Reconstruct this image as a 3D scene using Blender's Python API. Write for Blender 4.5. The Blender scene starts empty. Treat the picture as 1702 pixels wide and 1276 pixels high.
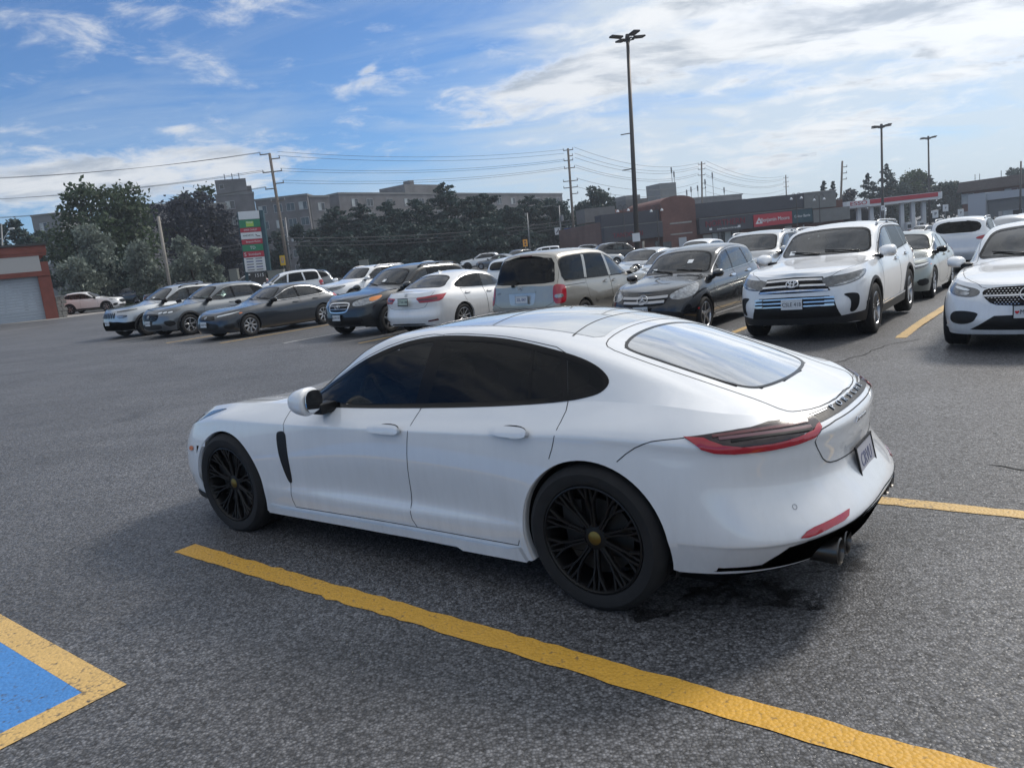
import bpy, bmesh, math, random
import numpy as np
from mathutils import Vector, Matrix
from mathutils.bvhtree import BVHTree
from mathutils.geometry import delaunay_2d_cdt
R = math.radians
scene = bpy.context.scene
COL = scene.collection
random.seed(7); rng = np.random.default_rng(7)

# ---------------------------------------------------------------- camera, sky, sun, exposure
CAM_H = 1.7026
PITCH, ROLL, FOCAL_PX = 0.161735, 0.110286, 1264.86
cam_d = bpy.data.cameras.new('camera'); cam = bpy.data.objects.new('camera', cam_d); COL.objects.link(cam)
cam_d.sensor_fit = 'HORIZONTAL'; cam_d.sensor_width = 36.0; cam_d.lens = FOCAL_PX / 1702 * 36.0
cam_d.clip_start = 0.05; cam_d.clip_end = 5000
_f = Vector((0, math.cos(PITCH), -math.sin(PITCH))); _r = Vector((1, 0, 0)); _dn = Vector((0, -math.sin(PITCH), -math.cos(PITCH)))
_R = math.cos(ROLL) * _r + math.sin(ROLL) * _dn; _D = -math.sin(ROLL) * _r + math.cos(ROLL) * _dn
_m = Matrix((_R, -_D, -_f)).transposed().to_4x4(); _m.translation = (0, 0, CAM_H)
cam.matrix_world = _m
scene.camera = cam

SUN_AZ, SUN_EL = R(52), R(40)
SKY_TINT = (0.46, 0.66, 0.88)          # azimuth measured from +Y (ahead) towards +X (right)
sun_dir = Vector((math.sin(SUN_AZ) * math.cos(SUN_EL), math.cos(SUN_AZ) * math.cos(SUN_EL), math.sin(SUN_EL)))
world = bpy.data.worlds.new('World'); scene.world = world; world.use_nodes = True
wn, wl = world.node_tree.nodes, world.node_tree.links; wn.clear()
def W(t, **k):
    n = wn.new(t)
    for a, b in k.items(): setattr(n, a, b)
    return n
def wmath(op, a, b=None, clamp=False):
    n = W('ShaderNodeMath', operation=op, use_clamp=clamp)
    for i, v in enumerate((a, b)):
        if v is None: continue
        if isinstance(v, (int, float)): n.inputs[i].default_value = v
        else: wl.new(v, n.inputs[i])
    return n.outputs[0]
def wramp(v, lo, hi):
    n = W('ShaderNodeMapRange', interpolation_type='SMOOTHSTEP'); wl.new(v, n.inputs[0])
    n.inputs[1].default_value = lo; n.inputs[2].default_value = hi
    return n.outputs[0]
def wmix(f, a, b):
    n = W('ShaderNodeMix', data_type='RGBA')
    for s, v in ((n.inputs[0], f), (n.inputs[6], a), (n.inputs[7], b)):
        if isinstance(v, (int, float)): s.default_value = v
        elif isinstance(v, tuple): s.default_value = (*v, 1)
        else: wl.new(v, s)
    return n.outputs[2]
tc = W('ShaderNodeTexCoord')
sky = W('ShaderNodeTexSky', sky_type='NISHITA'); sky.sun_disc = False
sky.sun_elevation = SUN_EL; sky.sun_rotation = SUN_AZ; sky.altitude = 100; sky.air_density = 1.0; sky.dust_density = 0.2; sky.ozone_density = 3.0
sep = W('ShaderNodeSeparateXYZ'); wl.new(tc.outputs['Generated'], sep.inputs[0])
sx, sy, sz = sep.outputs
# cloud layer: direction projected on a flat layer high above, so clouds flatten towards the horizon
den = wmath('ADD', wmath('MAXIMUM', sz, 0.0), 0.17)
cx, cy = wmath('DIVIDE', sx, den), wmath('DIVIDE', sy, den)
cv = W('ShaderNodeCombineXYZ'); wl.new(cx, cv.inputs[0]); wl.new(cy, cv.inputs[1])
def wnoise(scale, detail, rough, dist, off, stretch=(1, 1, 1), rot=0.0):
    mp = W('ShaderNodeMapping'); mp.inputs['Location'].default_value = off; mp.inputs['Scale'].default_value = stretch
    mp.inputs['Rotation'].default_value = (0, 0, rot)
    wl.new(cv.outputs[0], mp.inputs[0])
    n = W('ShaderNodeTexNoise'); n.inputs['Scale'].default_value = scale; n.inputs['Detail'].default_value = detail
    n.inputs['Roughness'].default_value = rough; n.inputs['Distortion'].default_value = dist
    wl.new(mp.outputs[0], n.inputs['Vector']); return n.outputs['Fac']
SKY_NODES = True
#SKYMIX
bg = W('ShaderNodeBackground'); bg.inputs['Strength'].default_value = 0.10
out = W('ShaderNodeOutputWorld'); wl.new(bg.outputs[0], out.inputs[0])
# azimuth and elevation in degrees, for the cloud banks that stand in the sky
az = wmath('MULTIPLY', wmath('ARCTAN2', sx, sy), 57.2958); el = wmath('MULTIPLY', wmath('ARCSINE', sz), 57.2958)
def bank(a0, e0, ra, re, slope, amp):
    """a soft bank of cloud round (azimuth, elevation), long axis tilted by slope"""
    da = wmath('SUBTRACT', az, a0); de = wmath('SUBTRACT', wmath('SUBTRACT', el, e0), wmath('MULTIPLY', da, slope))
    q = wmath('ADD', wmath('POWER', wmath('ABSOLUTE', wmath('DIVIDE', da, ra)), 2.0), wmath('POWER', wmath('ABSOLUTE', wmath('DIVIDE', de, re)), 2.0))
    return wmath('MULTIPLY', wmath('EXPONENT', wmath('MULTIPLY', q, -1.0)), amp)
n_big = wnoise(0.85, 8, 0.60, 0.3, (3.1, 1.7, 0), (1, 1.3, 1), 0.3)
n_det = wnoise(4.6, 10, 0.66, 0.35, (0.4, 5.2, 0), (1.2, 1.3, 1), 0.25)
n_str = wnoise(1.7, 9, 0.62, 0.7, (7.4, 2.2, 0), (0.6, 1.5, 1), -0.25)
tex = wmath('ADD', wmath('MULTIPLY', wmath('SUBTRACT', n_big, 0.5), 0.9), wmath('MULTIPLY', wmath('SUBTRACT', n_det, 0.5), 1.1))
BANKS = [(6.5, 11.8, 6.5, 1.7, .04, .62), (16, 12.6, 7, 1.0, .05, .60), (25, 12.0, 8, 1.3, -.05, .66), (33, 11.4, 8, 1.5, -.05, .66), (14, 15.0, 7, 1.2, .0, .42), (28, 14.8, 14, 2.0, -.1, .60),
         (24.5, 6.0, 6.5, 1.1, .03, .46), (31, 8.2, 4, .55, .0, .30), (17, 10.0, 2.0, .45, .1, .30), (-22, 8.0, 9.5, 2.0, .05, .42), (-31, 8.2, 7, 1.7, .0, .36), (-9, 12.9, 1.3, .5, .2, .27), (-7.6, 14, .9, .4, .4, .27), (-21, 10.8, 1.6, .3, .0, .22), (4.8, 15.1, 2, .45, .0, .30), (-28, 11.0, 4.5, .35, .0, .18), (20, 4.6, 7, .7, .03, .24), (22, 8.6, 6, .5, .04, .22), (12, 6.5, 5, .6, .05, .20), (34, 9.2, 4, .6, -.05, .26), (0.5, 9.6, 3.5, .3, .05, .22), (2, 8.2, 4, .3, .03, .2)]
bsum = None
for q in BANKS:
    v = bank(*q); bsum = v if bsum is None else wmath('ADD', bsum, v)
right = wramp(sx, -0.22, 0.22)
up = wramp(sz, 0.28, 0.55)  # denser unseen cloud overhead, added to lift the ambient light
heap = wmath('ADD', wmath('ADD', tex, bsum), wmath('MULTIPLY', up, 0.42))
cover = wramp(heap, 0.06, 0.46)
# thin high veil: thickest to the right and low down
veil = wmath('MULTIPLY', wmath('ADD', wmath('MULTIPLY', wmath('SUBTRACT', n_str, 0.47), 3.4), wmath('ADD', wmath('MULTIPLY', right, 0.86), wmath('MULTIPLY', wramp(el, 10.5, 2.0), 0.56))), wmath('ADD', 0.46, wmath('MULTIPLY', right, 0.42)), True)
halo = wmath('POWER', wmath('MAXIMUM', wmath('ADD', wmath('ADD', wmath('MULTIPLY', sx, sun_dir.x), wmath('MULTIPLY', sy, sun_dir.y)), wmath('MULTIPLY', sz, sun_dir.z)), 0.0), 5.0)
tint = W('ShaderNodeMix', data_type='RGBA', blend_type='MULTIPLY'); tint.inputs[0].default_value = 1.0; wl.new(sky.outputs[0], tint.inputs[6]); tint.inputs[7].default_value = (*SKY_TINT, 1)
def lit(c, base, gain):
    n = W('ShaderNodeVectorMath', operation='SCALE'); n.inputs[0].default_value = c; wl.new(wmath('ADD', base, wmath('MULTIPLY', halo, gain)), n.inputs['Scale']); return n.outputs[0]
c0 = wmix(wmath('MULTIPLY', veil, 0.80), tint.outputs[2], lit((0.84, 0.93, 1.0), 5.7, 2.8))
shade = wramp(wnoise(2.6, 6, 0.6, 0.3, (1.1, 0.2, 0), (1, 1.7, 1), 0.2), 0.42, 0.66)
ccol = wmix(wmath('MULTIPLY', shade, wramp(cover, 0.5, 1.0)), lit((0.96, 0.98, 1.0), 6.4, 4.6), lit((0.76, 0.85, 0.97), 4.3, 1.8))
col = wmix(wmath('MULTIPLY', cover, 0.88), c0, ccol)
wl.new(col, bg.inputs[0])
sun_d = bpy.data.lights.new('sun', 'SUN'); sun = bpy.data.objects.new('sun', sun_d); COL.objects.link(sun)
sun_d.energy = 1.8; sun_d.angle = R(12.0); sun_d.color = (1.0, 0.93, 0.84)
sun.rotation_euler = sun_dir.to_track_quat('Z', 'Y').to_euler()
vs = scene.view_settings
vs.view_transform = 'Standard'; vs.look = 'None'; vs.exposure = 0.45; vs.gamma = 1.0; vs.use_curve_mapping = False
cy_ = scene.cycles
cy_.max_bounces = 8; cy_.transparent_max_bounces = 16; cy_.caustics_reflective = False; cy_.caustics_refractive = False

# ---------------------------------------------------------------- helpers
def tag(o, label=None, cat=None, group=None, kind=None):
    if label: o['label'] = label
    if cat: o['category'] = cat
    if group: o['group'] = group
    if kind: o['kind'] = kind
    return o
def empty(name, loc=(0, 0, 0), rz=0.0, parent=None):
    o = bpy.data.objects.new(name, None); COL.objects.link(o); o.location = loc; o.rotation_euler = (0, 0, rz)
    o.empty_display_size = 0.2
    if parent: o.parent = parent
    return o
def obj(name, verts, faces, mat, parent=None, smooth=False, normals=None):
    me = bpy.data.meshes.new(name); me.from_pydata([tuple(v) for v in verts], [], [tuple(f) for f in faces])
    if mat is not None:
        for m in (mat if isinstance(mat, (list, tuple)) else [mat]): me.materials.append(m)
    if smooth: me.polygons.foreach_set('use_smooth', [True] * len(me.polygons))
    me.update()
    if normals is not None: me.normals_split_custom_set_from_vertices([tuple(n) for n in normals])
    o = bpy.data.objects.new(name, me); COL.objects.link(o)
    if parent: o.parent = parent
    return o
def link_copy(o, parent=None):
    c = o.copy(); COL.objects.link(c)
    if parent: c.parent = parent
    for ch in list(o.children): link_copy(ch, c)
    return c
class MB:
    """collects simple shapes and links them as one mesh object"""
    def __init__(s): s.v = []; s.f = []; s.mi = []; s.m = 0
    def add(s, v, f):
        b = len(s.v); s.v += [tuple(p) for p in v]; s.f += [tuple(i + b for i in q) for q in f]; s.mi += [s.m] * len(f); return s
    def box(s, c, d, rz=0.0, bev=0.0, M=None):
        hx, hy, hz = d[0] / 2, d[1] / 2, d[2] / 2
        b = min(bev, hx * .9, hy * .9, hz * .9)
        if b <= 0:
            v = [(x, y, z) for x in (-hx, hx) for y in (-hy, hy) for z in (-hz, hz)]
            f = [(0, 1, 3, 2), (4, 6, 7, 5), (0, 4, 5, 1), (2, 3, 7, 6), (0, 2, 6, 4), (1, 5, 7, 3)]
        else:
            bm = bmesh.new(); bmesh.ops.create_cube(bm, size=1)
            bmesh.ops.scale(bm, vec=(2 * hx, 2 * hy, 2 * hz), verts=bm.verts)
            bmesh.ops.bevel(bm, geom=bm.edges[:], offset=b, segments=2, affect='EDGES', profile=0.5)
            bm.verts.index_update(); v = [tuple(q.co) for q in bm.verts]; f = [tuple(q.index for q in p.verts) for p in bm.faces]; bm.free()
        if M is None: M = Matrix.Translation(c) @ Matrix.Rotation(rz, 4, 'Z')
        return s.add([M @ Vector(p) for p in v], f)
    def tube(s, pts, r, n=8, cap=True):
        pts = [Vector(p) for p in pts]; rr = r if isinstance(r, (list, tuple)) else [r] * len(pts)
        v = []; up = Vector((0, 0, 1))
        for i, p in enumerate(pts):
            t = (pts[min(i + 1, len(pts) - 1)] - pts[max(i - 1, 0)]).normalized()
            a = t.cross(up)
            if a.length < 1e-3: a = t.cross(Vector((1, 0, 0)))
            a.normalize(); b = a.cross(t)
            v += [p + rr[i] * (math.cos(2 * math.pi * k / n) * a + math.sin(2 * math.pi * k / n) * b) for k in range(n)]
        f = [(i * n + k, i * n + (k + 1) % n, (i + 1) * n + (k + 1) % n, (i + 1) * n + k) for i in range(len(pts) - 1) for k in range(n)]
        if cap: f += [tuple(range(n - 1, -1, -1)), tuple((len(pts) - 1) * n + k for k in range(n))]
        return s.add(v, f)
    def lathe(s, prof, n=32, M=None, closed=False):
        """prof: (radius, height along Y); revolved about Y"""
        v = [(p[0] * math.cos(2 * math.pi * k / n), p[1], p[0] * math.sin(2 * math.pi * k / n)) for p in prof for k in range(n)]
        m = len(prof)
        f = [(i * n + k, i * n + (k + 1) % n, ((i + 1) % m) * n + (k + 1) % n, ((i + 1) % m) * n + k) for i in range(m if closed else m - 1) for k in range(n)]
        if M is not None: v = [M @ Vector(p) for p in v]
        return s.add(v, f)
    def prism(s, poly, y0, y1, M=None):
        """polygon in x,z extruded along y"""
        n = len(poly)
        v = [(p[0], y0, p[1]) for p in poly] + [(p[0], y1, p[1]) for p in poly]
        f = [tuple(range(n)), tuple(range(2 * n - 1, n - 1, -1))] + [(i, i + n, (i + 1) % n + n, (i + 1) % n) for i in range(n)]
        if M is not None: v = [M @ Vector(p) for p in v]
        return s.add(v, f)
    def build(s, name, mat, parent=None, smooth=False, angle=None):
        o = obj(name, s.v, s.f, mat, parent, smooth)
        if isinstance(mat, (list, tuple)): o.data.polygons.foreach_set('material_index', s.mi)
        bm = bmesh.new(); bm.from_mesh(o.data); bmesh.ops.recalc_face_normals(bm, faces=bm.faces); bm.to_mesh(o.data); bm.free()
        if angle is not None: sharp(o, angle)
        return o
def sharp(o, angle):
    me = o.data
    me.polygons.foreach_set('use_smooth', [True] * len(me.polygons))
    bm = bmesh.new(); bm.from_mesh(me)
    for e in bm.edges:
        if len(e.link_faces) == 2 and e.calc_face_angle(0) > R(angle): e.smooth = False
    bm.to_mesh(me); bm.free()

# ---------------------------------------------------------------- materials
MATS = {}
def nmat(name):
    m = bpy.data.materials.new(name); m.use_nodes = True
    nt = m.node_tree; return m, nt.nodes, nt.links, nt.nodes['Principled BSDF']
def mat(name, col, rough=0.5, metal=0.0, spec=0.5, coat=0.0, emit=None, es=0.0, var=0.0, vscale=20.0, bump=0.0, bscale=200.0, rvar=0.0):
    if name in MATS: return MATS[name]
    m, n, l, p = nmat(name)
    p.inputs['Base Color'].default_value = (*col, 1); p.inputs['Roughness'].default_value = rough; p.inputs['Metallic'].default_value = metal
    p.inputs['Specular IOR Level'].default_value = spec; p.inputs['Coat Weight'].default_value = coat; p.inputs['Coat Roughness'].default_value = 0.03
    if emit: p.inputs['Emission Color'].default_value = (*emit, 1); p.inputs['Emission Strength'].default_value = es
    tcn = n.new('ShaderNodeTexCoord')
    if var > 0 or rvar > 0:
        t = n.new('ShaderNodeTexNoise'); t.inputs['Scale'].default_value = vscale; t.inputs['Detail'].default_value = 6; t.inputs['Roughness'].default_value = 0.65
        l.new(tcn.outputs['Object'], t.inputs['Vector'])
        if var > 0:
            r = n.new('ShaderNodeMapRange'); r.inputs[1].default_value = 0.3; r.inputs[2].default_value = 0.7; r.inputs[3].default_value = 1 - var; r.inputs[4].default_value = 1 + var
            l.new(t.outputs['Fac'], r.inputs[0])
            x = n.new('ShaderNodeVectorMath'); x.operation = 'SCALE'; x.inputs[0].default_value = col; l.new(r.outputs[0], x.inputs['Scale']); l.new(x.outputs[0], p.inputs['Base Color'])
        if rvar > 0:
            r = n.new('ShaderNodeMapRange'); r.inputs[1].default_value = 0.3; r.inputs[2].default_value = 0.7; r.inputs[3].default_value = max(0.02, rough - rvar); r.inputs[4].default_value = rough + rvar
            l.new(t.outputs['Fac'], r.inputs[0]); l.new(r.outputs[0], p.inputs['Roughness'])
    if bump > 0:
        t2 = n.new('ShaderNodeTexNoise'); t2.inputs['Scale'].default_value = bscale; t2.inputs['Detail'].default_value = 4
        l.new(tcn.outputs['Object'], t2.inputs['Vector'])
        b = n.new('ShaderNodeBump'); b.inputs['Strength'].default_value = bump; b.inputs['Distance'].default_value = 0.01
        l.new(t2.outputs['Fac'], b.inputs['Height']); l.new(b.outputs[0], p.inputs['Normal'])
    MATS[name] = m; return m
def paint(name, col, metal=0.0, rough=0.35, dirt=0.06, ci=1.7):
    """clear-coated car paint with a thin, patchy film of road dust"""
    if name in MATS: return MATS[name]
    m, n, l, p = nmat(name)
    tcn = n.new('ShaderNodeTexCoord')
    mp = n.new('ShaderNodeMapping'); mp.inputs['Scale'].default_value = (7, 7, 1.1); l.new(tcn.outputs['Object'], mp.inputs[0])
    t = n.new('ShaderNodeTexNoise'); t.inputs['Scale'].default_value = 2.2; t.inputs['Detail'].default_value = 8; t.inputs['Roughness'].default_value = 0.7
    l.new(mp.outputs[0], t.inputs['Vector'])
    sp = n.new('ShaderNodeSeparateXYZ'); l.new(tcn.outputs['Object'], sp.inputs[0])
    lo = n.new('ShaderNodeMapRange'); lo.inputs[1].default_value = 0.95; lo.inputs[2].default_value = 0.25; lo.inputs[3].default_value = 0.25; lo.inputs[4].default_value = 1.0
    l.new(sp.outputs[2], lo.inputs[0])
    r = n.new('ShaderNodeMapRange'); r.inputs[1].default_value = 0.42; r.inputs[2].default_value = 0.72; r.inputs[3].default_value = 0.0; r.inputs[4].default_value = dirt * 3
    l.new(t.outputs['Fac'], r.inputs[0])
    mu = n.new('ShaderNodeMath'); mu.operation = 'MULTIPLY'; l.new(lo.outputs[0], mu.inputs[0]); l.new(r.outputs[0], mu.inputs[1])
    mx = n.new('ShaderNodeMix'); mx.data_type = 'RGBA'; mx.inputs[6].default_value = (*col, 1); mx.inputs[7].default_value = (0.20, 0.185, 0.165, 1)
    l.new(mu.outputs[0], mx.inputs[0]); l.new(mx.outputs[2], p.inputs['Base Color'])
    p.inputs['Metallic'].default_value = metal; p.inputs['Roughness'].default_value = rough
    p.inputs['Coat Weight'].default_value = 1.0; p.inputs['Coat Roughness'].default_value = 0.025; p.inputs['Coat IOR'].default_value = ci
    cr = n.new('ShaderNodeMapRange'); cr.inputs[3].default_value = 0.005; cr.inputs[4].default_value = 0.05; l.new(t.outputs['Fac'], cr.inputs[0]); l.new(cr.outputs[0], p.inputs['Coat Roughness'])
    MATS[name] = m; return m
def glass(name, tint=(0.25, 0.29, 0.28), ior=1.5, rough=0.0, drops=False, refl=1.4):
    """thin car glass: fresnel reflection over a tinted see-through sheet"""
    if name in MATS: return MATS[name]
    m, n, l, p = nmat(name); n.remove(p); o = n['Material Output']
    tr = n.new('ShaderNodeBsdfTransparent'); tr.inputs[0].default_value = (*tint, 1)
    gl = n.new('ShaderNodeBsdfGlossy'); gl.inputs['Roughness'].default_value = max(rough, 0.012); gl.inputs['Color'].default_value = (0.95, 0.97, 1, 1)
    fr = n.new('ShaderNodeFresnel'); fr.inputs['IOR'].default_value = ior
    ml = n.new('ShaderNodeMath'); ml.operation = 'MULTIPLY'; ml.inputs[1].default_value = refl; ml.use_clamp = True; l.new(fr.outputs[0], ml.inputs[0])
    mx = n.new('ShaderNodeMixShader'); l.new(ml.outputs[0], mx.inputs[0]); l.new(tr.outputs[0], mx.inputs[1]); l.new(gl.outputs[0], mx.inputs[2])
    res = mx.outputs[0]
    if drops:
        tcn = n.new('ShaderNodeTexCoord')
        vo = n.new('ShaderNodeTexVoronoi'); vo.inputs['Scale'].default_value = 42; l.new(tcn.outputs['Object'], vo.inputs['Vector'])
        nz = n.new('ShaderNodeTexNoise'); nz.inputs['Scale'].default_value = 2.5; nz.inputs['Detail'].default_value = 5; l.new(tcn.outputs['Object'], nz.inputs['Vector'])
        th = n.new('ShaderNodeMapRange'); th.inputs[1].default_value = 0.45; th.inputs[2].default_value = 0.75; th.inputs[3].default_value = 0.05; th.inputs[4].default_value = 0.24; l.new(nz.outputs['Fac'], th.inputs[0])
        lt = n.new('ShaderNodeMath'); lt.operation = 'LESS_THAN'; l.new(vo.outputs['Distance'], lt.inputs[0]); l.new(th.outputs[0], lt.inputs[1])
        df = n.new('ShaderNodeBsdfDiffuse'); df.inputs[0].default_value = (0.75, 0.77, 0.78, 1)
        dm = n.new('ShaderNodeMath'); dm.operation = 'MULTIPLY'; dm.inputs[1].default_value = 0.45; l.new(lt.outputs[0], dm.inputs[0])
        # dust film left by dried rain, in streaks down the slope
        mp = n.new('ShaderNodeMapping'); mp.inputs['Scale'].default_value = (1.2, 9, 1); l.new(tcn.outputs['Object'], mp.inputs[0])
        n2 = n.new('ShaderNodeTexNoise'); n2.inputs['Scale'].default_value = 1.6; n2.inputs['Detail'].default_value = 6; l.new(mp.outputs[0], n2.inputs['Vector'])
        f2 = n.new('ShaderNodeMapRange'); f2.inputs[1].default_value = 0.4; f2.inputs[2].default_value = 0.75; f2.inputs[4].default_value = 0.34; l.new(n2.outputs['Fac'], f2.inputs[0])
        ad = n.new('ShaderNodeMath'); ad.operation = 'MAXIMUM'; l.new(dm.outputs[0], ad.inputs[0]); l.new(f2.outputs[0], ad.inputs[1])
        m2 = n.new('ShaderNodeMixShader'); l.new(ad.outputs[0], m2.inputs[0]); l.new(res, m2.inputs[1]); l.new(df.outputs[0], m2.inputs[2]); res = m2.outputs[0]
    l.new(res, o.inputs[0]); MATS[name] = m; return m
M_black = mat('black_plastic', (0.010, 0.010, 0.011), 0.45, spec=.3, rvar=0.1, vscale=60)
M_gloss = mat('gloss_black', (0.005, 0.005, 0.006), 0.12, spec=.22)
M_trim = mat('textured_grey_plastic', (0.025, 0.026, 0.028), 0.6, var=0.15, vscale=40)
M_rubber = mat('tyre_rubber', (0.010, 0.010, 0.011), 0.8, var=0.3, vscale=12, bump=0.15, bscale=300)
M_gap = mat('panel_gap', (0.025, 0.026, 0.028), 0.8)
M_under = mat('underbody', (0.008, 0.008, 0.008), 0.9, var=0.2)
M_chrome = mat('chrome', (0.62, 0.63, 0.65), 0.16, 1.0)
M_alu = mat('alloy_silver', (0.42, 0.43, 0.45), 0.34, 1.0, rvar=0.05)
M_alud = mat('alloy_dark', (0.035, 0.036, 0.04), 0.3, 0.8)
M_rimblk = mat('satin_black_rim', (0.005, 0.005, 0.006), 0.42, 0.0, spec=.35)
M_disc = mat('brake_disc', (0.045, 0.044, 0.043), 0.45, 0.9, var=0.15)
M_mirror = mat('mirror_glass', (0.70, 0.74, 0.78), 0.02, 1.0)
M_inter = mat('cabin_dark', (0.018, 0.018, 0.020), 0.7, var=0.2)
M_seat = mat('seat_leather', (0.030, 0.028, 0.027), 0.5, var=0.15)
M_seatg = mat('seat_cloth_grey', (0.16, 0.16, 0.155), 0.85, var=0.15)
M_red = mat('tail_red', (0.40, 0.006, 0.020), 0.12, coat=1.0, emit=(0.6, 0.01, 0.02), es=0.0)
M_redd = mat('tail_red_dark', (0.10, 0.004, 0.008), 0.12, coat=1.0)
M_smoke = mat('tail_smoked', (0.020, 0.006, 0.009), 0.12, coat=.5)
M_amber = mat('marker_amber', (0.75, 0.16, 0.02), 0.2, coat=1.0)
M_lens = mat('lamp_lens', (0.30, 0.315, 0.33), 0.14, 0.5, coat=1.0, var=0.6, vscale=18)
M_lensd = mat('lamp_reflector_dark', (0.10, 0.105, 0.11), 0.12, 0.4, coat=1.0, var=0.4, vscale=22)
M_white_l = mat('lamp_clear', (0.80, 0.82, 0.82), 0.15, coat=1.0)
M_plate = mat('plate_white', (0.62, 0.64, 0.66), 0.45, var=0.05)
M_plateg = mat('plate_green', (0.42, 0.50, 0.42), 0.45, var=0.05)
M_platet = mat('plate_text_blue', (0.03, 0.05, 0.20), 0.5)
M_dark_t = mat('plate_text_dark', (0.03, 0.035, 0.05), 0.5)
G_dark = glass('privacy_glass', (0.028, 0.034, 0.046), refl=.6)
G_mid = glass('green_glass', (0.36, 0.43, 0.41))
G_front = glass('front_door_glass', (0.12, 0.14, 0.16), refl=.75)
G_rear = glass('rain_spotted_glass', (0.20, 0.21, 0.22), drops=True, refl=3.2)

# ---------------------------------------------------------------- car bodies
def pchip(pts):
    pts = sorted(pts); x = np.array([p[0] for p in pts], float); y = np.array([p[1] for p in pts], float)
    if len(x) == 1: return lambda q: np.full(np.shape(q), y[0])
    h = np.diff(x); d = np.diff(y) / h; m = np.zeros(len(x)); m[0], m[-1] = d[0], d[-1]
    for k in range(1, len(x) - 1):
        if d[k - 1] * d[k] > 0:
            w1, w2 = 2 * h[k] + h[k - 1], h[k] + 2 * h[k - 1]; m[k] = (w1 + w2) / (w1 / d[k - 1] + w2 / d[k])
    def f(q):
        q = np.clip(np.asarray(q, float), x[0], x[-1]); i = np.clip(np.searchsorted(x, q) - 1, 0, len(x) - 2)
        t = (q - x[i]) / h[i]
        return ((1 + 2 * t) * (1 - t) ** 2) * y[i] + t * (1 - t) ** 2 * h[i] * m[i] + t * t * (3 - 2 * t) * y[i + 1] + t * t * (t - 1) * h[i] * m[i + 1]
    return f
def in_poly(P, poly):
    """vectorised point in polygon"""
    P = np.asarray(P); x, y = P[:, 0], P[:, 1]; c = np.zeros(len(P), bool); n = len(poly)
    for i in range(n):
        x1, y1 = poly[i]; x2, y2 = poly[(i + 1) % n]
        if y1 == y2: continue
        k = ((y1 > y) != (y2 > y)) & (x < (x2 - x1) * (y - y1) / (y2 - y1) + x1); c ^= k
    return c
def smooth_poly(poly, it=2, keep=()):
    """Chaikin corner cutting; corners listed in keep stay sharp"""
    pts = [(p, i in keep) for i, p in enumerate(poly)]
    for _ in range(it):
        o = []
        for i in range(len(pts)):
            (p, k), (q, k2), (r, _) = pts[i], pts[(i + 1) % len(pts)], pts[i - 1]
            if k: o.append((p, True))
            else:
                o.append((tuple(.75 * a + .25 * b for a, b in zip(p, r)), False)); o.append((tuple(.75 * a + .25 * b for a, b in zip(p, q)), False))
        pts = o
    return [p for p, _ in pts]
def offset_poly(poly, d):
    """shrink a 2D polygon inwards by d"""
    a = sum(poly[i][0] * poly[(i + 1) % len(poly)][1] - poly[(i + 1) % len(poly)][0] * poly[i][1] for i in range(len(poly)))
    s = 1 if a > 0 else -1; o = []; n = len(poly)
    for i in range(n):
        p0, p1, p2 = Vector(poly[i - 1]), Vector(poly[i]), Vector(poly[(i + 1) % n])
        e1, e2 = (p1 - p0), (p2 - p1)
        if e1.length < 1e-9 or e2.length < 1e-9: o.append(tuple(p1)); continue
        e1.normalize(); e2.normalize()
        n1 = Vector((-e1.y, e1.x)) * s; n2 = Vector((-e2.y, e2.x)) * s; b = n1 + n2
        if b.length < 1e-6: o.append(tuple(p1 + n1 * d)); continue
        b.normalize(); o.append(tuple(p1 + b * d / max(0.45, b.dot(n1))))
    return o
def resample(poly, step, closed=True):
    o = []; n = len(poly)
    for i in range(n if closed else n - 1):
        p, q = Vector(poly[i]), Vector(poly[(i + 1) % n]); k = max(1, int(math.ceil((q - p).length / step)))
        o += [tuple(p.lerp(q, j / k)) for j in range(k)]
    if not closed: o.append(tuple(poly[-1]))
    return o
SIDE = Vector((0, -1, 0)); FRONT = Vector((-1, 0, 0)); REAR = Vector((1, 0, 0)); TOP = Vector((0, 0, -1))
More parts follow.
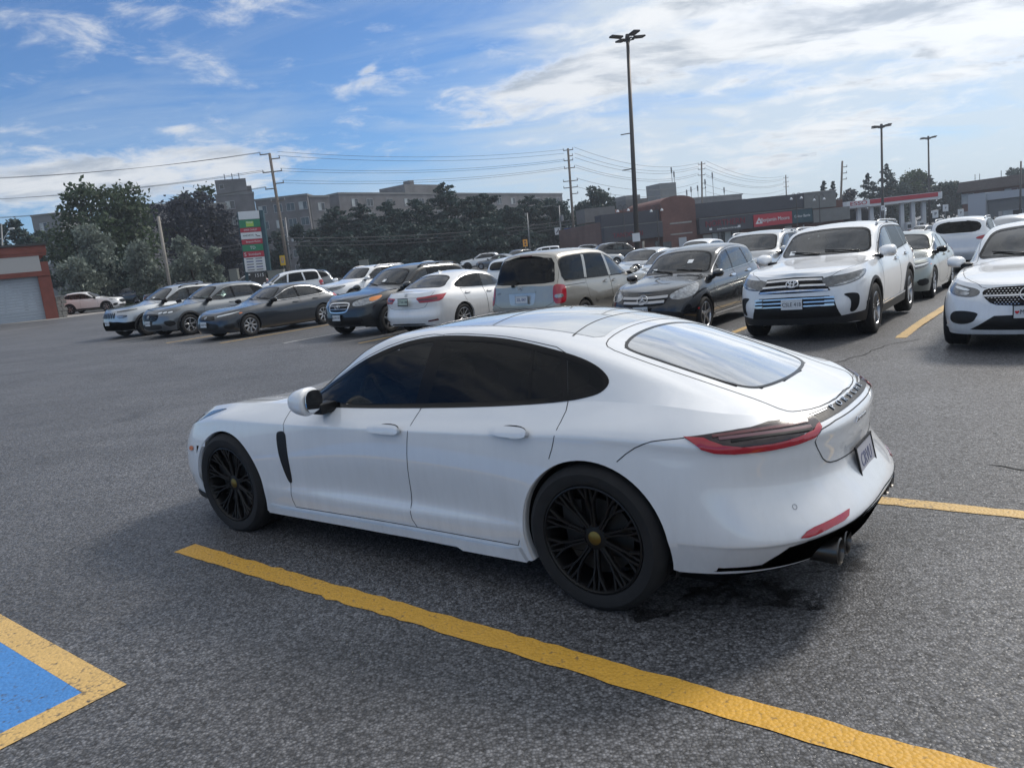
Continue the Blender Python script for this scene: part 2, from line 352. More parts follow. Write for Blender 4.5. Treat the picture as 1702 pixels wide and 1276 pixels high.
class Body:
    """one car body: a closed skin from nose to tail, made of a wrap-round band below the shoulder and a lofted top"""
    def __init__(s, sp, ne=14, dx=0.035, nt=16, nb=5):
        s.sp = sp; rows = sp['rows']; K = len(rows)
        th = np.linspace(math.pi / 2, 0, ne, endpoint=False)
        xm0, xm1 = sp['xf'], sp['xr']; nm = max(20, int((xm0 - xm1 - .8) / dx))
        pts = []
        for r in rows:
            xf, xr = sp['xf'] - r.get('df', 0), sp['xr'] + r.get('dr', 0)
            af, nf = r.get('af', sp.get('af', .7)), r.get('nf', sp.get('nf', 2.3)); ar, nr = r.get('ar', sp.get('ar', .5)), r.get('nr', sp.get('nr', 2.5))
            x = np.concatenate([xf - af + af * np.sin(th) ** (2 / nf), np.linspace(xf - af, xr + ar, nm), (xr + ar - ar * np.sin(th) ** (2 / nr))[::-1]])
            e = np.concatenate([np.cos(th) ** (2 / nf), np.ones(nm), (np.cos(th) ** (2 / nr))[::-1]])
            y = pchip(r['w'])(x) * e; z = pchip(r['z'])(x)
            pts.append(np.stack([x, y, z], -1))
        pts = np.array(pts); N = pts.shape[1]
        # band, shoulder (last row) down to the bottom (row 0): Catmull-Rom through the rows
        rev = pts[::-1]; band = []
        for k in range(K - 1):
            p0, p1, p2, p3 = rev[max(k - 1, 0)], rev[k], rev[k + 1], rev[min(k + 2, K - 1)]
            for j in range(nb):
                t = j / nb
                band.append(.5 * ((2 * p1) + (-p0 + p2) * t + (2 * p0 - 5 * p1 + 4 * p2 - p3) * t * t + (-p0 + 3 * p1 - 3 * p2 + p3) * t ** 3))
        band.append(rev[-1]); band = np.array(band)
        S = rev[0]; x = S[:, 0]; ys, zs = S[:, 1], S[:, 2]
        yr = np.minimum(pchip(sp['rail_y'])(x), .82 * ys); zr = pchip(sp['rail_z'])(x); zc = pchip(sp['cen'])(x)
        fl = sp.get('crown', 2.2)
        def cr(q): return np.stack([x, q * yr, zc - (zc - zr) * abs(q) ** fl], -1)
        Rr = np.stack([x, yr, zr], -1); S3 = S
        bul = sp.get('bulge', .012)
        def sd(t):
            q = S3 + (Rr - S3) * t; hh = np.clip((zr - zs) / .3, 0, 1); q[:, 1] += bul * hh * 4 * t * (1 - t) * (ys > .3); return q
        ctrl = [S3, S3, S3, sd(.35), sd(.7), sd(.93), cr(.93), cr(.72), cr(.45), cr(.18), cr(-.18), cr(-.45)]
        top = []; nseg = len(ctrl) - 3; last = 8.5   # the knot where y = 0 lies half way along a symmetric pair
        for t in np.linspace(0, last, nt + 1)[1:]:
            i = min(int(t), nseg - 1); u = t - i; a, b, c, d = ctrl[i:i + 4]
            top.append(((1 - u) ** 3 * a + (3 * u ** 3 - 6 * u * u + 4) * b + (-3 * u ** 3 + 3 * u * u + 3 * u + 1) * c + u ** 3 * d) / 6)
        top = np.array(top)[::-1]; top[0, :, 1] = 0
        G = np.concatenate([top, band]); s.nt, s.J, s.N = nt, G.shape[0], N
        band_j0 = nt
        L = G.reshape(-1, 3); Rm = L * np.array([1, -1, 1]); V = np.concatenate([L, Rm]); off = len(L)
        idx = np.arange(len(V)); 
        idx[off:off + N] = np.arange(N)                      # centre line shared
        zero = np.abs(L[:, 1]) < 1e-7; k = np.nonzero(zero)[0]; idx[off + k] = k
        jj, ii = np.meshgrid(np.arange(s.J - 1), np.arange(N - 1), indexing='ij')
        a = (jj * N + ii).ravel(); q = np.stack([a, a + N, a + N + 1, a + 1], -1)
        F = np.concatenate([idx[q], idx[q[:, ::-1] + off]]); fj = np.concatenate([jj.ravel(), jj.ravel()])
        # collapse the nose and tail points of the top
        key = np.round(V, 5); _, first, inv = np.unique(key, axis=0, return_index=True, return_inverse=True); inv = inv.ravel()
        s.V = V[first]; F = inv[F]; faces = []; fjo = []
        for f, j in zip(F.tolist(), fj.tolist()):
            g = []
            for v in f:
                if v not in g: g.append(v)
            if len(g) > 2: faces.append(g); fjo.append(j)
        s.F = faces; s.fj = np.array(fjo); s.band0 = band_j0
        s.C = np.array([s.V[f].mean(0) for f in faces])
        # vertex normals from area-weighted faces
        T3 = np.array([[f[0], f[1], f[2]] for f in faces] + [[f[0], f[2], f[3]] for f in faces if len(f) == 4])
        fn = np.cross(s.V[T3[:, 1]] - s.V[T3[:, 0]], s.V[T3[:, 2]] - s.V[T3[:, 0]]); Nn = np.zeros_like(s.V)
        for c in range(3): np.add.at(Nn, T3[:, c], fn)
        if (Nn * (s.V - s.V.mean(0))).sum() < 0:
            Nn = -Nn; s.F = [f[::-1] for f in s.F]
        s.Nv = Nn / np.maximum(np.linalg.norm(Nn, axis=1, keepdims=True), 1e-12)
        s.FN = s.Nv[[f[0] for f in s.F]]
        s.bvh = BVHTree.FromPolygons([Vector(v) for v in s.V], s.F)
        s.live = np.ones(len(s.F), bool)
    def hit(s, p, d):
        """nearest skin point along d from well outside; returns point and smooth normal"""
        o = Vector(p) - d * 6.0
        loc, nor, fi, _ = s.bvh.ray_cast(o, d)
        if loc is None:                                   # just past an edge: step back on to the skin
            for st in range(1, 15):
                for dz in (.02 * st, -.02 * st):
                    loc, nor, fi, _ = s.bvh.ray_cast(o + Vector((0, 0, dz)) if abs(d.z) < .9 else o * (1 - .02 * st), d)
                    if loc is not None: break
                if loc is not None: break
        if loc is None: loc, nor, fi, _ = s.bvh.find_nearest(Vector(p))
        f = s.F[fi]; w = np.array([1 / (1e-4 + (Vector(s.V[v]) - loc).length) ** 2 for v in f]); n = (s.Nv[f] * w[:, None]).sum(0); n /= np.linalg.norm(n)
        return loc, Vector(n)
    def basis(s, d):
        d = d.normalized()
        if abs(d.z) > .9: return Vector((1, 0, 0)), Vector((0, 1, 0))
        u = Vector((0, 0, 1)).cross(d).normalized(); return u, d.cross(u).normalized()
    def flat(s, pts, d):
        u, v = s.basis(d); return [(Vector(p).dot(u), Vector(p).dot(v)) for p in pts]
    def patch(s, name, pts, d, off, m, parent, hole=None, res=.04, thick=.004, sm=2, keep=(), cut=False, inset=.015):
        """a panel with its own thickness lying on the skin inside an outline (3D points looked at along d)"""
        P2 = smooth_poly(s.flat(pts, d), sm, keep) if sm else s.flat(pts, d)
        H2 = None
        if hole is not None: H2 = offset_poly(P2, hole) if isinstance(hole, (int, float)) else hole
        return s.patch2(name, P2, d, off, m, parent, H2, res, thick)
    def patch2(s, name, P2, d, off, m, parent, H2=None, res=.04, thick=.004):
        if hasattr(s, 'mirror') and s.mirror: pass
        u, v = s.basis(d); P2 = resample(P2, res); loops = [P2]
        if H2: loops.append(resample(H2, res))
        pts = []; ed = []
        for lp in loops:
            b = len(pts); pts += lp; ed += [(b + i, b + (i + 1) % len(lp)) for i in range(len(lp))]
        A = np.array(P2); lo, hi = A.min(0), A.max(0)
        if not H2 or res < .03:
            gx, gy = np.meshgrid(np.arange(lo[0] + res / 2, hi[0], res), np.arange(lo[1] + res / 2, hi[1], res)); g = np.stack([gx.ravel(), gy.ravel()], -1)
            if len(g):
                k = in_poly(g, offset_poly(P2, res * .35))
                if H2: k &= ~in_poly(g, offset_poly(loops[1], -res * .35))
                pts += [tuple(p) for p in g[k]]
        vo, _, fo, *_ = delaunay_2d_cdt([Vector(p) for p in pts], ed, [], 0, 1e-6)
        vo = np.array([tuple(p) for p in vo]); T = np.array([f for f in fo if len(f) == 3])
        c = vo[T].mean(1); k = in_poly(c, P2)
        if H2: k &= ~in_poly(c, loops[1])
        T = T[k]
        V3 = []; Nn = []
        for p in vo:
            loc, n = s.hit(u * float(p[0]) + v * float(p[1]), d); V3.append(loc + n * off); Nn.append(n)
        used = np.unique(T); mp = -np.ones(len(vo), int); mp[used] = np.arange(len(used)); T = mp[T]
        V3 = [V3[i] for i in used]; Nn = [Nn[i] for i in used]
        # orient outwards
        if len(T) == 0: return obj(name, [], [], m, parent)
        t = T[0]; fnn = (V3[t[1]] - V3[t[0]]).cross(V3[t[2]] - V3[t[0]])
        F = [tuple(q) for q in T.tolist()]
        if fnn.dot(Nn[t[0]]) < 0: F = [q[::-1] for q in F]
        cnt = {}
        for q in F:
            for a, b in ((q[0], q[1]), (q[1], q[2]), (q[2], q[0])): cnt[(a, b)] = cnt.get((a, b), 0) + 1
        rim = [(a, b) for (a, b) in cnt if (b, a) not in cnt]; low = {}
        VV = list(V3); NN = list(Nn)
        if thick:
            for a, b in rim:
                q = []
                for vtx in (a, b):
                    if vtx not in low: low[vtx] = len(VV); VV.append(V3[vtx] - Nn[vtx] * thick); NN.append(Nn[vtx])
                F.append((b, a, low[a], low[b]))
        return obj(name, VV, F, m, parent, True, NN)
    def ribbon(s, name, pts, d, w, off, m, parent, closed=False, sm=0, res=.04):
        """a narrow strip following a line on the skin"""
        u, v = s.basis(d); P = s.flat(pts, d)
        if sm:
            if closed: P = smooth_poly(P, sm)
            else: P = smooth_poly(P, sm, keep=(0, len(P) - 1)); 
        P = resample(P, res, closed); n = len(P); V = []; NN = []; F = []
        hits = [s.hit(u * p[0] + v * p[1], d) for p in P]
        for i in range(n):
            a = hits[(i - 1) % n if closed else max(i - 1, 0)][0]; b = hits[(i + 1) % n if closed else min(i + 1, n - 1)][0]
            t = (b - a).normalized(); loc, nn = hits[i]; sd = nn.cross(t).normalized() * (w / 2)
            V += [loc + sd + nn * (off * .2), loc + sd * .8 + nn * off, loc - sd * .8 + nn * off, loc - sd + nn * (off * .2)]; NN += [nn] * 4
        for i in range(n if closed else n - 1):
            a, b = i * 4, ((i + 1) % n) * 4
            F += [(a + k, b + k, b + k + 1, a + k + 1) for k in range(3)]
        if F:
            q = F[1]; 
            if (Vector(V[q[1]]) - Vector(V[q[0]])).cross(Vector(V[q[2]]) - Vector(V[q[0]])).dot(NN[q[0]]) < 0: F = [f[::-1] for f in F]
        return obj(name, V, F, m, parent, True, NN)
    def cut(s, P2, d, facing=.15, j=None):
        u, v = s.basis(d); ua, va, da = np.array(u), np.array(v), np.array(d)
        Q = np.stack([s.C @ ua, s.C @ va], -1); k = in_poly(Q, P2) & ((s.FN @ -da) > facing) & s.live
        if j is not None: k &= j
        s.live &= ~k; return k
    def select(s, P2, d, facing=.1):
        u, v = s.basis(d); Q = np.stack([s.C @ np.array(u), s.C @ np.array(v)], -1)
        return in_poly(Q, P2) & ((s.FN @ -np.array(d)) > facing) & s.live
    def emit(s, name, k, m, parent):
        """link the selected skin faces as one mesh object and take them off the body"""
        ids = np.nonzero(k)[0]; s.live &= ~k
        fs = [s.F[i] for i in ids]; used = sorted({v for f in fs for v in f}); mp = {v: i for i, v in enumerate(used)}
        return obj(name, s.V[used], [[mp[v] for v in f] for f in fs], m, parent, True, s.Nv[used])
def mirror_pts(pts): return [(p[0], -p[1], p[2]) for p in pts]
PAN = dict(xf=.985, xr=-4.03, af=.72, nf=2.75, ar=.55, nr=2.5, bulge=.010, crown=2.3,
  rows=[
   dict(z=[(.985,.215),(.5,.20),(-.45,.195),(-2.5,.185),(-3.3,.25),(-3.6,.262),(-4.03,.275)], w=[(.9,.86),(.4,.91),(0,.925),(-.5,.925),(-1.5,.915),(-2.4,.93),(-2.95,.935),(-3.4,.90),(-4,.80)], df=.04, dr=.07),
   dict(z=[(.985,.34),(.4,.35),(-.4,.345),(-2.4,.345),(-3.3,.38),(-4.03,.39)], w=[(.9,.90),(.4,.94),(0,.955),(-.5,.945),(-1.4,.928),(-2.2,.940),(-2.95,.965),(-3.4,.945),(-4,.88)], df=.01, dr=.01),
   dict(z=[(.985,.42),(.4,.44),(-.4,.43),(-2.4,.43),(-3.3,.44),(-4.03,.44)], w=[(.9,.915),(.4,.95),(0,.962),(-.5,.945),(-1.4,.908),(-2.2,.928),(-2.95,.972),(-3.4,.955),(-4,.90)], df=0, dr=0.0),
   dict(z=[(.985,.56),(.4,.62),(-.4,.62),(-2.4,.64),(-3.3,.64),(-4.03,.60)], w=[(.9,.90),(.4,.94),(0,.958),(-.5,.950),(-1.4,.930),(-2.2,.945),(-2.95,.968),(-3.4,.945),(-4,.86)], df=.02, dr=.10),
   dict(z=[(.985,.62),(.4,.75),(0,.775),(-.6,.785),(-2.4,.805),(-2.95,.81),(-3.5,.78),(-4.03,.74)], w=[(.9,.85),(.4,.905),(0,.928),(-.5,.930),(-1.4,.926),(-2.2,.934),(-2.95,.950),(-3.4,.924),(-4,.835)], df=.06, dr=.09),
   dict(z=[(.985,.64),(.4,.79),(0,.835),(-.6,.835),(-2.4,.86),(-2.95,.885),(-3.5,.86),(-4.03,.81)], w=[(.9,.82),(.4,.88),(0,.90),(-.6,.905),(-1.4,.905),(-2.2,.915),(-2.95,.930),(-3.4,.910),(-4,.82)], df=.09, dr=.085),
   dict(z=[(.985,.69),(.7,.79),(.3,.88),(0,.91),(-.6,.925),(-1.1,.925),(-1.8,.94),(-2.5,.968),(-2.95,.995),(-3.3,.98),(-3.6,.935),(-3.8,.895),(-4.03,.872)], w=[(.9,.70),(.4,.76),(0,.775),(-.6,.79),(-1.4,.80),(-2.4,.80),(-2.95,.785),(-3.4,.78),(-4,.75)], df=.17, dr=.165),
  ],
  rail_y=[(.985,.5),(.3,.55),(-.3,.62),(-.7,.735),(-1.0,.715),(-1.25,.665),(-1.6,.615),(-1.77,.605),(-2.3,.60),(-2.7,.625),(-3.1,.655),(-3.5,.68),(-4,.66)],
  rail_z=[(.985,.69),(.7,.79),(.3,.875),(0,.91),(-.4,.935),(-.65,.955),(-1.0,1.125),(-1.25,1.255),(-1.5,1.328),(-1.8,1.34),(-2.05,1.335),(-2.3,1.315),(-2.5,1.285),(-2.7,1.24),(-2.95,1.17),(-3.2,1.085),(-3.5,.985),(-3.75,.912),(-4,.872)],
  cen=[(.985,.69),(.75,.765),(.5,.815),(.2,.86),(-.2,.905),(-.5,.955),(-.7,1.05),(-1.0,1.18),(-1.3,1.305),(-1.55,1.352),(-1.8,1.372),(-2.1,1.378),(-2.4,1.358),(-2.7,1.30),(-3.0,1.21),(-3.3,1.10),(-3.6,.985),(-3.8,.918),(-4,.872)],
)
PAN_LOC=(-1.47146,5.9654,0); PAN_YAW=2.48893
# ---------------------------------------------------------------- car building kit
GEO = {}
def mirror_obj(o, parent=None):
    """the same part on the other side of the car"""
    me = o.data; n = len(me.vertices); v = np.empty(n * 3); me.vertices.foreach_get('co', v); v = v.reshape(-1, 3) * (1, -1, 1)
    F = [tuple(p.vertices)[::-1] for p in me.polygons]
    nn = np.empty(n * 3); me.vertex_normals.foreach_get('vector', nn); nn = nn.reshape(-1, 3) * (1, -1, 1)
    sm = len(me.polygons) > 0 and me.polygons[0].use_smooth
    c = obj(o.name.split('.')[0], v, F, list(me.materials), parent if parent else o.parent, sm)
    if me.has_custom_normals:
        q = np.empty(len(me.loops) * 3); me.corner_normals.foreach_get('vector', q); q = q.reshape(-1, 3) * (1, -1, 1)
        av = np.zeros((n, 3)); li = np.empty(len(me.loops), int); me.loops.foreach_get('vertex_index', li); av[li] = q
        c.data.normals_split_custom_set_from_vertices([tuple(x) for x in av])
    mi = np.empty(len(me.polygons), int); me.polygons.foreach_get('material_index', mi); c.data.polygons.foreach_set('material_index', mi)
    if not o.parent is None: c.location = o.location * Vector((1, -1, 1)) if False else o.location
    return c
def join_objs(objs, name, parent):
    """several small meshes of one part merged into a single mesh object"""
    objs = [o for o in objs if o is not None and len(o.data.vertices)]
    V, F, N = [], [], []; mats = []; mi = []
    for o in objs:
        b = len(V); me = o.data; n = len(me.vertices)
        nn = np.zeros((n, 3)); q = np.empty(len(me.loops) * 3); me.corner_normals.foreach_get('vector', q); li = np.empty(len(me.loops), int); me.loops.foreach_get('vertex_index', li); nn[li] = q.reshape(-1, 3)
        V += [tuple(v.co) for v in me.vertices]; N += [tuple(x) for x in nn]
        m = me.materials[0]
        if m not in mats: mats.append(m)
        for p in me.polygons: F.append(tuple(i + b for i in p.vertices)); mi.append(mats.index(m))
        bpy.data.objects.remove(o); bpy.data.meshes.remove(me)
    o = obj(name, V, F, mats, parent, True, N); o.data.polygons.foreach_set('material_index', mi); return o
TEXTS = {}
def text_geo(s, size=1.0, depth=.01, shear=0.0, sx=1.0, spacing=1.0):
    k = (s, size, depth, shear, sx, spacing)
    if k in TEXTS: return TEXTS[k]
    cu = bpy.data.curves.new('t', 'FONT'); cu.body = s; cu.size = size; cu.extrude = depth / 2; cu.shear = shear; cu.align_x = 'CENTER'; cu.align_y = 'CENTER'; cu.resolution_u = 3; cu.space_character = spacing
    t = bpy.data.objects.new('t', cu); COL.objects.link(t)
    me = bpy.data.meshes.new_from_object(t.evaluated_get(bpy.context.evaluated_depsgraph_get()))
    V = [(v.co.x * sx, v.co.y, v.co.z) for v in me.vertices]; F = [tuple(p.vertices) for p in me.polygons]
    bpy.data.objects.remove(t); bpy.data.curves.remove(cu); bpy.data.meshes.remove(me)
    TEXTS[k] = (V, F); return V, F
def frame(p, x, z):
    """matrix with local X along x and local Z along z (a facing), at p"""
    z = Vector(z).normalized(); x = Vector(x); x = (x - z * x.dot(z)).normalized(); y = z.cross(x)
    m = Matrix((x, y, z)).transposed().to_4x4(); m.translation = p; return m
def text(name, s, M, size, m, parent=None, depth=.006, shear=0.0, sx=1.0, spacing=1.0):
    V, F = text_geo(s, size, depth, shear, sx, spacing)
    return obj(name, [M @ Vector(v) for v in V], F, m, parent)
def clip(poly, a, b):
    """keep the part of a polygon to the left of the line a -> b"""
    o = []; n = len(poly); sd = lambda p: (b[0] - a[0]) * (p[1] - a[1]) - (b[1] - a[1]) * (p[0] - a[0])
    for i in range(n):
        p, q = poly[i], poly[(i + 1) % n]; s1, s2 = sd(p), sd(q)
        if s1 >= 0: o.append(p)
        if (s1 >= 0) != (s2 >= 0):
            t = s1 / (s1 - s2); o.append((p[0] + t * (q[0] - p[0]), p[1] + t * (q[1] - p[1])))
    return o
def bar(mb, a, b, w0, w1, t, d=Vector((0, 1, 0))):
    """tapered bar from a to b; width across, thickness t along d"""
    a, b = Vector(a), Vector(b); s = (b - a).cross(d).normalized()
    v = [a + s * w0 / 2, a - s * w0 / 2, b - s * w1 / 2, b + s * w1 / 2]; bk = [p - d * t for p in v]
    top = [a + s * w0 * .3, a - s * w0 * .3, b - s * w1 * .3, b + s * w1 * .3]; top = [p + d * t * .25 for p in top]
    mb.add(v + bk + top, [(8, 9, 10, 11), (0, 1, 9, 8), (1, 2, 10, 9), (2, 3, 11, 10), (3, 0, 8, 11), (0, 4, 5, 1), (1, 5, 6, 2), (2, 6, 7, 3), (3, 7, 4, 0), (4, 7, 6, 5)])
WHEELS = {}
def make_wheel(key, rad, rr, wd, style, n, m_rim, m_cap=None, cap=.032, dished=.03, face2=None, seg=40):
    """a wheel with its axis along Y and outer face at y = 0: tyre, rim with spokes, brake disc, hub cap"""
    w = empty('wheel'); t = MB()
    t.lathe([(rr, -.012), (rr + .006, .002), (rr + (rad - rr) * .30, .012), (rr + (rad - rr) * .62, .013), (rad - .022, .002), (rad - .008, -.012), (rad - .001, -.028), (rad, -wd * .35), (rad - .006, -wd * .36), (rad - .006, -wd * .38), (rad, -wd * .39),
             (rad, -wd * .61), (rad - .006, -wd * .62), (rad - .006, -wd * .64), (rad, -wd * .65), (rad - .001, -wd + .03), (rad - .012, -wd + .012), (rr + (rad - rr) * .5, -wd), (rr, -wd + .02)], seg)
    t.build('tyre', M_rubber, w, angle=35)
    r = MB()
    r.lathe([(rr + .001, -.010), (rr, .001), (rr - .007, .004), (rr - .013, -.004), (rr - .018, -.03), (rr - .03, -wd * .55), (rr - .018, -wd + .02)], seg)
    hubr = .062
    def pt(a, q, y): return (q * math.cos(a), y, q * math.sin(a))
    yh = -dished
    r.lathe([(0, yh + .004), (hubr * .6, yh + .004), (hubr, yh - .002), (hubr * 1.05, yh - .03)], 20)
    re = rr - .010
    for k in range(n):
        a = 2 * math.pi * k / n + math.pi / 2
        if style == 'straight':
            bar(r, pt(a, hubr * .8, yh), pt(a, re, -.006), .034, .024, .022)
        elif style == 'wide':
            bar(r, pt(a, hubr * .8, yh), pt(a, re, -.006), .055, .05, .022)
        elif style == 'star':
            bar(r, pt(a, hubr * .6, yh), pt(a, re * .62, yh * .7), .075, .05, .025); bar(r, pt(a, re * .62, yh * .7), pt(a, re, -.006), .05, .075, .022)
        elif style == 'twin':
            for s in (-1, 1): bar(r, pt(a + s * .22, hubr * .9, yh), pt(a + s * .105, re, -.006), .022, .020, .02)
        elif style == 'turbine':
            bar(r, pt(a, hubr * .8, yh), pt(a + .28, re, -.006), .045, .075, .015)
        elif style == 'y':
            for s in (-1, 1):
                bar(r, pt(a + s * .12, hubr * .9, yh), pt(a + s * .060, re * .56, yh * .75), .015, .013, .018)
                bar(r, pt(a + s * .060, re * .56, yh * .75), pt(a + s * .085, re * .74, yh * .5), .013, .012, .018)
                bar(r, pt(a + s * .085, re * .74, yh * .5), pt(a + s * .045, re, -.006), .012, .014, .018)
                bar(r, pt(a + s * .085, re * .74, yh * .5), pt(a + s * .20, re, -.006), .012, .014, .018)
        elif style == 'fork':
            bar(r, pt(a, hubr * .8, yh), pt(a, re * .5, yh * .8), .05, .04, .022)
            for s in (-1, 1): bar(r, pt(a, re * .48, yh * .8), pt(a + s * .2, re, -.006), .028, .022, .02)
    if style == 'twin' or style == 'straight' or style == 'star' or style == 'fork':
        for k in range(5):
            a = 2 * math.pi * k / 5; p = pt(a, hubr * .72, yh + .004); r.lathe([(.0, .006), (.008, .006), (.009, 0)], 8, Matrix.Translation(p))
    r.build('rim', m_rim, w, angle=28)
    d = MB(); d.lathe([(.0, -.075), (rr * .70, -.075), (rr * .70, -.10), (0, -.10)], 28)
    d.box((rr * .45, -.08, rr * .38), (.11, .07, .16)); d.build('brake', M_disc, w)
    c = MB(); c.lathe([(0, yh + .014), (cap * .6, yh + .013), (cap, yh + .006), (cap, yh - .004)], 18); c.build('hub_cap', m_cap or m_rim, w, angle=30)
    return w
class Car:
    def __init__(s, name, label, cat, sp, m, group=None, **k):
        s.root = tag(empty(name), label, cat, group); s.sp = sp; s.m = m; s.b = Body(sp, **k); s.gaps = []; s.lips = []; s.doors = []; s.dk = MB()
    # -- openings
    def arch(s, x, z, rad, lip=.03, m=None, flare=.004, back=.035, name='wheel_arch', a0=None, squash=1.0):
        b = s.b; m = m or s.m
        circ = lambda r: [(x + r * math.cos(a), z + r * squash * math.sin(a)) for a in np.linspace(0, 2 * math.pi, 48, endpoint=False)]
        c = circ(rad + lip * .35)
        lowz = [(p[0], p[1] - 0) for p in c]
        rect = [(x - rad - .003, z), (x + rad + .003, z), (x + rad + .003, -.2), (x - rad - .003, -.2)]
        ball = np.abs(b.C[:, 1]) > .45
        for P in (c, rect):
            for d in (SIDE, -SIDE):
                Q = P if d is SIDE else [(-p[0], p[1]) for p in P]
                Q = [(p[0], p[1]) for p in Q]
                u, v = b.basis(d); sg = u.x
                Q = [(sg * p[0], p[1]) for p in P]
                b.cut(Q, d, -.6, ball)
        lo = pchip(s.sp['rows'][0]['z'])
        def end(sgn):
            xx = x + sgn * rad; h = float(lo(xx)) + .012 - z
            return math.asin(max(-.95, min(.5, h / rad)))
        e0, e1 = end(1), end(-1); A = np.linspace(e0, math.pi - e1, 41); V = []; N = []; F = []
        for a in A:
            ca, sa = math.cos(a), math.sin(a) * squash
            for r, of, dy in ((rad - .004, -.012, -back), (rad, 0.0, -.03), (rad, flare * .8, 0), (rad + lip * .35, flare, 0), (rad + lip * .8, flare * .8, 0), (rad + lip, .001, 0)):
                q = (x + r * ca, 2, max(z + r * sa, float(lo(x + r * ca)) + .006)); loc, n = b.hit(q, SIDE); p = loc + n * of
                V.append((p.x if dy == 0 else q[0], p.y + dy, p.z if dy == 0 else q[2])); N.append(n if dy == 0 else Vector((-ca, .0, -sa)).normalized())
        for i in range(len(A) - 1):
            for k in range(5): F.append((i * 6 + k, i * 6 + k + 1, i * 6 + k + 7, i * 6 + k + 6))
        f = F[3]; nn = (Vector(V[f[1]]) - Vector(V[f[0]])).cross(Vector(V[f[2]]) - Vector(V[f[0]]))
        if nn.dot(N[f[0]]) < 0: F = [q[::-1] for q in F]
        o = obj(name, V, F, m, s.root, True, N); mirror_obj(o)
        # dark liner behind the wheel
        for sgn in (1, -1):
            y1 = float(V[3][1]); P = [(rad + .01) * 1.0]
            vv = []; A2 = np.linspace(-.35, math.pi + .35, 25)
            for a in A2: vv += [(x + (rad + .012) * math.cos(a), sgn * .40, z + (rad + .012) * squash * math.sin(a)), (x + (rad + .012) * math.cos(a), sgn * (abs(y1) - .03), z + (rad + .012) * squash * math.sin(a))]
            s.dk.add(vv, [(2 * i, 2 * i + 1, 2 * i + 3, 2 * i + 2) for i in range(24)])
            s.dk.add([(x + (rad + .012) * math.cos(a), sgn * .40, z + (rad + .012) * squash * math.sin(a)) for a in A2], [tuple(range(25))])
    def both(s, pts, d):
        """the outline flattened for the left side and for the right side"""
        dm = Vector((d.x, -d.y, d.z)); return ((s.b.flat(pts, d), d), (s.b.flat(mirror_pts(pts), dm), dm))
    def cutpts(s, P2, d, facing=.1): s.b.cut(P2, d, facing)
    def side_glass(s, dlo, splits, m_glass, ring=.022, m_ring=None, sm=1, keep=(), pillar=.05, pill_m=None, names=None):
        """dlo: outline in (x, z); splits: lines (a, b) from front to rear, in (x, z)"""
        b = s.b; m_ring = m_ring or M_gloss
        P = smooth_poly(dlo, sm, keep); pts = [(p[0], 0, p[1]) for p in P]
        for d in (SIDE, -SIDE):
            u, v = b.basis(d); b.cut([(u.x * p[0], p[1]) for p in offset_poly(P, ring * .55)], d, .05)
        u, v = b.basis(SIDE); s.sg = u.x; f2 = lambda Q: [(u.x * p[0], p[1]) for p in Q]
        o = b.patch2('window_frame', f2(P), SIDE, .0035, m_ring, s.root, f2(offset_poly(P, ring)), .03, .006); mirror_obj(o)
        inner = offset_poly(P, ring * .6); xs = [99] + [0] * len(splits) + [-99]; rest = inner; panes = []
        for a, c in splits:
            if a[1] < c[1]: a, c = c, a          # a is the upper end
            front = clip(rest, c, a) ; back = clip(rest, a, c)
            if np.mean([p[0] for p in front]) < np.mean([p[0] for p in back]): front, back = back, front
            panes.append(front); rest = back
        panes.append(rest)
        mg = m_glass if isinstance(m_glass, (list, tuple)) else [m_glass] * len(panes)
        for q, g in zip(panes, mg):
            o = b.patch2('side_window', f2(q), SIDE, .001, g, s.root, None, .05, 0); mirror_obj(o)
        pl = []
        for k, (a, c) in enumerate(splits):
            w = pillar[k] if isinstance(pillar, (list, tuple)) else pillar
            o = b.ribbon('window_pillar', [(a[0], 0, a[1]), (c[0], 0, c[1])], SIDE, w, .004, (pill_m or m_ring), s.root, res=.05); mirror_obj(o)
    def end_glass(s, name, pts, d, g, ring=.03, m_ring=None, sm=2, keep=(), facing=.1, lo=None, res=.04):
        """windscreen or rear window: outline of 3D points seen along d, given for the left half from the centre line"""
        b = s.b; full = list(pts) + [(p[0], -p[1], p[2]) for p in pts[::-1] if abs(p[1]) > 1e-6]
        P2 = smooth_poly(b.flat(full, d), sm, keep)
        b.cut(offset_poly(P2, ring * .55), d, facing)
        b.patch2(name + '_frame', P2, d, .003, m_ring or M_gloss, s.root, offset_poly(P2, ring), res, .005)
        return b.patch2(name, offset_poly(P2, ring * .6), d, .001, g, s.root, None, res * 1.5, 0)
    def panel(s, name, pts, d, off, m, mirror=True, parent=None, **k):
        o = s.b.patch(name, pts, d, off, m, parent or s.root, **k)
        if mirror: return o, mirror_obj(o)
        return o
    def gap(s, pts, d=SIDE, w=.006, sm=1, mirror=True, m=None, off=.0012, closed=False):
        o = s.b.ribbon('panel_gap', pts, d, w, off, m or M_gap, None, closed, sm); s.gaps.append(o)
        if mirror: s.gaps.append(mirror_obj(o))
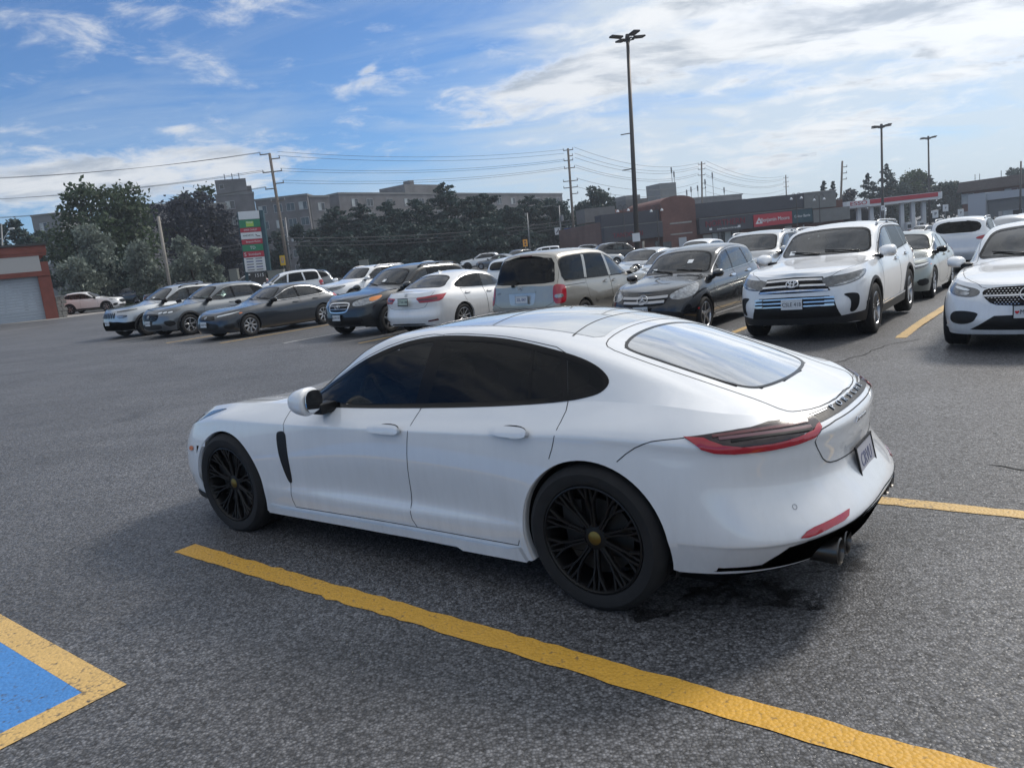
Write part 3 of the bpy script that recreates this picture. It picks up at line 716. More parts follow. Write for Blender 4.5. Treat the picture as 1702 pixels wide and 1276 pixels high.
    def door(s, poly, name='door', gap=.007, sm=1, keep=(), handle=None, hm=None, hl=.22, hh=.035):
        """poly in (x, z): the skin inside becomes a door on either side, with its shut line and handle"""
        b = s.b; P = smooth_poly(poly, sm, keep); res = []
        for d in (SIDE, -SIDE):
            u, v = b.basis(d); k = b.select([(u.x * p[0], p[1]) for p in P], d, .12)
            o = b.emit(name, s.largest(k), s.m, s.root); res.append(o)
        if gap: s.gap([(p[0], 0, p[1]) for p in P], SIDE, gap, 0, closed=True)
        if handle:
            hx, hz = handle; t = .35
            q = [(hx + hl / 2, 0, hz - hh * .35), (hx + hl / 2, 0, hz + hh * .4), (hx, 0, hz + hh * .55), (hx - hl / 2, 0, hz + hh * .5), (hx - hl / 2, 0, hz - hh * .45), (hx, 0, hz - hh * .5)]
            o = b.patch('door_handle', q, SIDE, .032, hm or s.m, res[0], res=.03, thick=.022, sm=2)
            o2 = mirror_obj(o, res[1])
            cup = [(hx + hl * .42, 0, hz - hh * .3), (hx + hl * .30, 0, hz + hh * 1.0), (hx - hl * .34, 0, hz + hh * 1.05), (hx - hl * .46, 0, hz - hh * .2)]
            s.gaps.append(b.patch('handle_recess', cup, SIDE, .0012, M_gap, None, res=.03, thick=0, sm=2)); s.gaps.append(mirror_obj(s.gaps[-1]))
        return res
    def skin(s, name, pts, d, facing=.1, gap=.007, sm=1, keep=(), m=None, close=True):
        """hood, tailgate, bumper ...: skin faces inside an outline become a part (outline given for the left half)"""
        b = s.b; full = list(pts) + [(p[0], -p[1], p[2]) for p in pts[::-1] if abs(p[1]) > 1e-6]
        P2 = smooth_poly(b.flat(full, d), sm, keep); k = b.select(P2, d, facing)
        k = s.largest(k)
        o = b.emit(name, k, m or s.m, s.root)
        if gap:
            u, v = b.basis(d); s.gap([u * p[0] + v * p[1] for p in P2], d, gap, 0, mirror=False, closed=True)
        return o
    def largest(s, k):
        """keep only the biggest connected piece of a face selection"""
        ids = np.nonzero(k)[0]; par = {}
        def find(a):
            while par.setdefault(a, a) != a: par[a] = par[par[a]]; a = par[a]
            return a
        for i in ids:
            f = s.b.F[i]
            for v in f[1:]: par[find(f[0])] = find(v)
        cnt = {}
        for i in ids: q = find(s.b.F[i][0]); cnt[q] = cnt.get(q, 0) + 1
        if not cnt: return k
        best = max(cnt, key=cnt.get); o = np.zeros_like(k)
        for i in ids: o[i] = find(s.b.F[i][0]) == best
        return o
    # -- loose parts
    def mirror_part(s, p, size=(.13, .22, .14), m=None, arm=True, yaw=.25, m_low=None):
        m = m or s.m; x, y, z = p; lx, ly, lz = size; ct, st = math.cos(yaw), math.sin(yaw)
        turn = lambda a, b_, zz, sg: (x + a * ct - b_ * st, sg * (y + a * st + b_ * ct), zz)
        for sg in (1, -1):
            bm = bmesh.new(); bmesh.ops.create_uvsphere(bm, u_segments=20, v_segments=12, radius=1)
            for v in bm.verts:
                c = v.co; f = 1.0
                e = lambda q, k: math.copysign(abs(q) ** k, q)
                cx = c.x * lx if c.x > 0 else c.x * lx * .22
                taper = 1 - .12 * max(0, c.x)
                v.co = turn(cx, e(c.y, .8) * ly / 2 * taper, z + e(c.z, .85) * lz / 2 * taper * (1 + .12 * c.y), sg)
            bm.verts.index_update(); V = [tuple(v.co) for v in bm.verts]; F = [tuple(q.index for q in f.verts) for f in bm.faces]; bm.free()
            o = obj('wing_mirror', V, F, m, s.root, True); MBf = bmesh.new(); MBf.from_mesh(o.data); bmesh.ops.recalc_face_normals(MBf, faces=MBf.faces); MBf.to_mesh(o.data); MBf.free()
            g = [turn(-lx * .235, math.copysign(abs(math.cos(a)) ** .8, math.cos(a)) * ly / 2 * .80, z + math.copysign(abs(math.sin(a)) ** .85, math.sin(a)) * lz / 2 * .78 * (1 + .12 * math.cos(a)), sg) for a in np.linspace(0, 2 * math.pi, 24, endpoint=False)]
            gb = [(q[0] - .004 * ct, q[1] - sg * .004 * st, q[2]) for q in g]
            obj('mirror_glass', g + gb, [tuple(range(24, 48))] + [(i, (i + 1) % 24, 24 + (i + 1) % 24, 24 + i) for i in range(24)], M_mirror, o)
            if arm:
                k = MB(); k.box((x + lx * .2, sg * (y - ly * .55), z - lz * .40), (.11, ly * .62, .07), bev=.02); k.build('mirror_arm', m_low or M_black, o, angle=40)
    def wheels(s, xs, y, rad, proto, rear_rad=None, yr=None):
        for i, x in enumerate(xs):
            for sg in (1, -1):
                w = proto if (i == 0 and sg == 1 and not proto.get('used')) else link_copy(proto)
                if 'used' in w: del w['used']
                w.parent = s.root; w.location = (x, sg * (y if i == 0 or yr is None else yr), rad); w.rotation_euler = (0, 0, 0 if sg == 1 else math.pi)
                if w is proto: pass
        proto['used'] = 1
    def cabin(s, x0, x1, belt, wy, seats, roof, floor=.32, seat_m=None, wheel=True, dash=None, lhd=True):
        t = MB(); sm_ = seat_m or M_seat
        t.add([(x0, -wy, floor), (x0, wy, floor), (x1, wy, floor), (x1, -wy, floor), (x0, -wy, belt), (x0, wy, belt), (x1, wy, belt), (x1, -wy, belt)],
              [(0, 1, 2, 3), (0, 4, 5, 1), (1, 5, 6, 2), (2, 6, 7, 3), (3, 7, 4, 0)])
        dx = dash or x0 - .45
        t.box(((x0 + dx) / 2, 0, belt - .10), (abs(x0 - dx) * 1.0, wy * 1.96, .20), bev=.05)
        cab = t.build('cabin', M_inter, s.root)
        for x in seats:
            for y in (.37, -.37):
                k = MB()
                k.box((x + .05, y, floor + .22), (.52, .50, .18), bev=.05)
                k.box((0, 0, 0), (.14, .48, .62), bev=.06, M=Matrix.Translation((x - .26, y, floor + .55)) @ Matrix.Rotation(R(-14), 4, 'Y'))
                k.box((0, 0, 0), (.10, .26, .17), bev=.045, M=Matrix.Translation((x - .36, y, floor + .95)) @ Matrix.Rotation(R(-8), 4, 'Y'))
                k.build('seat', sm_, s.root, angle=45)
        if wheel:
            k = MB(); c = Vector((dx - .12, .37, belt - .01)); ax = Matrix.Translation(c) @ Matrix.Rotation(R(-62), 4, 'Y')
            k.tube([ax @ Vector((.19 * math.cos(a), .19 * math.sin(a), 0)) for a in np.linspace(0, 2 * math.pi, 25)], .016, 6, False)
            for a in (0.1, math.pi - .1, -math.pi / 2): k.tube([ax @ Vector((.18 * math.cos(a), .18 * math.sin(a), 0)), ax @ Vector((0, 0, -.02))], .014, 5)
            k.build('steering_wheel', M_black, s.root, True)
        k = MB(); k.box((x0 - .75 if dash is None else dx - .30, 0, roof - .10), (.03, .22, .06), bev=.02); k.build('interior_mirror', M_black, s.root, angle=40)
    def plate(s, pos, nrm, txt, m=None, mt=None, frame_m=None, size=(.305, .152), tsize=.085, sx=.85, sub=None):
        M = frame(pos, Vector((0, 0, 1)).cross(Vector(nrm)), nrm); k = MB()
        k.box((0, 0, 0), (size[0], size[1], .006), bev=.002, M=M); o = k.build('number_plate', m or M_plate, s.root)
        if frame_m:
            k = MB()
            for (cx_, cy_, w_, h_) in ((0, size[1] / 2, size[0] + .02, .010), (0, -size[1] / 2 - .004, size[0] + .02, .024), (size[0] / 2, 0, .010, size[1] + .01), (-size[0] / 2, 0, .010, size[1] + .01)): k.box((0, 0, 0), (w_, h_, .010), M=M @ Matrix.Translation((cx_, cy_, .002)))
            f = k.build('plate_frame', frame_m, s.root)
            if sub: text('plate_frame_text', sub, M @ Matrix.Translation((0, -size[1] / 2 - .004, .0105)), .020, M_plate, f, .002)
        if txt: text('plate_text', txt, M @ Matrix.Translation((0, -.004, .004)), tsize, mt or M_platet, o, .002, 0, sx)
        return o
    def under(s, z=.20, y=.80):
        x0, x1 = s.sp['xf'] - .25, s.sp['xr'] + .25
        s.dk.add([(x0, -y * .7, z + .02), (x0, y * .7, z + .02), (x0 - .3, y, z), (x1 + .3, y, z), (x1, y * .8, z + .06), (x1, -y * .8, z + .06), (x1 + .3, -y, z), (x0 - .3, -y, z)], [tuple(range(8))])
        s.dk.build('underbody', M_under, s.root)
    def finish(s, loc=(0, 0, 0), yaw=0.0):
        b = s.b
        if s.gaps: join_objs(s.gaps, 'panel_gap', s.root)
        b.emit('body', b.live.copy(), s.m, s.root)
        place(s.root, loc, yaw); s.b = None; return s.root
def ground_z(x, y):
    """the lot: level round the near bays, rising gently to the far left, falling a little to the far right"""
    q = -.794 * x + .607 * y - 5.5
    up = .022 * (3 * math.exp((q - 3) / 3) if q < 3 else min(q, 72)) if q > -14 else 0.0
    return up - min(1.3, .035 * max(0.0, .8 * x - 5.2))
def place(root, loc, yaw):
    """stand a thing on the gently sloping lot"""
    x, y = loc[0], loc[1]; z = loc[2] if len(loc) > 2 else ground_z(x, y); e = 1.0
    n = Vector((-(ground_z(x + e, y) - ground_z(x - e, y)) / 2, -(ground_z(x, y + e) - ground_z(x, y - e)) / 2, 1)).normalized() if len(loc) < 3 else Vector((0, 0, 1))
    q = Vector((0, 0, 1)).rotation_difference(n).to_matrix() @ Matrix.Rotation(yaw, 3, 'Z')
    root.location = (x, y, z); root.rotation_euler = q.to_euler()
# ---------------------------------------------------------------- the lot
def asphalt():
    m, n, l, p = nmat('asphalt'); tcn = n.new('ShaderNodeTexCoord')
    def vor(sc, feat='F1'):
        v = n.new('ShaderNodeTexVoronoi'); v.inputs['Scale'].default_value = sc; v.feature = feat; l.new(tcn.outputs['Object'], v.inputs['Vector']); return v
    def noi(sc, det, ro=.6, st=None):
        t = n.new('ShaderNodeTexNoise'); t.inputs['Scale'].default_value = sc; t.inputs['Detail'].default_value = det; t.inputs['Roughness'].default_value = ro
        if st:
            mp = n.new('ShaderNodeMapping'); mp.inputs['Scale'].default_value = st; mp.inputs['Rotation'].default_value = (0, 0, R(-37)); l.new(tcn.outputs['Object'], mp.inputs[0]); l.new(mp.outputs[0], t.inputs['Vector'])
        else: l.new(tcn.outputs['Object'], t.inputs['Vector'])
        return t.outputs['Fac']
    def rng_(v, a, b, c, d):
        r = n.new('ShaderNodeMapRange'); 
        for i, q in enumerate((a, b, c, d)): r.inputs[1 + i].default_value = q
        l.new(v, r.inputs[0]); return r.outputs[0]
    def mul(a, b, op='MULTIPLY'):
        x = n.new('ShaderNodeMath'); x.operation = op
        for i, q in enumerate((a, b)):
            if isinstance(q, (int, float)): x.inputs[i].default_value = q
            else: l.new(q, x.inputs[i])
        return x.outputs[0]
    st = vor(80); rnd = n.new('ShaderNodeSeparateColor'); l.new(st.outputs['Color'], rnd.inputs[0])
    stone = rng_(rnd.outputs[0], .0, 1, .45, 1.70)
    worn = rng_(noi(30, 5, .7), .34, .66, .55, 1.28)
    patch = rng_(noi(.35, 5, .6), .35, .7, .78, 1.18)
    streak = rng_(noi(.25, 6, .65, (1, 6, 1)), .4, .7, .88, 1.12)
    crack = rng_(st.outputs['Distance'], .0, .75, 1.15, .35)
    val = mul(mul(mul(stone, worn), mul(patch, streak)), crack)
    stain = rng_(noi(.8, 4, .5), .62, .78, 1.0, .55)
    val = mul(val, stain)
    sc_ = n.new('ShaderNodeVectorMath'); sc_.operation = 'SCALE'; sc_.inputs[0].default_value = (.160, .162, .172); l.new(val, sc_.inputs['Scale']); l.new(sc_.outputs[0], p.inputs['Base Color'])
    l.new(rng_(rnd.outputs[1], 0, 1, .38, .8), p.inputs['Roughness']); p.inputs['Specular IOR Level'].default_value = .5
    b = n.new('ShaderNodeBump'); b.inputs['Strength'].default_value = .6; b.inputs['Distance'].default_value = .005
    l.new(mul(rng_(st.outputs['Distance'], 0, .8, 1, 0), rng_(noi(30, 5, .7), .35, .65, .3, 1)), b.inputs['Height']); l.new(b.outputs[0], p.inputs['Normal'])
    return m
def road_paint(name, col, wear=.5):
    """worn road paint: the asphalt's stones show through"""
    m, n, l, p = nmat(name); tcn = n.new('ShaderNodeTexCoord')
    v = n.new('ShaderNodeTexVoronoi'); v.inputs['Scale'].default_value = 60; l.new(tcn.outputs['Object'], v.inputs['Vector'])
    t = n.new('ShaderNodeTexNoise'); t.inputs['Scale'].default_value = 22; t.inputs['Detail'].default_value = 9; t.inputs['Roughness'].default_value = .75; l.new(tcn.outputs['Object'], t.inputs['Vector'])
    t2 = n.new('ShaderNodeTexNoise'); t2.inputs['Scale'].default_value = 1.6; t2.inputs['Detail'].default_value = 4; l.new(tcn.outputs['Object'], t2.inputs['Vector'])
    a = n.new('ShaderNodeMath'); a.operation = 'MULTIPLY_ADD'; l.new(v.outputs['Distance'], a.inputs[0]); a.inputs[1].default_value = .30; l.new(t.outputs['Fac'], a.inputs[2])
    a2 = n.new('ShaderNodeMath'); a2.operation = 'MULTIPLY_ADD'; l.new(t2.outputs['Fac'], a2.inputs[0]); a2.inputs[1].default_value = .35; l.new(a.outputs[0], a2.inputs[2])
    r = n.new('ShaderNodeMapRange'); r.inputs[1].default_value = .94 - wear * .25; r.inputs[2].default_value = 1.16 - wear * .25; l.new(a2.outputs[0], r.inputs[0])
    m1 = n.new('ShaderNodeMapRange'); m1.inputs[1].default_value = .3; m1.inputs[2].default_value = .7; m1.inputs[3].default_value = .78; m1.inputs[4].default_value = 1.15; l.new(t.outputs['Fac'], m1.inputs[0])
    s = n.new('ShaderNodeVectorMath'); s.operation = 'SCALE'; s.inputs[0].default_value = col; l.new(m1.outputs[0], s.inputs['Scale'])
    mx = n.new('ShaderNodeMix'); mx.data_type = 'RGBA'; l.new(r.outputs[0], mx.inputs[0]); l.new(s.outputs[0], mx.inputs[6]); mx.inputs[7].default_value = (.055, .054, .056, 1)
    l.new(mx.outputs[2], p.inputs['Base Color']); p.inputs['Roughness'].default_value = .6
    b = n.new('ShaderNodeBump'); b.inputs['Strength'].default_value = .7; b.inputs['Distance'].default_value = .005; b.invert = True; l.new(v.outputs['Distance'], b.inputs['Height']); l.new(b.outputs[0], p.inputs['Normal'])
    return m
M_asph = asphalt()
M_crack = mat('crack_dark', (.018, .018, .018), .9)
def blotch_mat():
    m, n, l, p = nmat('dark_blotch'); o = n['Material Output']; tcn = n.new('ShaderNodeTexCoord'); t = n.new('ShaderNodeTexNoise'); t.inputs['Scale'].default_value = 9; t.inputs['Detail'].default_value = 7; t.inputs['Roughness'].default_value = .7; l.new(tcn.outputs['Object'], t.inputs['Vector'])
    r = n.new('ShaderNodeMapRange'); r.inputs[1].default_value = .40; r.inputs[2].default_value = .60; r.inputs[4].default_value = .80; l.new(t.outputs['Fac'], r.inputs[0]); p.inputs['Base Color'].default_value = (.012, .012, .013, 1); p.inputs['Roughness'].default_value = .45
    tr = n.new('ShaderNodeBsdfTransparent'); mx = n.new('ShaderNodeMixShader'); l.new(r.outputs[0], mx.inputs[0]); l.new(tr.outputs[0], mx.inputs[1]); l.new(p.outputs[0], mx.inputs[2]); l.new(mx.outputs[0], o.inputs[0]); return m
M_blotch = blotch_mat()
M_yel = road_paint('yellow_road_paint', (.66, .36, .045), .12); M_yelw = road_paint('worn_yellow_road_paint', (.64, .42, .15), .38); M_blue = road_paint('blue_road_paint', (.06, .23, .56), .22); M_wht = road_paint('white_road_paint', (.6, .6, .58), .7)
def sheet(name, poly, h, m, step=2.0, kind='structure'):
    """a flat sheet draped on the ground"""
    P = resample(poly, step); A = np.array(P); lo, hi = A.min(0), A.max(0); pts = list(P); n0 = len(P)
    if step < 50:
        gx, gy = np.meshgrid(np.arange(lo[0] + step / 2, hi[0], step), np.arange(lo[1] + step / 2, hi[1], step)); g = np.stack([gx.ravel(), gy.ravel()], -1)
        if len(g): pts += [tuple(q) for q in g[in_poly(g, P)]]
    vo, _, fo, *_ = delaunay_2d_cdt([Vector(q) for q in pts], [(i, (i + 1) % n0) for i in range(n0)], [], 0, 1e-5)
    V = np.array([tuple(q) for q in vo]); T = np.array([f for f in fo]); T = T[in_poly(V[T].mean(1), P)]
    o = obj(name, [(x, y, ground_z(x, y) + h) for x, y in V], [tuple(t) for t in T.tolist()], m); tag(o, kind=kind); return o
def grid_axis(lo, hi, near, far):
    a = [0.0]
    while a[-1] < hi: a.append(a[-1] + (near if a[-1] < 60 else far))
    b = [0.0]
    while b[-1] > lo: b.append(b[-1] - (near if b[-1] > -60 else far))
    return np.array(b[::-1][:-1] + a)
gx, gy = grid_axis(-1500, 1500, 3, 60), grid_axis(-60, 2500, 3, 60)
GV = [(x, y, ground_z(x, y)) for y in gy for x in gx]; nx = len(gx)
tag(obj('ground', GV, [(j * nx + i, j * nx + i + 1, (j + 1) * nx + i + 1, (j + 1) * nx + i) for j in range(len(gy) - 1) for i in range(nx - 1)], M_asph, None, True), kind='structure')
def strip(name, a, b, w, m, h=.004, w2=None):
    a, b = Vector(a), Vector(b); t = (b - a).normalized(); n = Vector((-t.y, t.x)); w2 = w2 or w
    r = random.Random(int(a.x * 100 + a.y * 10)); L = (b - a).length; k = max(4, int(L / .07)); jit = lambda: r.gauss(0, .0045)
    up = [tuple(a + t * (L * i / k) + n * (w / 2 + jit())) for i in range(k + 1)]; dn = [tuple(a + t * (L * i / k) - n * (w / 2 + jit())) for i in range(k + 1)]
    return sheet(name, dn + up[::-1], h, m, .6)
A_DIR = Vector((-.780, .626)); B_DIR = Vector((.626, .780))
def off(p, a=0.0, b=0.0): return tuple(Vector(p) + A_DIR * a + B_DIR * b)
A0 = (-2.33, 4.955)
strip('bay_line', A0, off(A0, -6.6), .145, M_yel)
strip('bay_line', off(A0, 0, 2.42), off(A0, -7.5, 2.42), .125, M_yelw)
BC = (-1.87, 3.193)
# irregular dark blotches on the ground under the rear bumper; cracks
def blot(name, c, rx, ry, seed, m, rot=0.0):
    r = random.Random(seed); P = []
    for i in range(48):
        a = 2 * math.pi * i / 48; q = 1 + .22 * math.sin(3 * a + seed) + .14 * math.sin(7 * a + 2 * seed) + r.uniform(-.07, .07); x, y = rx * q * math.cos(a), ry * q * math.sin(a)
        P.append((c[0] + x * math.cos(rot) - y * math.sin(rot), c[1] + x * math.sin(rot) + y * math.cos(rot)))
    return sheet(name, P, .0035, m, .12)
blot('dark_blotch', (1.02, 3.42), .30, .17, 3, M_blotch, R(-20)); blot('dark_blotch', (1.55, 3.62), .16, .09, 5, M_blotch, R(10)); blot('dark_blotch', (.55, 3.35), .14, .08, 8, M_blotch)
def crack(p, d, n, seed, w=.011, st=.09):
    r = random.Random(seed); p = Vector(p); a = math.atan2(d[1], d[0]); L = []; 
    for i in range(n): L.append(p.copy()); a += r.uniform(-.5, .5); a = .82 * a + .18 * math.atan2(d[1], d[0]); p = p + Vector((math.cos(a), math.sin(a))) * st * r.uniform(.6, 1.3)
    V = []; 
    for i, q in enumerate(L):
        t = (L[min(i + 1, n - 1)] - L[max(i - 1, 0)]).normalized(); nn = Vector((-t.y, t.x)) * w * r.uniform(.35, 1.1) * (1 if 0 < i < n - 1 else .05); V += [(q.x + nn.x, q.y + nn.y, ground_z(q.x, q.y) + .003), (q.x - nn.x, q.y - nn.y, ground_z(q.x, q.y) + .003)]
    tag(obj('asphalt_crack', V, [(2 * i, 2 * i + 1, 2 * i + 3, 2 * i + 2) for i in range(n - 1)], M_crack), kind='structure')
crack(off(A0, -5.2, 2.28), (.78, -.63), 30, 1); crack((3.1, 4.9), (.35, -1), 16, 2); crack((3.05, 4.4), (-.2, -1), 12, 3); crack((2.5, 8.6), (1, .5), 34, 6, .012, .12)
nB = Vector((-.60, -.80))
def loc2(a, b): return tuple(Vector(BC) + A_DIR * a + nB * b)
sheet('blue_bay', [loc2(.13, .14), loc2(3.4, .14), loc2(3.4, 2.6), loc2(.13, 2.6)], .004, M_blue, .6)
sheet('bay_border', [loc2(0, 0), loc2(3.6, 0), loc2(3.6, .14), loc2(.13, .14), loc2(.13, 2.8), loc2(0, 2.8)], .0045, M_yelw, .6)
for i in range(-1, 9):
    o_ = 2.15 + 2.83 * i
    a0 = Vector((-.79, .613)) * o_ + Vector((.613, .79)) * 11.8
    a1 = a0 + Vector((.613, .79)) * 5.0
    strip('stall_line', a0, a1, .15 if i < 3 else .11, M_yelw if i % 3 != 2 else M_wht)
# ---------------------------------------------------------------- the white sports saloon in the foreground
P_white = paint('white_pearl_paint', (0.75, 0.765, 0.785), rough=.4, dirt=.045)
def build_main_car():
    c = Car('sports_saloon', 'white sloping-roofed sports saloon with black wheels, nearest car', 'car', PAN, P_white, dx=.02, ne=18, nt=20, nb=7)
    b = c.b
    c.arch(0, .352, .392, lip=.035, flare=.004, squash=1.0)
    c.arch(-2.95, .352, .40, lip=.04, flare=.005)
    dlo = [(-.66, .926), (-.955, 1.055), (-1.256, 1.19), (-1.53, 1.28), (-1.758, 1.312), (-1.98, 1.313), (-2.262, 1.293), (-2.46, 1.262), (-2.67, 1.218), (-2.82, 1.178), (-2.93, 1.132), (-2.993, 1.078), (-2.965, 1.033), (-2.895, 1.011), (-2.773, .990), (-2.48, .964), (-1.96, .937), (-1.08, .912)]
    c.side_glass(dlo, [((-1.858, 1.295), (-1.803, .95)), ((-2.505, 1.235), (-2.555, .985)), ((-2.70, 1.195), (-2.765, 1.005))], [G_front, G_dark, G_dark, G_dark], ring=.026, pillar=[.10, .02, .035], sm=2, keep=(0,))
    c.end_glass('windscreen', [(-.40, 0, .952), (-.42, .35, .952), (-.55, .64, .955), (-.66, .70, .975), (-1.0, .66, 1.125), (-1.38, .575, 1.285), (-1.45, .30, 1.335), (-1.46, 0, 1.345)], TOP, G_mid, ring=.035)
    c.end_glass('rear_window', [(-2.875, 0, 1.248), (-2.885, .25, 1.24), (-2.915, .42, 1.215), (-2.965, .485, 1.195), (-3.18, .475, 1.115), (-3.43, .455, 1.03), (-3.56, .41, .985), (-3.61, .28, .975), (-3.638, .0, .969)], TOP, G_rear, ring=.016, sm=3, res=.02)
    # roof glass panel
    c.panel('roof_panel', [(-1.53, .0, 1.35), (-1.55, .30, 1.35), (-1.62, .49, 1.35), (-2.14, .50, 1.345), (-2.42, .487, 1.32), (-2.64, .455, 1.285), (-2.80, .44, 1.24), (-2.775, .25, 1.26), (-2.765, 0, 1.27)] + [(p[0], -p[1], p[2]) for p in [(-2.775, .25, 1.26), (-2.80, .44, 1.24), (-2.64, .455, 1.285), (-2.42, .487, 1.32), (-2.14, .50, 1.345), (-1.62, .49, 1.35), (-1.55, .30, 1.35)]], TOP, .0025, M_roofg, mirror=False, res=.06, sm=1)
    for xx in (-2.14, -2.66): c.gap([(xx, .49, 1.3), (xx + .03, .25, 1.3), (xx + .04, 0, 1.3), (xx + .03, -.25, 1.3), (xx, -.49, 1.3)], TOP, .008, 1, False, off=.0035)
    # tailgate
    c.skin('tailgate', [(-2.80, 0, 1.27), (-2.813, .30, 1.256), (-2.835, .46, 1.235), (-2.883, .525, 1.21), (-3.04, .54, 1.158), (-3.31, .525, 1.065), (-3.53, .508, .988), (-3.63, .50, .952), (-3.74, .51, .912), (-3.775, .48, .90), (-3.83, .36, .895), (-3.86, .18, .895), (-3.865, 0, .89)], TOP, .25, .006, 1)
    c.skin('boot_panel', [(-3.9, 0, .835), (-3.88, .46, .835), (-3.87, .545, .80), (-3.885, .505, .735), (-3.89, .45, .674), (-3.90, .38, .648), (-3.92, .19, .636), (-3.93, 0, .634)], REAR, .2, .006, 1)
    # doors
    c.door([(-.66, .935), (-.665, .86), (-.69, .775), (-.685, .60), (-.68, .435), (-.668, .33), (-.69, .268), (-1.2, .266), (-1.775, .266), (-1.735, .325), (-1.748, .44), (-1.772, .657), (-1.798, .834), (-1.815, .95), (-1.84, 1.10), (-1.865, 1.318), (-1.75, 1.325), (-1.52, 1.292), (-1.25, 1.20), (-.95, 1.065)], gap=.0045, handle=(-1.62, .822), hl=.25, hh=.033, keep=(0, 6, 8, 15))
    c.door([(-1.815, .95), (-1.798, .834), (-1.772, .657), (-1.748, .44), (-1.735, .325), (-1.775, .266), (-2.2, .266), (-2.50, .268), (-2.535, .35), (-2.57, .50), (-2.64, .62), (-2.735, .70), (-2.785, .826), (-2.805, .944), (-2.785, .99), (-2.74, 1.15), (-2.70, 1.225), (-2.46, 1.272), (-2.262, 1.303), (-1.98, 1.322), (-1.865, 1.32), (-1.84, 1.10)], gap=.0045, handle=(-2.515, .853), hl=.25, hh=.033, keep=(5, 7, 14, 20))
    # bonnet, rear bumper, sill
    c.skin('bonnet', [(.90, 0, .70), (.80, .38, .75), (.55, .60, .83), (.25, .66, .88), (-.1, .70, .91), (-.45, .72, .94), (-.42, .35, .95), (-.39, 0, .95)], TOP, .3, .006, 1)
    c.skin('rear_bumper', [(-3.93, 0, .63), (-3.92, .19, .63), (-3.90, .385, .645), (-3.88, .51, .73), (-3.86, .60, .79), (-3.8, .76, .80), (-3.6, .99, .80), (-3.6, 1.1, .2), (-4, 0, .2)], REAR, .1, 0, 0)
    c.gap([(-3.098, .957, .738), (-3.188, .94, .813), (-3.274, .921, .852), (-3.331, .911, .861), (-3.43, .891, .871)], SIDE, .005, 1)
    # side skirt with an upper ledge
    c.panel('side_skirt', [(-.405, .92, .258), (-.5, .92, .250), (-1.5, .92, .248), (-2.45, .92, .248), (-2.515, .92, .262), (-2.55, .92, .19), (-1.5, .92, .18), (-.41, .92, .186)], SIDE, .022, P_white, res=.05, thick=.024, sm=0)
    # front: lamps, intakes, vents, marker
    c.panel('headlight', [(.40, .80, .80), (.30, .80, .845), (.05, .80, .875), (.10, .80, .845), (.45, .85, .74), (.62, .70, .70), (.70, .58, .735), (.62, .6, .80)], Vector((-.55, -.75, -.35)).normalized(), .003, M_lensd, res=.05)
    c.panel('front_intake', [(.95, 0, .34), (.95, .5, .33), (.85, .66, .36), (.85, .66, .45), (.9, .55, .48), (.97, 0, .48)] + [(p[0], -p[1], p[2]) for p in [(.9, .55, .48), (.85, .66, .45), (.85, .66, .36), (.95, .5, .33)]], FRONT, .003, M_black, mirror=False, res=.06)
    c.panel('front_splitter', [(.55, .9, .255), (.35, .9, .25), (.385, .9, .19), (.62, .9, .20)], SIDE, .012, M_black, res=.06, thick=.012, sm=0)
    c.panel('side_vent', [(-.604, 0, .752), (-.628, 0, .774), (-.70, 0, .776), (-.706, 0, .70), (-.703, 0, .47), (-.69, 0, .425), (-.655, 0, .445), (-.618, 0, .60)], SIDE, .003, M_black, res=.03, thick=.002)
    #c.panel('vent_strip', [(-.652, 0, .50), (-.645, 0, .65), (-.652, 0, .65), (-.664, 0, .46)], SIDE, .007, M_chrome, res=.04, thick=.004, sm=0)
    c.panel('marker_lamp', [(.50, .9, .572), (.425, .93, .58), (.425, .93, .612), (.50, .9, .604)], SIDE, .007, M_amber, res=.012, sm=1)
    # rear lamps and the dark band with its lettering
    dd = Vector((.72, -.69, 0)).normalized()
    tail = [(-3.421, .891, .873), (-3.58, .813, .888), (-3.716, .652, .889), (-3.768, .553, .886), (-3.832, .44, .880), (-3.872, .455, .852), (-3.882, .478, .832), (-3.868, .549, .806), (-3.822, .647, .799), (-3.744, .754, .798), (-3.628, .854, .801), (-3.558, .887, .809), (-3.502, .9, .827)]
    t1, t2 = c.panel('tail_lamp', tail, dd, .005, M_smoke, res=.03, thick=.006, sm=1, keep=(0,))
    low_ = [tail[0]] + tail[12:5:-1]
    red = low_ + [(-3.874, .470, .848), (-3.868, .490, .846), (-3.862, .535, .832), (-3.82, .640, .824), (-3.745, .740, .822), (-3.65, .825, .826), (-3.575, .857, .838), (-3.53, .873, .856), (-3.505, .878, .868)]
    o = b.patch('lamp_lens', red, dd, .010, M_red, t1, res=.025, thick=.004, sm=0); mirror_obj(o, t2)
    for (xa, za), (xb, zb), hh, mm in (((-3.56, .862), (-3.845, .846), .0045, M_lensr), ((-3.60, .850), (-3.84, .838), .004, M_black), ((-3.54, .872), (-3.845, .864), .004, M_redd)):
        q = []
        for t in np.linspace(0, 1, 7): x = xa + (xb - xa) * t; q.append((x, 0, za + (zb - za) * t + .008 * math.sin(math.pi * t) + hh))
        q2 = [(x, 0, z - 2 * hh) for x, _, z in q[::-1]]; yy = lambda x: float(np.interp(-x, [3.5, 3.58, 3.65, 3.745, 3.82, 3.87], [.88, .845, .80, .70, .58, .46]))
        o = b.patch('lamp_bar', [(x, yy(x), z) for x, _, z in q + q2], dd, .0095, mm, t1, res=.04, thick=.005, sm=0); mirror_obj(o, t2)
    band = [(-3.5, .80, .884), (-3.6, .66, .884), (-3.7, .50, .882), (-3.8, .25, .880), (-3.9, 0, .879)]
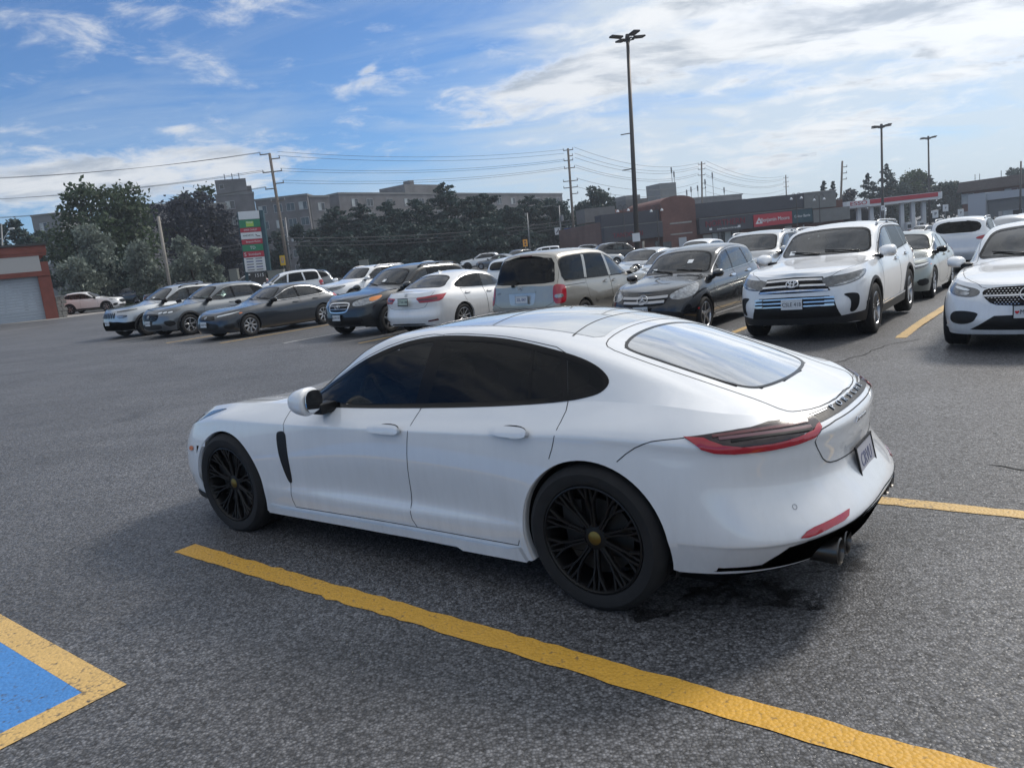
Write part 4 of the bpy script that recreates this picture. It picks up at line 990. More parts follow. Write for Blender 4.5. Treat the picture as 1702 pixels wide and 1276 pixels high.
    low = [(-3.9, 0, .852), (-3.9, .30, .851), (-3.87, .455, .848), (-3.87, .47, .88), (-3.7, .66, .896)]
    full = band + [(p[0], -p[1], p[2]) for p in band[:-1][::-1]]; lo_ = [(p[0], -p[1], p[2]) for p in low[1:][::-1]] + low
    c.panel('lamp_band', full + lo_, REAR, .004, M_black, mirror=False, res=.04, thick=.004, sm=0)
    c.panel('band_strip', [(-3.9, .46, .874), (-3.9, .31, .874), (-3.9, .31, .8765), (-3.9, .46, .8765)], REAR, .008, M_alu, res=.04, thick=.004, sm=0)
    for i, ch in enumerate('PORSCHE'):
        y = .262 - i * .0875; loc, n = b.hit((-4, y, .872), REAR)
        text('badge_letter', ch, frame(loc + n * .007, (0, -1, 0), n), .045, M_chrome, c.root, .006, 0, 1.4)
    loc, n = b.hit((-4, .055, .79), REAR)
    text('badge_script', 'Panamera', frame(loc + n * .004, (0, -1, 0), n), .040, M_chrome, c.root, .005, .35, 1.15)
    pl = [(-3.36, .83), (-3.53, .80), (-3.68, .69), (-3.79, .52), (-3.86, .28), (-3.88, 0)]; pl = pl + [(x, -y) for x, y in pl[-2::-1]]; n_ = len(pl)
    obj('rear_valance', [(x, y, .31) for x, y in pl] + [(x + .03, y * .97, .20) for x, y in pl], [tuple(range(n_)), tuple(range(2 * n_ - 1, n_ - 1, -1))] + [(i, i + n_, (i + 1) % n_ + n_, (i + 1) % n_) for i in range(n_)], M_black, c.root)
    # number plate recess and plate
    loc, n = b.hit((-4, 0, .58), REAR); n = Vector((-.985, 0, .17)).normalized()
    c.plate(loc + n * .014, n, 'CRVU', M_plate_shaded, M_text_faint, M_black, sub='PFAFF', tsize=.095)
    k = MB(); k.box((loc.x + .04, 0, .58), (.05, .18, .11)); k.build('plate_mount', M_black, c.root)
    # diffuser, reflector, exhausts, sensor
    dif = [(-3.56, .89, .295), (-3.699, .811, .303), (-3.744, .801, .332), (-3.817, .776, .386), (-3.873, .706, .397), (-3.948, .562, .404), (-4.009, .322, .422), (-4.03, 0, .433)]
    b2 = [(-4, 0, .22), (-3.9, .5, .22), (-3.6, .89, .22)]
    half = [(-3.62, .87, .235), (-3.9, .5, .235)]; c.panel('rear_diffuser', half[::-1][1:] + dif + mirror_pts(dif[:-1][::-1]) + mirror_pts(half) + [(-4, 0, .235), half[1]], REAR, .004, M_black, mirror=False, res=.03, thick=.006, sm=0)
    c.panel('reflector', [(-3.85, .755, .426), (-3.878, .715, .452), (-3.937, .596, .459), (-3.98, .455, .464), (-3.978, .487, .436), (-3.928, .625, .430), (-3.876, .714, .419)], dd, .006, M_red, res=.02, sm=1, keep=(0, 3))
    for y in (.56, .43):
        for sg in (1, -1):
            k = MB(); Mx = Matrix.Translation((-3.885, sg * y, .305)) @ Matrix.Rotation(R(90), 4, 'Z')
            k.lathe([(.052, -.20), (.055, .0), (.060, .055), (.060, .075), (.054, .080), (.048, .06), (.046, -.15)], 24, Mx); k.build('exhaust_tip', M_exh, c.root, angle=40)
    loc, n = b.hit((-3.824, .709, .541), dd)
    for sg in (1, -1):
        k = MB(); k.lathe([(.009, .0015), (.0125, .0015), (.0125, 0)], 16, frame((loc.x, sg * loc.y, loc.z), (0, 0, 1), (n.x, sg * n.y, n.z)) @ Matrix.Rotation(R(90), 4, 'X')); 
        k.build('parking_sensor', M_sens, c.root)
    c.mirror_part((-1.06, .985, .995), (.135, .225, .17), yaw=.32, m_low=M_black)
    c.panel('mirror_base', [(-.66, .8, .925), (-.80, .8, .925), (-.93, .8, .925), (-.86, .8, .985), (-.72, .8, .945)], SIDE, .006, M_black, res=.03, thick=.01)
    cap = mat('hub_crest', (0.22, 0.15, 0.04), .35, .8)
    w = make_wheel('main', .362, .266, .28, 'y', 10, M_rimblk, cap, cap=.034, dished=.035, seg=56)
    c.wheels((0, -2.95), .952, .362, w, yr=.958)
    c.cabin(-.55, -3.0, .88, .72, (-1.55, -2.2), 1.33, floor=.10, dash=-.95)
    c.under(.19, .82)
    return c.finish(PAN_LOC, PAN_YAW)
M_roofg = mat('roof_glass_painted_reflection', (0.55, 0.57, 0.58), .06, coat=1.0, rvar=.03, vscale=3)  # bright cloud reflection on the roof glass is put into this pale colour
M_lensr = mat('lamp_pink_strip', (.16, .07, .085), .2, coat=.5)
M_plate_shaded = mat('plate_white_shaded', (.42, .42, .46), .5); M_text_faint = mat('plate_text_faint', (.16, .17, .26), .5)  # shade put into the white plate's colour; text contrast lowered to match
M_exh = mat('exhaust_steel', (0.10, 0.095, 0.09), .3, 1.0)
M_sens = mat('sensor_ring', (0.35, 0.36, 0.38), .5)
build_main_car()
# ---------------------------------------------------------------- the other parked cars
HEAD, TAIL = R(232.6), R(52.6)
DFL = Vector((-.80, -.60, 0)).normalized(); DRL = Vector((.80, -.60, 0)).normalized()
def rows(xf, xr, wh, zb, zs, ends=None, widths=(.955, .99, 1.0, .965, .87), fr=(.0, .26, .52, .80, 1.0), front=(.10, 0, .01, .05, .17), back=(.12, 0, .02, .07, .16), taper=(.93, .92), an=(.60, 2.7, .40, 3.0)):
    """five body lines between the sill (zb) and the shoulder (zs), for an ordinary car"""
    lo, hi = pchip(zb), pchip(zs); X = np.linspace(xr, xf, 14); o = []
    for k in range(5):
        z = [(x, float(lo(x) + (hi(x) - lo(x)) * fr[k])) for x in X]
        w = [(x, wh * widths[k] * (taper[0] + (1 - taper[0]) * min(1, (xf - x) / .9) if x > xf - .9 else taper[1] + (1 - taper[1]) * min(1, (x - xr) / .8) if x < xr + .8 else 1.0)) for x in X]
        o.append(dict(z=z, w=w, df=front[k], dr=back[k], af=an[0], nf=an[1], ar=an[2], nr=an[3]))
    return o
def cp(c, name, yz, off, m, d=FRONT, x=0.0, sm=1, keep=(), **k):
    """a centre panel: outline of its left half in (y, z), seen from the front or rear"""
    full = [(x, y, z) for y, z in yz] + [(x, -y, z) for y, z in yz[::-1] if abs(y) > 1e-6]
    return c.panel(name, full, d, off, m, mirror=False, sm=sm, keep=keep, **k)
def sp_(c, name, yz, off, m, d=FRONT, x=0.0, sm=1, **k):
    return c.panel(name, [(x, y, z) for y, z in yz], d, off, m, sm=sm, **k)
def bars(c, name, zs, half, h, off, m, d=FRONT, curve=0.0):
    for z, w in zip(zs, half if isinstance(half, (list, tuple)) else [half] * len(zs)):
        cp(c, name, [(0, z + h / 2), (w * .5, z + h / 2 + curve * .25), (w, z + h / 2 + curve), (w, z - h / 2 + curve), (w * .5, z - h / 2 + curve * .25), (0, z - h / 2)], off, m, d, sm=0, res=.06, thick=.012)
def emblem(c, kind, pos, d, r=.06, off=.02):
    loc, n = c.b.hit(pos, d); M = frame(loc + n * off, Vector((0, 0, 1)).cross(n), n); k = MB()
    ring = lambda rx, ry, cx=0, cy=0, t=.12: k.tube([M @ Vector((cx + rx * math.cos(a), cy + ry * math.sin(a), 0)) for a in np.linspace(0, 2 * math.pi, 25)], r * t, 6, False)
    ln = lambda *p, t=.13: k.tube([M @ Vector((q[0] * r, q[1] * r, 0)) for q in p], r * t, 6)
    if kind == 'ovals': ring(r, r * .68); ring(r * .33, r * .64); ring(r * .68, r * .30, 0, r * .32)
    elif kind == 'star':
        ring(r, r, t=.07)
        for a in (90, 210, 330):
            ca, sa = math.cos(R(a)), math.sin(R(a)); k.tube([M @ Vector((0, 0, .004)), M @ Vector((r * .95 * ca, r * .95 * sa, 0))], [r * .14, r * .03], 6)
    elif kind == 'h': ring(r * 1.0, r * .9, t=.08); ln((-.45, .6), (-.38, -.6)); ln((.45, .6), (.38, -.6)); ln((-.4, 0), (.4, 0))
    elif kind == 'slant': ring(r * 1.15, r * .7, t=.08); ln((-.5, -.45), (-.2, .45)); ln((.2, -.45), (.5, .45)); ln((-.35, -.05), (.35, .08))
    elif kind == 'caliper': ring(r, r, t=.07); ln((-.45, -.75), (-.15, .7), (.15, .7), (.45, -.75)); ln((-.3, -.1), (.3, -.1))
    elif kind == 'wings': ring(r * 1.1, r * .85, t=.08); ln((-1, .35), (-.35, .3), (0, -.25), (.35, .3), (1, .35))
    elif kind == 'vee': ring(r, r, t=.07); ln((-.7, .65), (0, -.8), (.7, .65)); 
    k.build('emblem', M_chrome, c.root, True)
def rails(c, x0, x1, y, m=M_black, h=.05):
    for sg in (1, -1):
        k = MB(); pts = []
        for t in np.linspace(0, 1, 13):
            x = x0 + (x1 - x0) * t; loc, n = c.b.hit((x, y, 2), TOP); e = min(1, min(t, 1 - t) / .10); pts.append((x, sg * y, loc.z + .002 + h * math.sin(e * math.pi / 2)))
        k.tube(pts, .017, 6)
        for t in (.04, .5, .96): x = x0 + (x1 - x0) * t; loc, n = c.b.hit((x, y, 2), TOP); k.box((x, sg * y, loc.z + h * .4), (.10, .03, h * .8), bev=.008)
        k.build('roof_rail', m, c.root, True)
def wipers(c, base):
    for y0, y1, dz in ((.55, .05, .05), (.0, -.50, .05)):
        x0, z0 = base; P = []
        for t in (0, .5, 1):
            loc, n = c.b.hit((x0, y0 + (y1 - y0) * t, z0 + dz * t), FRONT); P.append(loc + n * .018)
        k = MB(); k.tube(P, .009, 5); k.build('wiper', M_black, c.root, True)
def stickers(c, yz):
    for y, z, m in yz:
        cp_ = c.panel('windscreen_sticker', [(0, y - .05, z - .03), (0, y + .05, z - .03), (0, y + .05, z + .03), (0, y - .05, z + .03)], FRONT, .003, m, mirror=False, sm=0, res=.05, thick=0)
def cladding(c, xa, rad, m=M_trim, lip=.07):
    for x in xa: c.arch(x, c.sp['rad'] - .005, rad, lip=lip, m=m, flare=.016, name='arch_cladding')
P_wht = paint('white_paint', (.79, .80, .81), rough=.4, dirt=.05); P_pearl = paint('pearl_white_paint', (.76, .775, .78), rough=.4, dirt=.07)
P_silver = paint('silver_paint', (.40, .42, .44), .75, .32, .05); P_grey = paint('mid_grey_paint', (.12, .135, .15), .5, .35, .05); P_char = paint('charcoal_paint', (.022, .028, .038), .45, .30, .012, 1.5)
P_blk = paint('black_paint', (.006, .008, .012), .2, .22, .006, 1.45); P_bk2 = paint('black_green_paint', (.009, .013, .018), .3, .26, .010, 1.45); P_beige = paint('sand_metallic_paint', (.37, .345, .30), .6, .36, .10); P_olive = paint('grey_green_paint', (.22, .24, .22), .6, .34, .06); P_navy = paint('navy_paint', (.012, .018, .045), .3, .3, .05); P_ltg = paint('light_grey_paint', (.46, .48, .49), .5, .34, .05); P_redp = paint('red_paint', (.35, .02, .02), .1, .3, .04)

def build_big_suv():
    sp = dict(xf=.98, xr=-3.91, rad=.38, bulge=.015, crown=2.6,
        rows=rows(.98, -3.91, .955, [(.98, .27), (.3, .25), (-2.6, .25), (-3.4, .32), (-3.91, .40)], [(.98, .95), (.7, 1.01), (.2, 1.07), (-.5, 1.10), (-1.2, 1.10), (-2.8, 1.145), (-3.5, 1.17), (-3.91, 1.12)], an=(.62, 2.7, .32, 3.4), back=(.14, .0, .03, .06, .10), widths=(.95, .985, 1.0, .975, .89)),
        cen=[(.98, .95), (.85, 1.02), (.3, 1.09), (-.3, 1.15), (-.55, 1.19), (-1.0, 1.42), (-1.35, 1.60), (-1.6, 1.66), (-2.2, 1.69), (-3.2, 1.665), (-3.52, 1.62), (-3.66, 1.45), (-3.80, 1.2), (-3.91, 1.12)],
        rail_z=[(.98, .95), (.5, 1.05), (-.4, 1.11), (-.75, 1.14), (-1.1, 1.35), (-1.48, 1.57), (-1.9, 1.625), (-3.0, 1.605), (-3.42, 1.55), (-3.60, 1.38), (-3.76, 1.17), (-3.91, 1.12)],
        rail_y=[(.98, .6), (0, .74), (-.7, .82), (-1.1, .77), (-1.5, .70), (-3, .68), (-3.6, .70), (-3.91, .6)])
    c = Car('suv', 'white three-row SUV with bold barred grille and silver roof rails, plate CSLE 418', 'car', sp, P_wht, dx=.035)
    for x in (0, -2.79): c.arch(x, .375, .445, lip=.05, m=M_trim, flare=.012)
    c.side_glass([(-.88, 1.125), (-1.16, 1.30), (-1.47, 1.50), (-1.7, 1.56), (-2.2, 1.575), (-3.0, 1.555), (-3.38, 1.505), (-3.52, 1.40), (-3.56, 1.31), (-3.30, 1.20), (-2.4, 1.145), (-1.2, 1.115)], [((-1.92, 1.56), (-1.98, 1.15)), ((-2.80, 1.54), (-2.92, 1.19))], [G_mid, G_dark, G_dark], m_ring=M_black, pillar=.09, pill_m=M_gloss)
    c.end_glass('windscreen', [(-.6, 0, 1.205), (-.6, .45, 1.20), (-.7, .715, 1.19), (-1.1, .665, 1.40), (-1.38, .60, 1.57), (-1.4, .3, 1.60), (-1.4, 0, 1.61)], FRONT, G_scr, ring=.03)
    c.end_glass('rear_window', [(-3.8, 0, 1.20), (-3.8, .60, 1.20), (-3.65, .60, 1.52), (-3.6, 0, 1.55)], REAR, G_dark, ring=.03)
    c.door([(-.60, 1.10), (-.58, .90), (-.55, .62), (-.52, .42), (-1.2, .36), (-1.93, .36), (-1.955, .8), (-1.96, 1.15), (-1.93, 1.585), (-1.7, 1.575), (-1.45, 1.515), (-1.1, 1.28), (-.85, 1.12)], handle=(-1.80, 1.0), hm=M_chrome)
    c.door([(-1.97, 1.15), (-1.965, .8), (-1.94, .36), (-2.34, .37), (-2.40, .55), (-2.55, .74), (-2.78, .86), (-2.87, 1.15), (-2.79, 1.58), (-2.2, 1.60), (-1.94, 1.59)], handle=(-2.68, 1.03), hm=M_chrome)
    c.skin('bonnet', [(.93, 0, 1.0), (.85, .45, 1.01), (.55, .74, 1.02), (0, .80, 1.07), (-.55, .82, 1.10), (-.6, .6, 1.17), (-.58, 0, 1.19)], TOP, .3)
    c.panel('sill_trim', [(-.46, 0, .38), (-2.33, 0, .38), (-2.36, 0, .26), (-.43, 0, .26)], SIDE, .02, M_trim, sm=0, thick=.02)
    c.panel('sill_strip', [(-.50, 0, .40), (-2.33, 0, .42), (-2.33, 0, .395), (-.50, 0, .375)], SIDE, .016, M_chrome, sm=0, thick=.012)
    # front
    cp(c, 'upper_grille', [(0, .965), (.40, .95), (.44, .90), (.49, .80), (.52, .755), (.3, .745), (0, .74)], .004, M_gloss, sm=0, res=.05)
    bars(c, 'grille_bar', (.925, .845, .775), (.40, .45, .49), .024, .016, M_chrome, curve=-.012)
    emblem(c, 'ovals', (2, 0, .855), FRONT, .085, .045)
    c.panel('headlamp', [(.9, .44, .94), (.75, .70, .955), (.45, .90, 1.0), (.36, .94, .985), (.50, .92, .91), (.72, .80, .83), (.92, .50, .785), (.95, .47, .85)], DFL, .005, M_lensd, res=.04)
    c.panel('lamp_lens', [(.85, .56, .80), (.60, .80, .86), (.42, .92, .96), (.46, .91, .985), (.60, .80, .89), (.85, .56, .825)], DFL, .011, M_lens, res=.04, sm=1)
    for (x, y, z) in ((.80, .62, .875), (.66, .76, .90)):
        loc, n = c.b.hit((x, y, z), DFL)
        for sg in (1, -1):
            k = MB(); k.lathe([(0, .012), (.03, .012), (.042, .008), (.045, 0)], 16, frame((loc.x, sg * loc.y, loc.z), (0, 0, 1), (n.x, sg * n.y, n.z)) @ Matrix.Rotation(R(-90), 4, 'X')); k.build('lamp_lens', M_white_l, c.root, angle=30)
    cp(c, 'lower_grille', [(0, .69), (.50, .68), (.56, .645), (.60, .50), (.66, .33), (.3, .31), (0, .31)], .004, M_black, sm=0, res=.05)
    bars(c, 'grille_bar', (.66, .605, .55), (.50, .53, .555), .018, .014, M_chrome, curve=-.006)
    for z in (.655, .605, .555):
        sp_(c, 'bar_end', [(.44, z + .014), (.56, z + .012), (.57, z - .018), (.45, z - .010)], .03, M_chrome, sm=0, res=.05, thick=.02)
    c.panel('fog_surround', [(.9, .66, .69), (.85, .80, .695), (.7, .86, .66), (.74, .85, .50), (.8, .80, .42), (.86, .74, .42), (.83, .77, .52), (.84, .76, .62)], FRONT, .005, M_black, res=.03)
    loc, n = c.b.hit((2, .775, .49), FRONT)
    for sg in (1, -1):
        k = MB(); k.lathe([(0, .02), (.035, .02), (.045, .012), (.05, 0)], 16, frame((loc.x, sg * loc.y, loc.z), (0, 0, 1), (n.x, sg * n.y, n.z)) @ Matrix.Rotation(R(-90), 4, 'X')); k.build('fog_lamp', M_lens, c.root, angle=30)
    cp(c, 'bumper_skirt', [(0, .37), (.6, .37), (.95, .42), (.97, .26), (.5, .24), (0, .24)], .010, M_trim, sm=0, res=.06, thick=.012)
    c.plate((1.02, 0, .585), (1, 0, .05), 'CSLE 418', M_plate, M_dark_t, None, tsize=.082)
    rails(c, -1.55, -3.35, .66, M_alu)
    c.mirror_part((-.84, 0.965, 1.185), (.17, .26, .19), m_low=M_black)
    c.panel('tail_lamp', [(-3.6, .9, 1.10), (-3.8, .75, 1.10), (-3.9, .55, 1.05), (-3.9, .55, .98), (-3.8, .8, .98), (-3.55, .95, 1.0)], DRL, .006, M_red)
    w = make_wheel('hl', .38, .245, .235, 'twin', 5, M_alu, None, dished=.02); c.wheels((0, -2.79), .945, .38, w)
    c.cabin(-.75, -3.6, 1.05, .80, (-1.75, -2.65), 1.60, floor=.42, dash=-1.1); wipers(c, (-.66, 1.215)); stickers(c, [(-.50, 1.26, M_white_l)])
    c.under(.26, .80); return c.finish((4.83, 11.97), HEAD)

def build_eclass():
    sp = dict(xf=.86, xr=-4.06, rad=.335, bulge=.012, crown=2.4,
        rows=rows(.86, -4.06, .926, [(.86, .22), (.3, .20), (-2.7, .20), (-3.5, .26), (-4.06, .30)], [(.86, .73), (.6, .80), (.1, .87), (-.6, .92), (-1.4, .93), (-3.0, .97), (-3.6, .97), (-4.06, .93)], an=(.62, 2.5, .5, 2.6), front=(.07, 0, .02, .06, .16)),
        cen=[(.86, .73), (.6, .81), (.1, .89), (-.45, .95), (-.7, 1.02), (-1.3, 1.32), (-1.6, 1.42), (-2.1, 1.46), (-2.6, 1.43), (-3.0, 1.31), (-3.4, 1.09), (-3.55, 1.03), (-4.06, .93)],
        rail_z=[(.86, .73), (.4, .85), (-.5, .93), (-.85, .96), (-1.2, 1.16), (-1.6, 1.36), (-2.1, 1.40), (-2.6, 1.36), (-3.0, 1.22), (-3.4, 1.03), (-4.06, .93)],
        rail_y=[(.86, .5), (.2, .65), (-.7, .77), (-1.2, .70), (-1.6, .62), (-2.6, .61), (-3.1, .66), (-4.06, .62)])
    c = Car('saloon', 'white saloon with studded black grille and large star badge, right picture edge', 'car', sp, P_wht, dx=.035)
    for x in (0, -2.94): c.arch(x, .33, .385, lip=.03)
    c.side_glass([(-.92, .955), (-1.25, 1.15), (-1.62, 1.315), (-2.1, 1.355), (-2.6, 1.315), (-3.0, 1.17), (-3.15, 1.06), (-2.9, .995), (-1.6, .955)], [((-2.0, 1.33), (-2.05, .98))], G_mid, m_ring=M_chrome)
    c.end_glass('windscreen', [(-.75, 0, 1.025), (-.75, .45, 1.02), (-.8, .69, 1.0), (-1.2, .62, 1.20), (-1.5, .54, 1.36), (-1.55, .3, 1.395), (-1.55, 0, 1.405)], FRONT, G_scr, ring=.03)
    c.door([(-.72, .90), (-.65, .6), (-.66, .30), (-1.98, .28), (-2.03, .6), (-2.03, .95), (-1.98, 1.38), (-1.6, 1.335), (-1.2, 1.14), (-.9, .96)], handle=(-1.82, .83))
    c.skin('bonnet', [(.78, 0, .765), (.72, .42, .78), (.42, .66, .83), (0, .74, .88), (-.65, .79, .92), (-.7, .55, .99), (-.72, 0, 1.01)], TOP, .3)
    cp(c, 'grille', [(0, .765), (.38, .755), (.47, .72), (.46, .66), (.36, .565), (.2, .555), (0, .555)], .004, M_gloss, res=.05)
    cp(c, 'grille_frame', [(0, .772), (.38, .762), (.48, .722), (.47, .655), (.37, .555), (.2, .545), (0, .545), (0, .56), (.2, .56), (.36, .57), (.455, .66), (.462, .718), (.375, .748), (0, .758)], .010, M_alu, sm=0, res=.05) if False else None
    k = MB()
    for i in range(-12, 13):
        for j, z in enumerate((.735, .71, .685, .64, .615, .59, .57)):
            y = i * .035 + (.0175 if j % 2 else 0); 
            if abs(y) > (.44 if z > .62 else .34) or abs(y) < .095: continue
            loc, n = c.b.hit((2, y, z), FRONT); k.box((0, 0, 0), (.014, .010 if z > .66 else .007, .006), M=frame(loc + n * .009, (0, 1, 0), n))
    tag(k.build('grille_stud', M_chrome, c.root), kind='stuff')
    bars(c, 'grille_bar', (.663,), (.455,), .016, .016, M_chrome)
    emblem(c, 'star', (2, 0, .665), FRONT, .095, .03)
    c.panel('headlamp', [(.75, .54, .735), (.60, .72, .775), (.34, .82, .815), (.28, .86, .80), (.42, .84, .70), (.62, .72, .655), (.78, .56, .655)], DFL, .005, M_lensd, res=.035)
    c.panel('lamp_lens', [(.66, .62, .735), (.48, .76, .775), (.45, .78, .755), (.64, .64, .715)], DFL, .010, M_white_l, res=.035, sm=1)
    c.panel('lamp_lens', [(.68, .62, .705), (.58, .70, .715), (.58, .70, .675), (.68, .62, .672)], DFL, .012, M_lens, res=.035, sm=2)
    c.panel('side_intake', [(.7, .50, .475), (.6, .66, .50), (.5, .80, .48), (.5, .82, .36), (.6, .70, .33), (.68, .56, .36), (.70, .52, .43)], FRONT, .005, M_black, res=.04)
    cp(c, 'lower_intake', [(0, .45), (.34, .44), (.50, .33), (.60, .27), (.3, .255), (0, .255)], .005, M_black, sm=0, res=.05)
    cp(c, 'front_splitter', [(0, .275), (.6, .275), (.86, .31), (.87, .285), (.6, .235), (0, .23)], .014, P_wht, sm=0, res=.05, thick=.014)
    c.plate((.905, 0, .485), (1, 0, .03), '', M_plate, M_dark_t, M_black)
    M = frame((.911, 0, .485), (0, 1, 0), (1, 0, .03)); k = MB()
    hp = [(-.115 + .022 * (16 * math.sin(t) ** 3) / 16, .022 * (13 * math.cos(t) - 5 * math.cos(2 * t) - 2 * math.cos(3 * t) - math.cos(4 * t)) / 16) for t in np.linspace(0, 2 * math.pi, 24, endpoint=False)]
    obj('plate_heart', [M @ Vector((x, y, .0015)) for x, y in hp], [tuple(range(24))], mat('heart_red', (.55, .02, .03), .5), c.root)
    text('plate_text', 'MY BABE', M @ Matrix.Translation((.03, 0, .0015)), .075, M_dark_t, c.root, .002, 0, .8)
    c.mirror_part((-.86, 0.910, 1.0), (.14, .23, .15), m_low=M_black)
    c.panel('tail_lamp', [(-3.8, .8, .93), (-3.95, .6, .92), (-4, .5, .80), (-3.9, .75, .78), (-3.7, .9, .82)], DRL, .006, M_red)
    w = make_wheel('ec', .335, .238, .245, 'twin', 5, M_alu, None); c.wheels((0, -2.94), .91, .335, w)
    c.cabin(-.8, -3.1, .90, .72, (-1.75, -2.6), 1.38, floor=.18, dash=-1.1); wipers(c, (-.8, 1.035))
    c.under(.21, .78); return c.finish((6.38, 9.14), HEAD)

def build_bclass():
    sp = dict(xf=.84, xr=-3.50, rad=.32, bulge=.014, crown=2.4,
        rows=rows(.84, -3.50, .893, [(.84, .22), (.3, .20), (-2.5, .20), (-3.1, .27), (-3.5, .33)], [(.84, .72), (.6, .80), (.1, .91), (-.5, .97), (-1.2, .98), (-2.6, 1.03), (-3.1, 1.05), (-3.5, 1.0)], an=(.62, 2.3, .34, 3.0), front=(.08, 0, .01, .07, .2)),
        cen=[(.84, .72), (.62, .82), (.2, .92), (-.3, 1.0), (-.5, 1.04), (-.9, 1.28), (-1.25, 1.46), (-1.6, 1.53), (-2.1, 1.555), (-2.8, 1.51), (-3.1, 1.46), (-3.25, 1.30), (-3.42, 1.05), (-3.5, 1.0)],
        rail_z=[(.84, .72), (.4, .87), (-.35, .965), (-.6, .99), (-.9, 1.17), (-1.3, 1.40), (-1.7, 1.48), (-2.1, 1.495), (-2.8, 1.45), (-3.05, 1.38), (-3.22, 1.2), (-3.4, 1.03), (-3.5, 1.0)],
        rail_y=[(.84, .5), (.2, .64), (-.5, .75), (-.9, .70), (-1.4, .63), (-2.8, .62), (-3.3, .64), (-3.5, .55)])
    c = Car('hatchback', 'black compact hatchback with twin chrome grille bars and star badge, behind the white roof', 'car', sp, P_blk, dx=.035)
    for x in (0, -2.70): c.arch(x, .318, .365, lip=.03)
    c.side_glass([(-.68, .985), (-.98, 1.17), (-1.33, 1.365), (-1.7, 1.43), (-2.1, 1.45), (-2.75, 1.41), (-2.98, 1.35), (-3.10, 1.21), (-3.02, 1.10), (-2.6, 1.055), (-1.4, 1.0)], [((-1.02, 1.16), (-1.0, 1.01)), ((-1.66, 1.40), (-1.70, 1.03)), ((-2.42, 1.40), (-2.58, 1.08))], [G_mid, G_mid, G_mid, G_mid], m_ring=M_alu, ring=.011, pillar=[.03, .08, .06], pill_m=M_gloss)
    c.end_glass('windscreen', [(-.55, 0, 1.06), (-.55, .45, 1.05), (-.6, .675, 1.03), (-.9, .63, 1.21), (-1.2, .56, 1.39), (-1.25, .3, 1.445), (-1.25, 0, 1.455)], FRONT, G_scr, ring=.025)
    c.end_glass('rear_window', [(-3.4, 0, 1.09), (-3.4, .54, 1.09), (-3.2, .50, 1.37), (-3.2, 0, 1.39)], REAR, G_dark, ring=.03)
    c.door([(-.50, .95), (-.47, .62), (-.46, .34), (-1.66, .30), (-1.69, .65), (-1.69, 1.03), (-1.64, 1.46), (-1.3, 1.39), (-.95, 1.17), (-.65, .98)], handle=(-1.52, .90), hm=M_chrome)
    c.door([(-1.70, 1.03), (-1.70, .65), (-1.67, .30), (-2.27, .30), (-2.33, .50), (-2.5, .66), (-2.58, .75), (-2.64, 1.05), (-2.44, 1.47), (-2.1, 1.475), (-1.65, 1.465)], handle=(-2.40, .93), hm=M_chrome)
    c.skin('bonnet', [(.74, 0, .77), (.66, .42, .79), (.35, .64, .85), (-.1, .72, .92), (-.46, .76, .965), (-.5, .5, 1.03), (-.52, 0, 1.04)], TOP, .3)
    cp(c, 'grille', [(0, .755), (.38, .745), (.46, .72), (.43, .62), (.38, .575), (.2, .565), (0, .56)], .004, M_gloss, res=.05)
    bars(c, 'grille_bar', (.705, .625), (.44, .40), .042, .018, M_alu, curve=.01)
    emblem(c, 'star', (2, 0, .66), FRONT, .10, .035)
    c.panel('headlamp', [(.72, .50, .73), (.52, .66, .83), (.18, .80, .90), (.10, .84, .89), (.25, .85, .76), (.45, .78, .67), (.68, .56, .645)], DFL, .005, M_lens, res=.035)
    loc, n = c.b.hit((.56, .64, .725), DFL)
    for sg in (1, -1):
        k = MB(); k.lathe([(0, .012), (.04, .012), (.052, .008), (.055, 0)], 16, frame((loc.x, sg * loc.y, loc.z), (0, 0, 1), (n.x, sg * n.y, n.z)) @ Matrix.Rotation(R(-90), 4, 'X')); k.build('lamp_lens', M_white_l, c.root, angle=30)
    cp(c, 'lower_intake', [(0, .49), (.4, .48), (.7, .42), (.72, .33), (.4, .29), (0, .29)], .005, M_black, res=.05)
    c.panel('marker_lamp', [(.34, .85, .44), (.22, .88, .44), (.22, .88, .47), (.34, .85, .47)], SIDE, .004, M_red, res=.03, sm=1)
    c.panel('sill_strip', [(-.42, 0, .285), (-2.28, 0, .295), (-2.28, 0, .272), (-.42, 0, .262)], SIDE, .014, M_chrome, sm=0, thick=.012)
    c.plate((.885, 0, .50), (1, 0, .03), 'BWKD 271', M_plate, M_dark_t, M_black)
    c.mirror_part((-.62, 0.890, 1.01), (.14, .22, .15), m_low=M_black)
    c.panel('tail_lamp', [(-3.1, .8, 1.0), (-3.35, .7, 1.0), (-3.45, .5, .92), (-3.45, .5, .84), (-3.3, .75, .80), (-3.05, .88, .84)], DRL, .006, M_red)
    w = make_wheel('bc', .318, .222, .22, 'star', 5, M_alu, None, dished=.02); c.wheels((0, -2.70), .875, .318, w)
    c.cabin(-.6, -3.2, .95, .70, (-1.5, -2.35), 1.48, floor=.26, dash=-.95, seat_m=M_seatg); wipers(c, (-.6, 1.065)); stickers(c, [(-.45, 1.12, M_white_l), (.25, 1.25, M_white_l)])
    c.under(.21, .75); return c.finish((2.97, 14.38), HEAD)

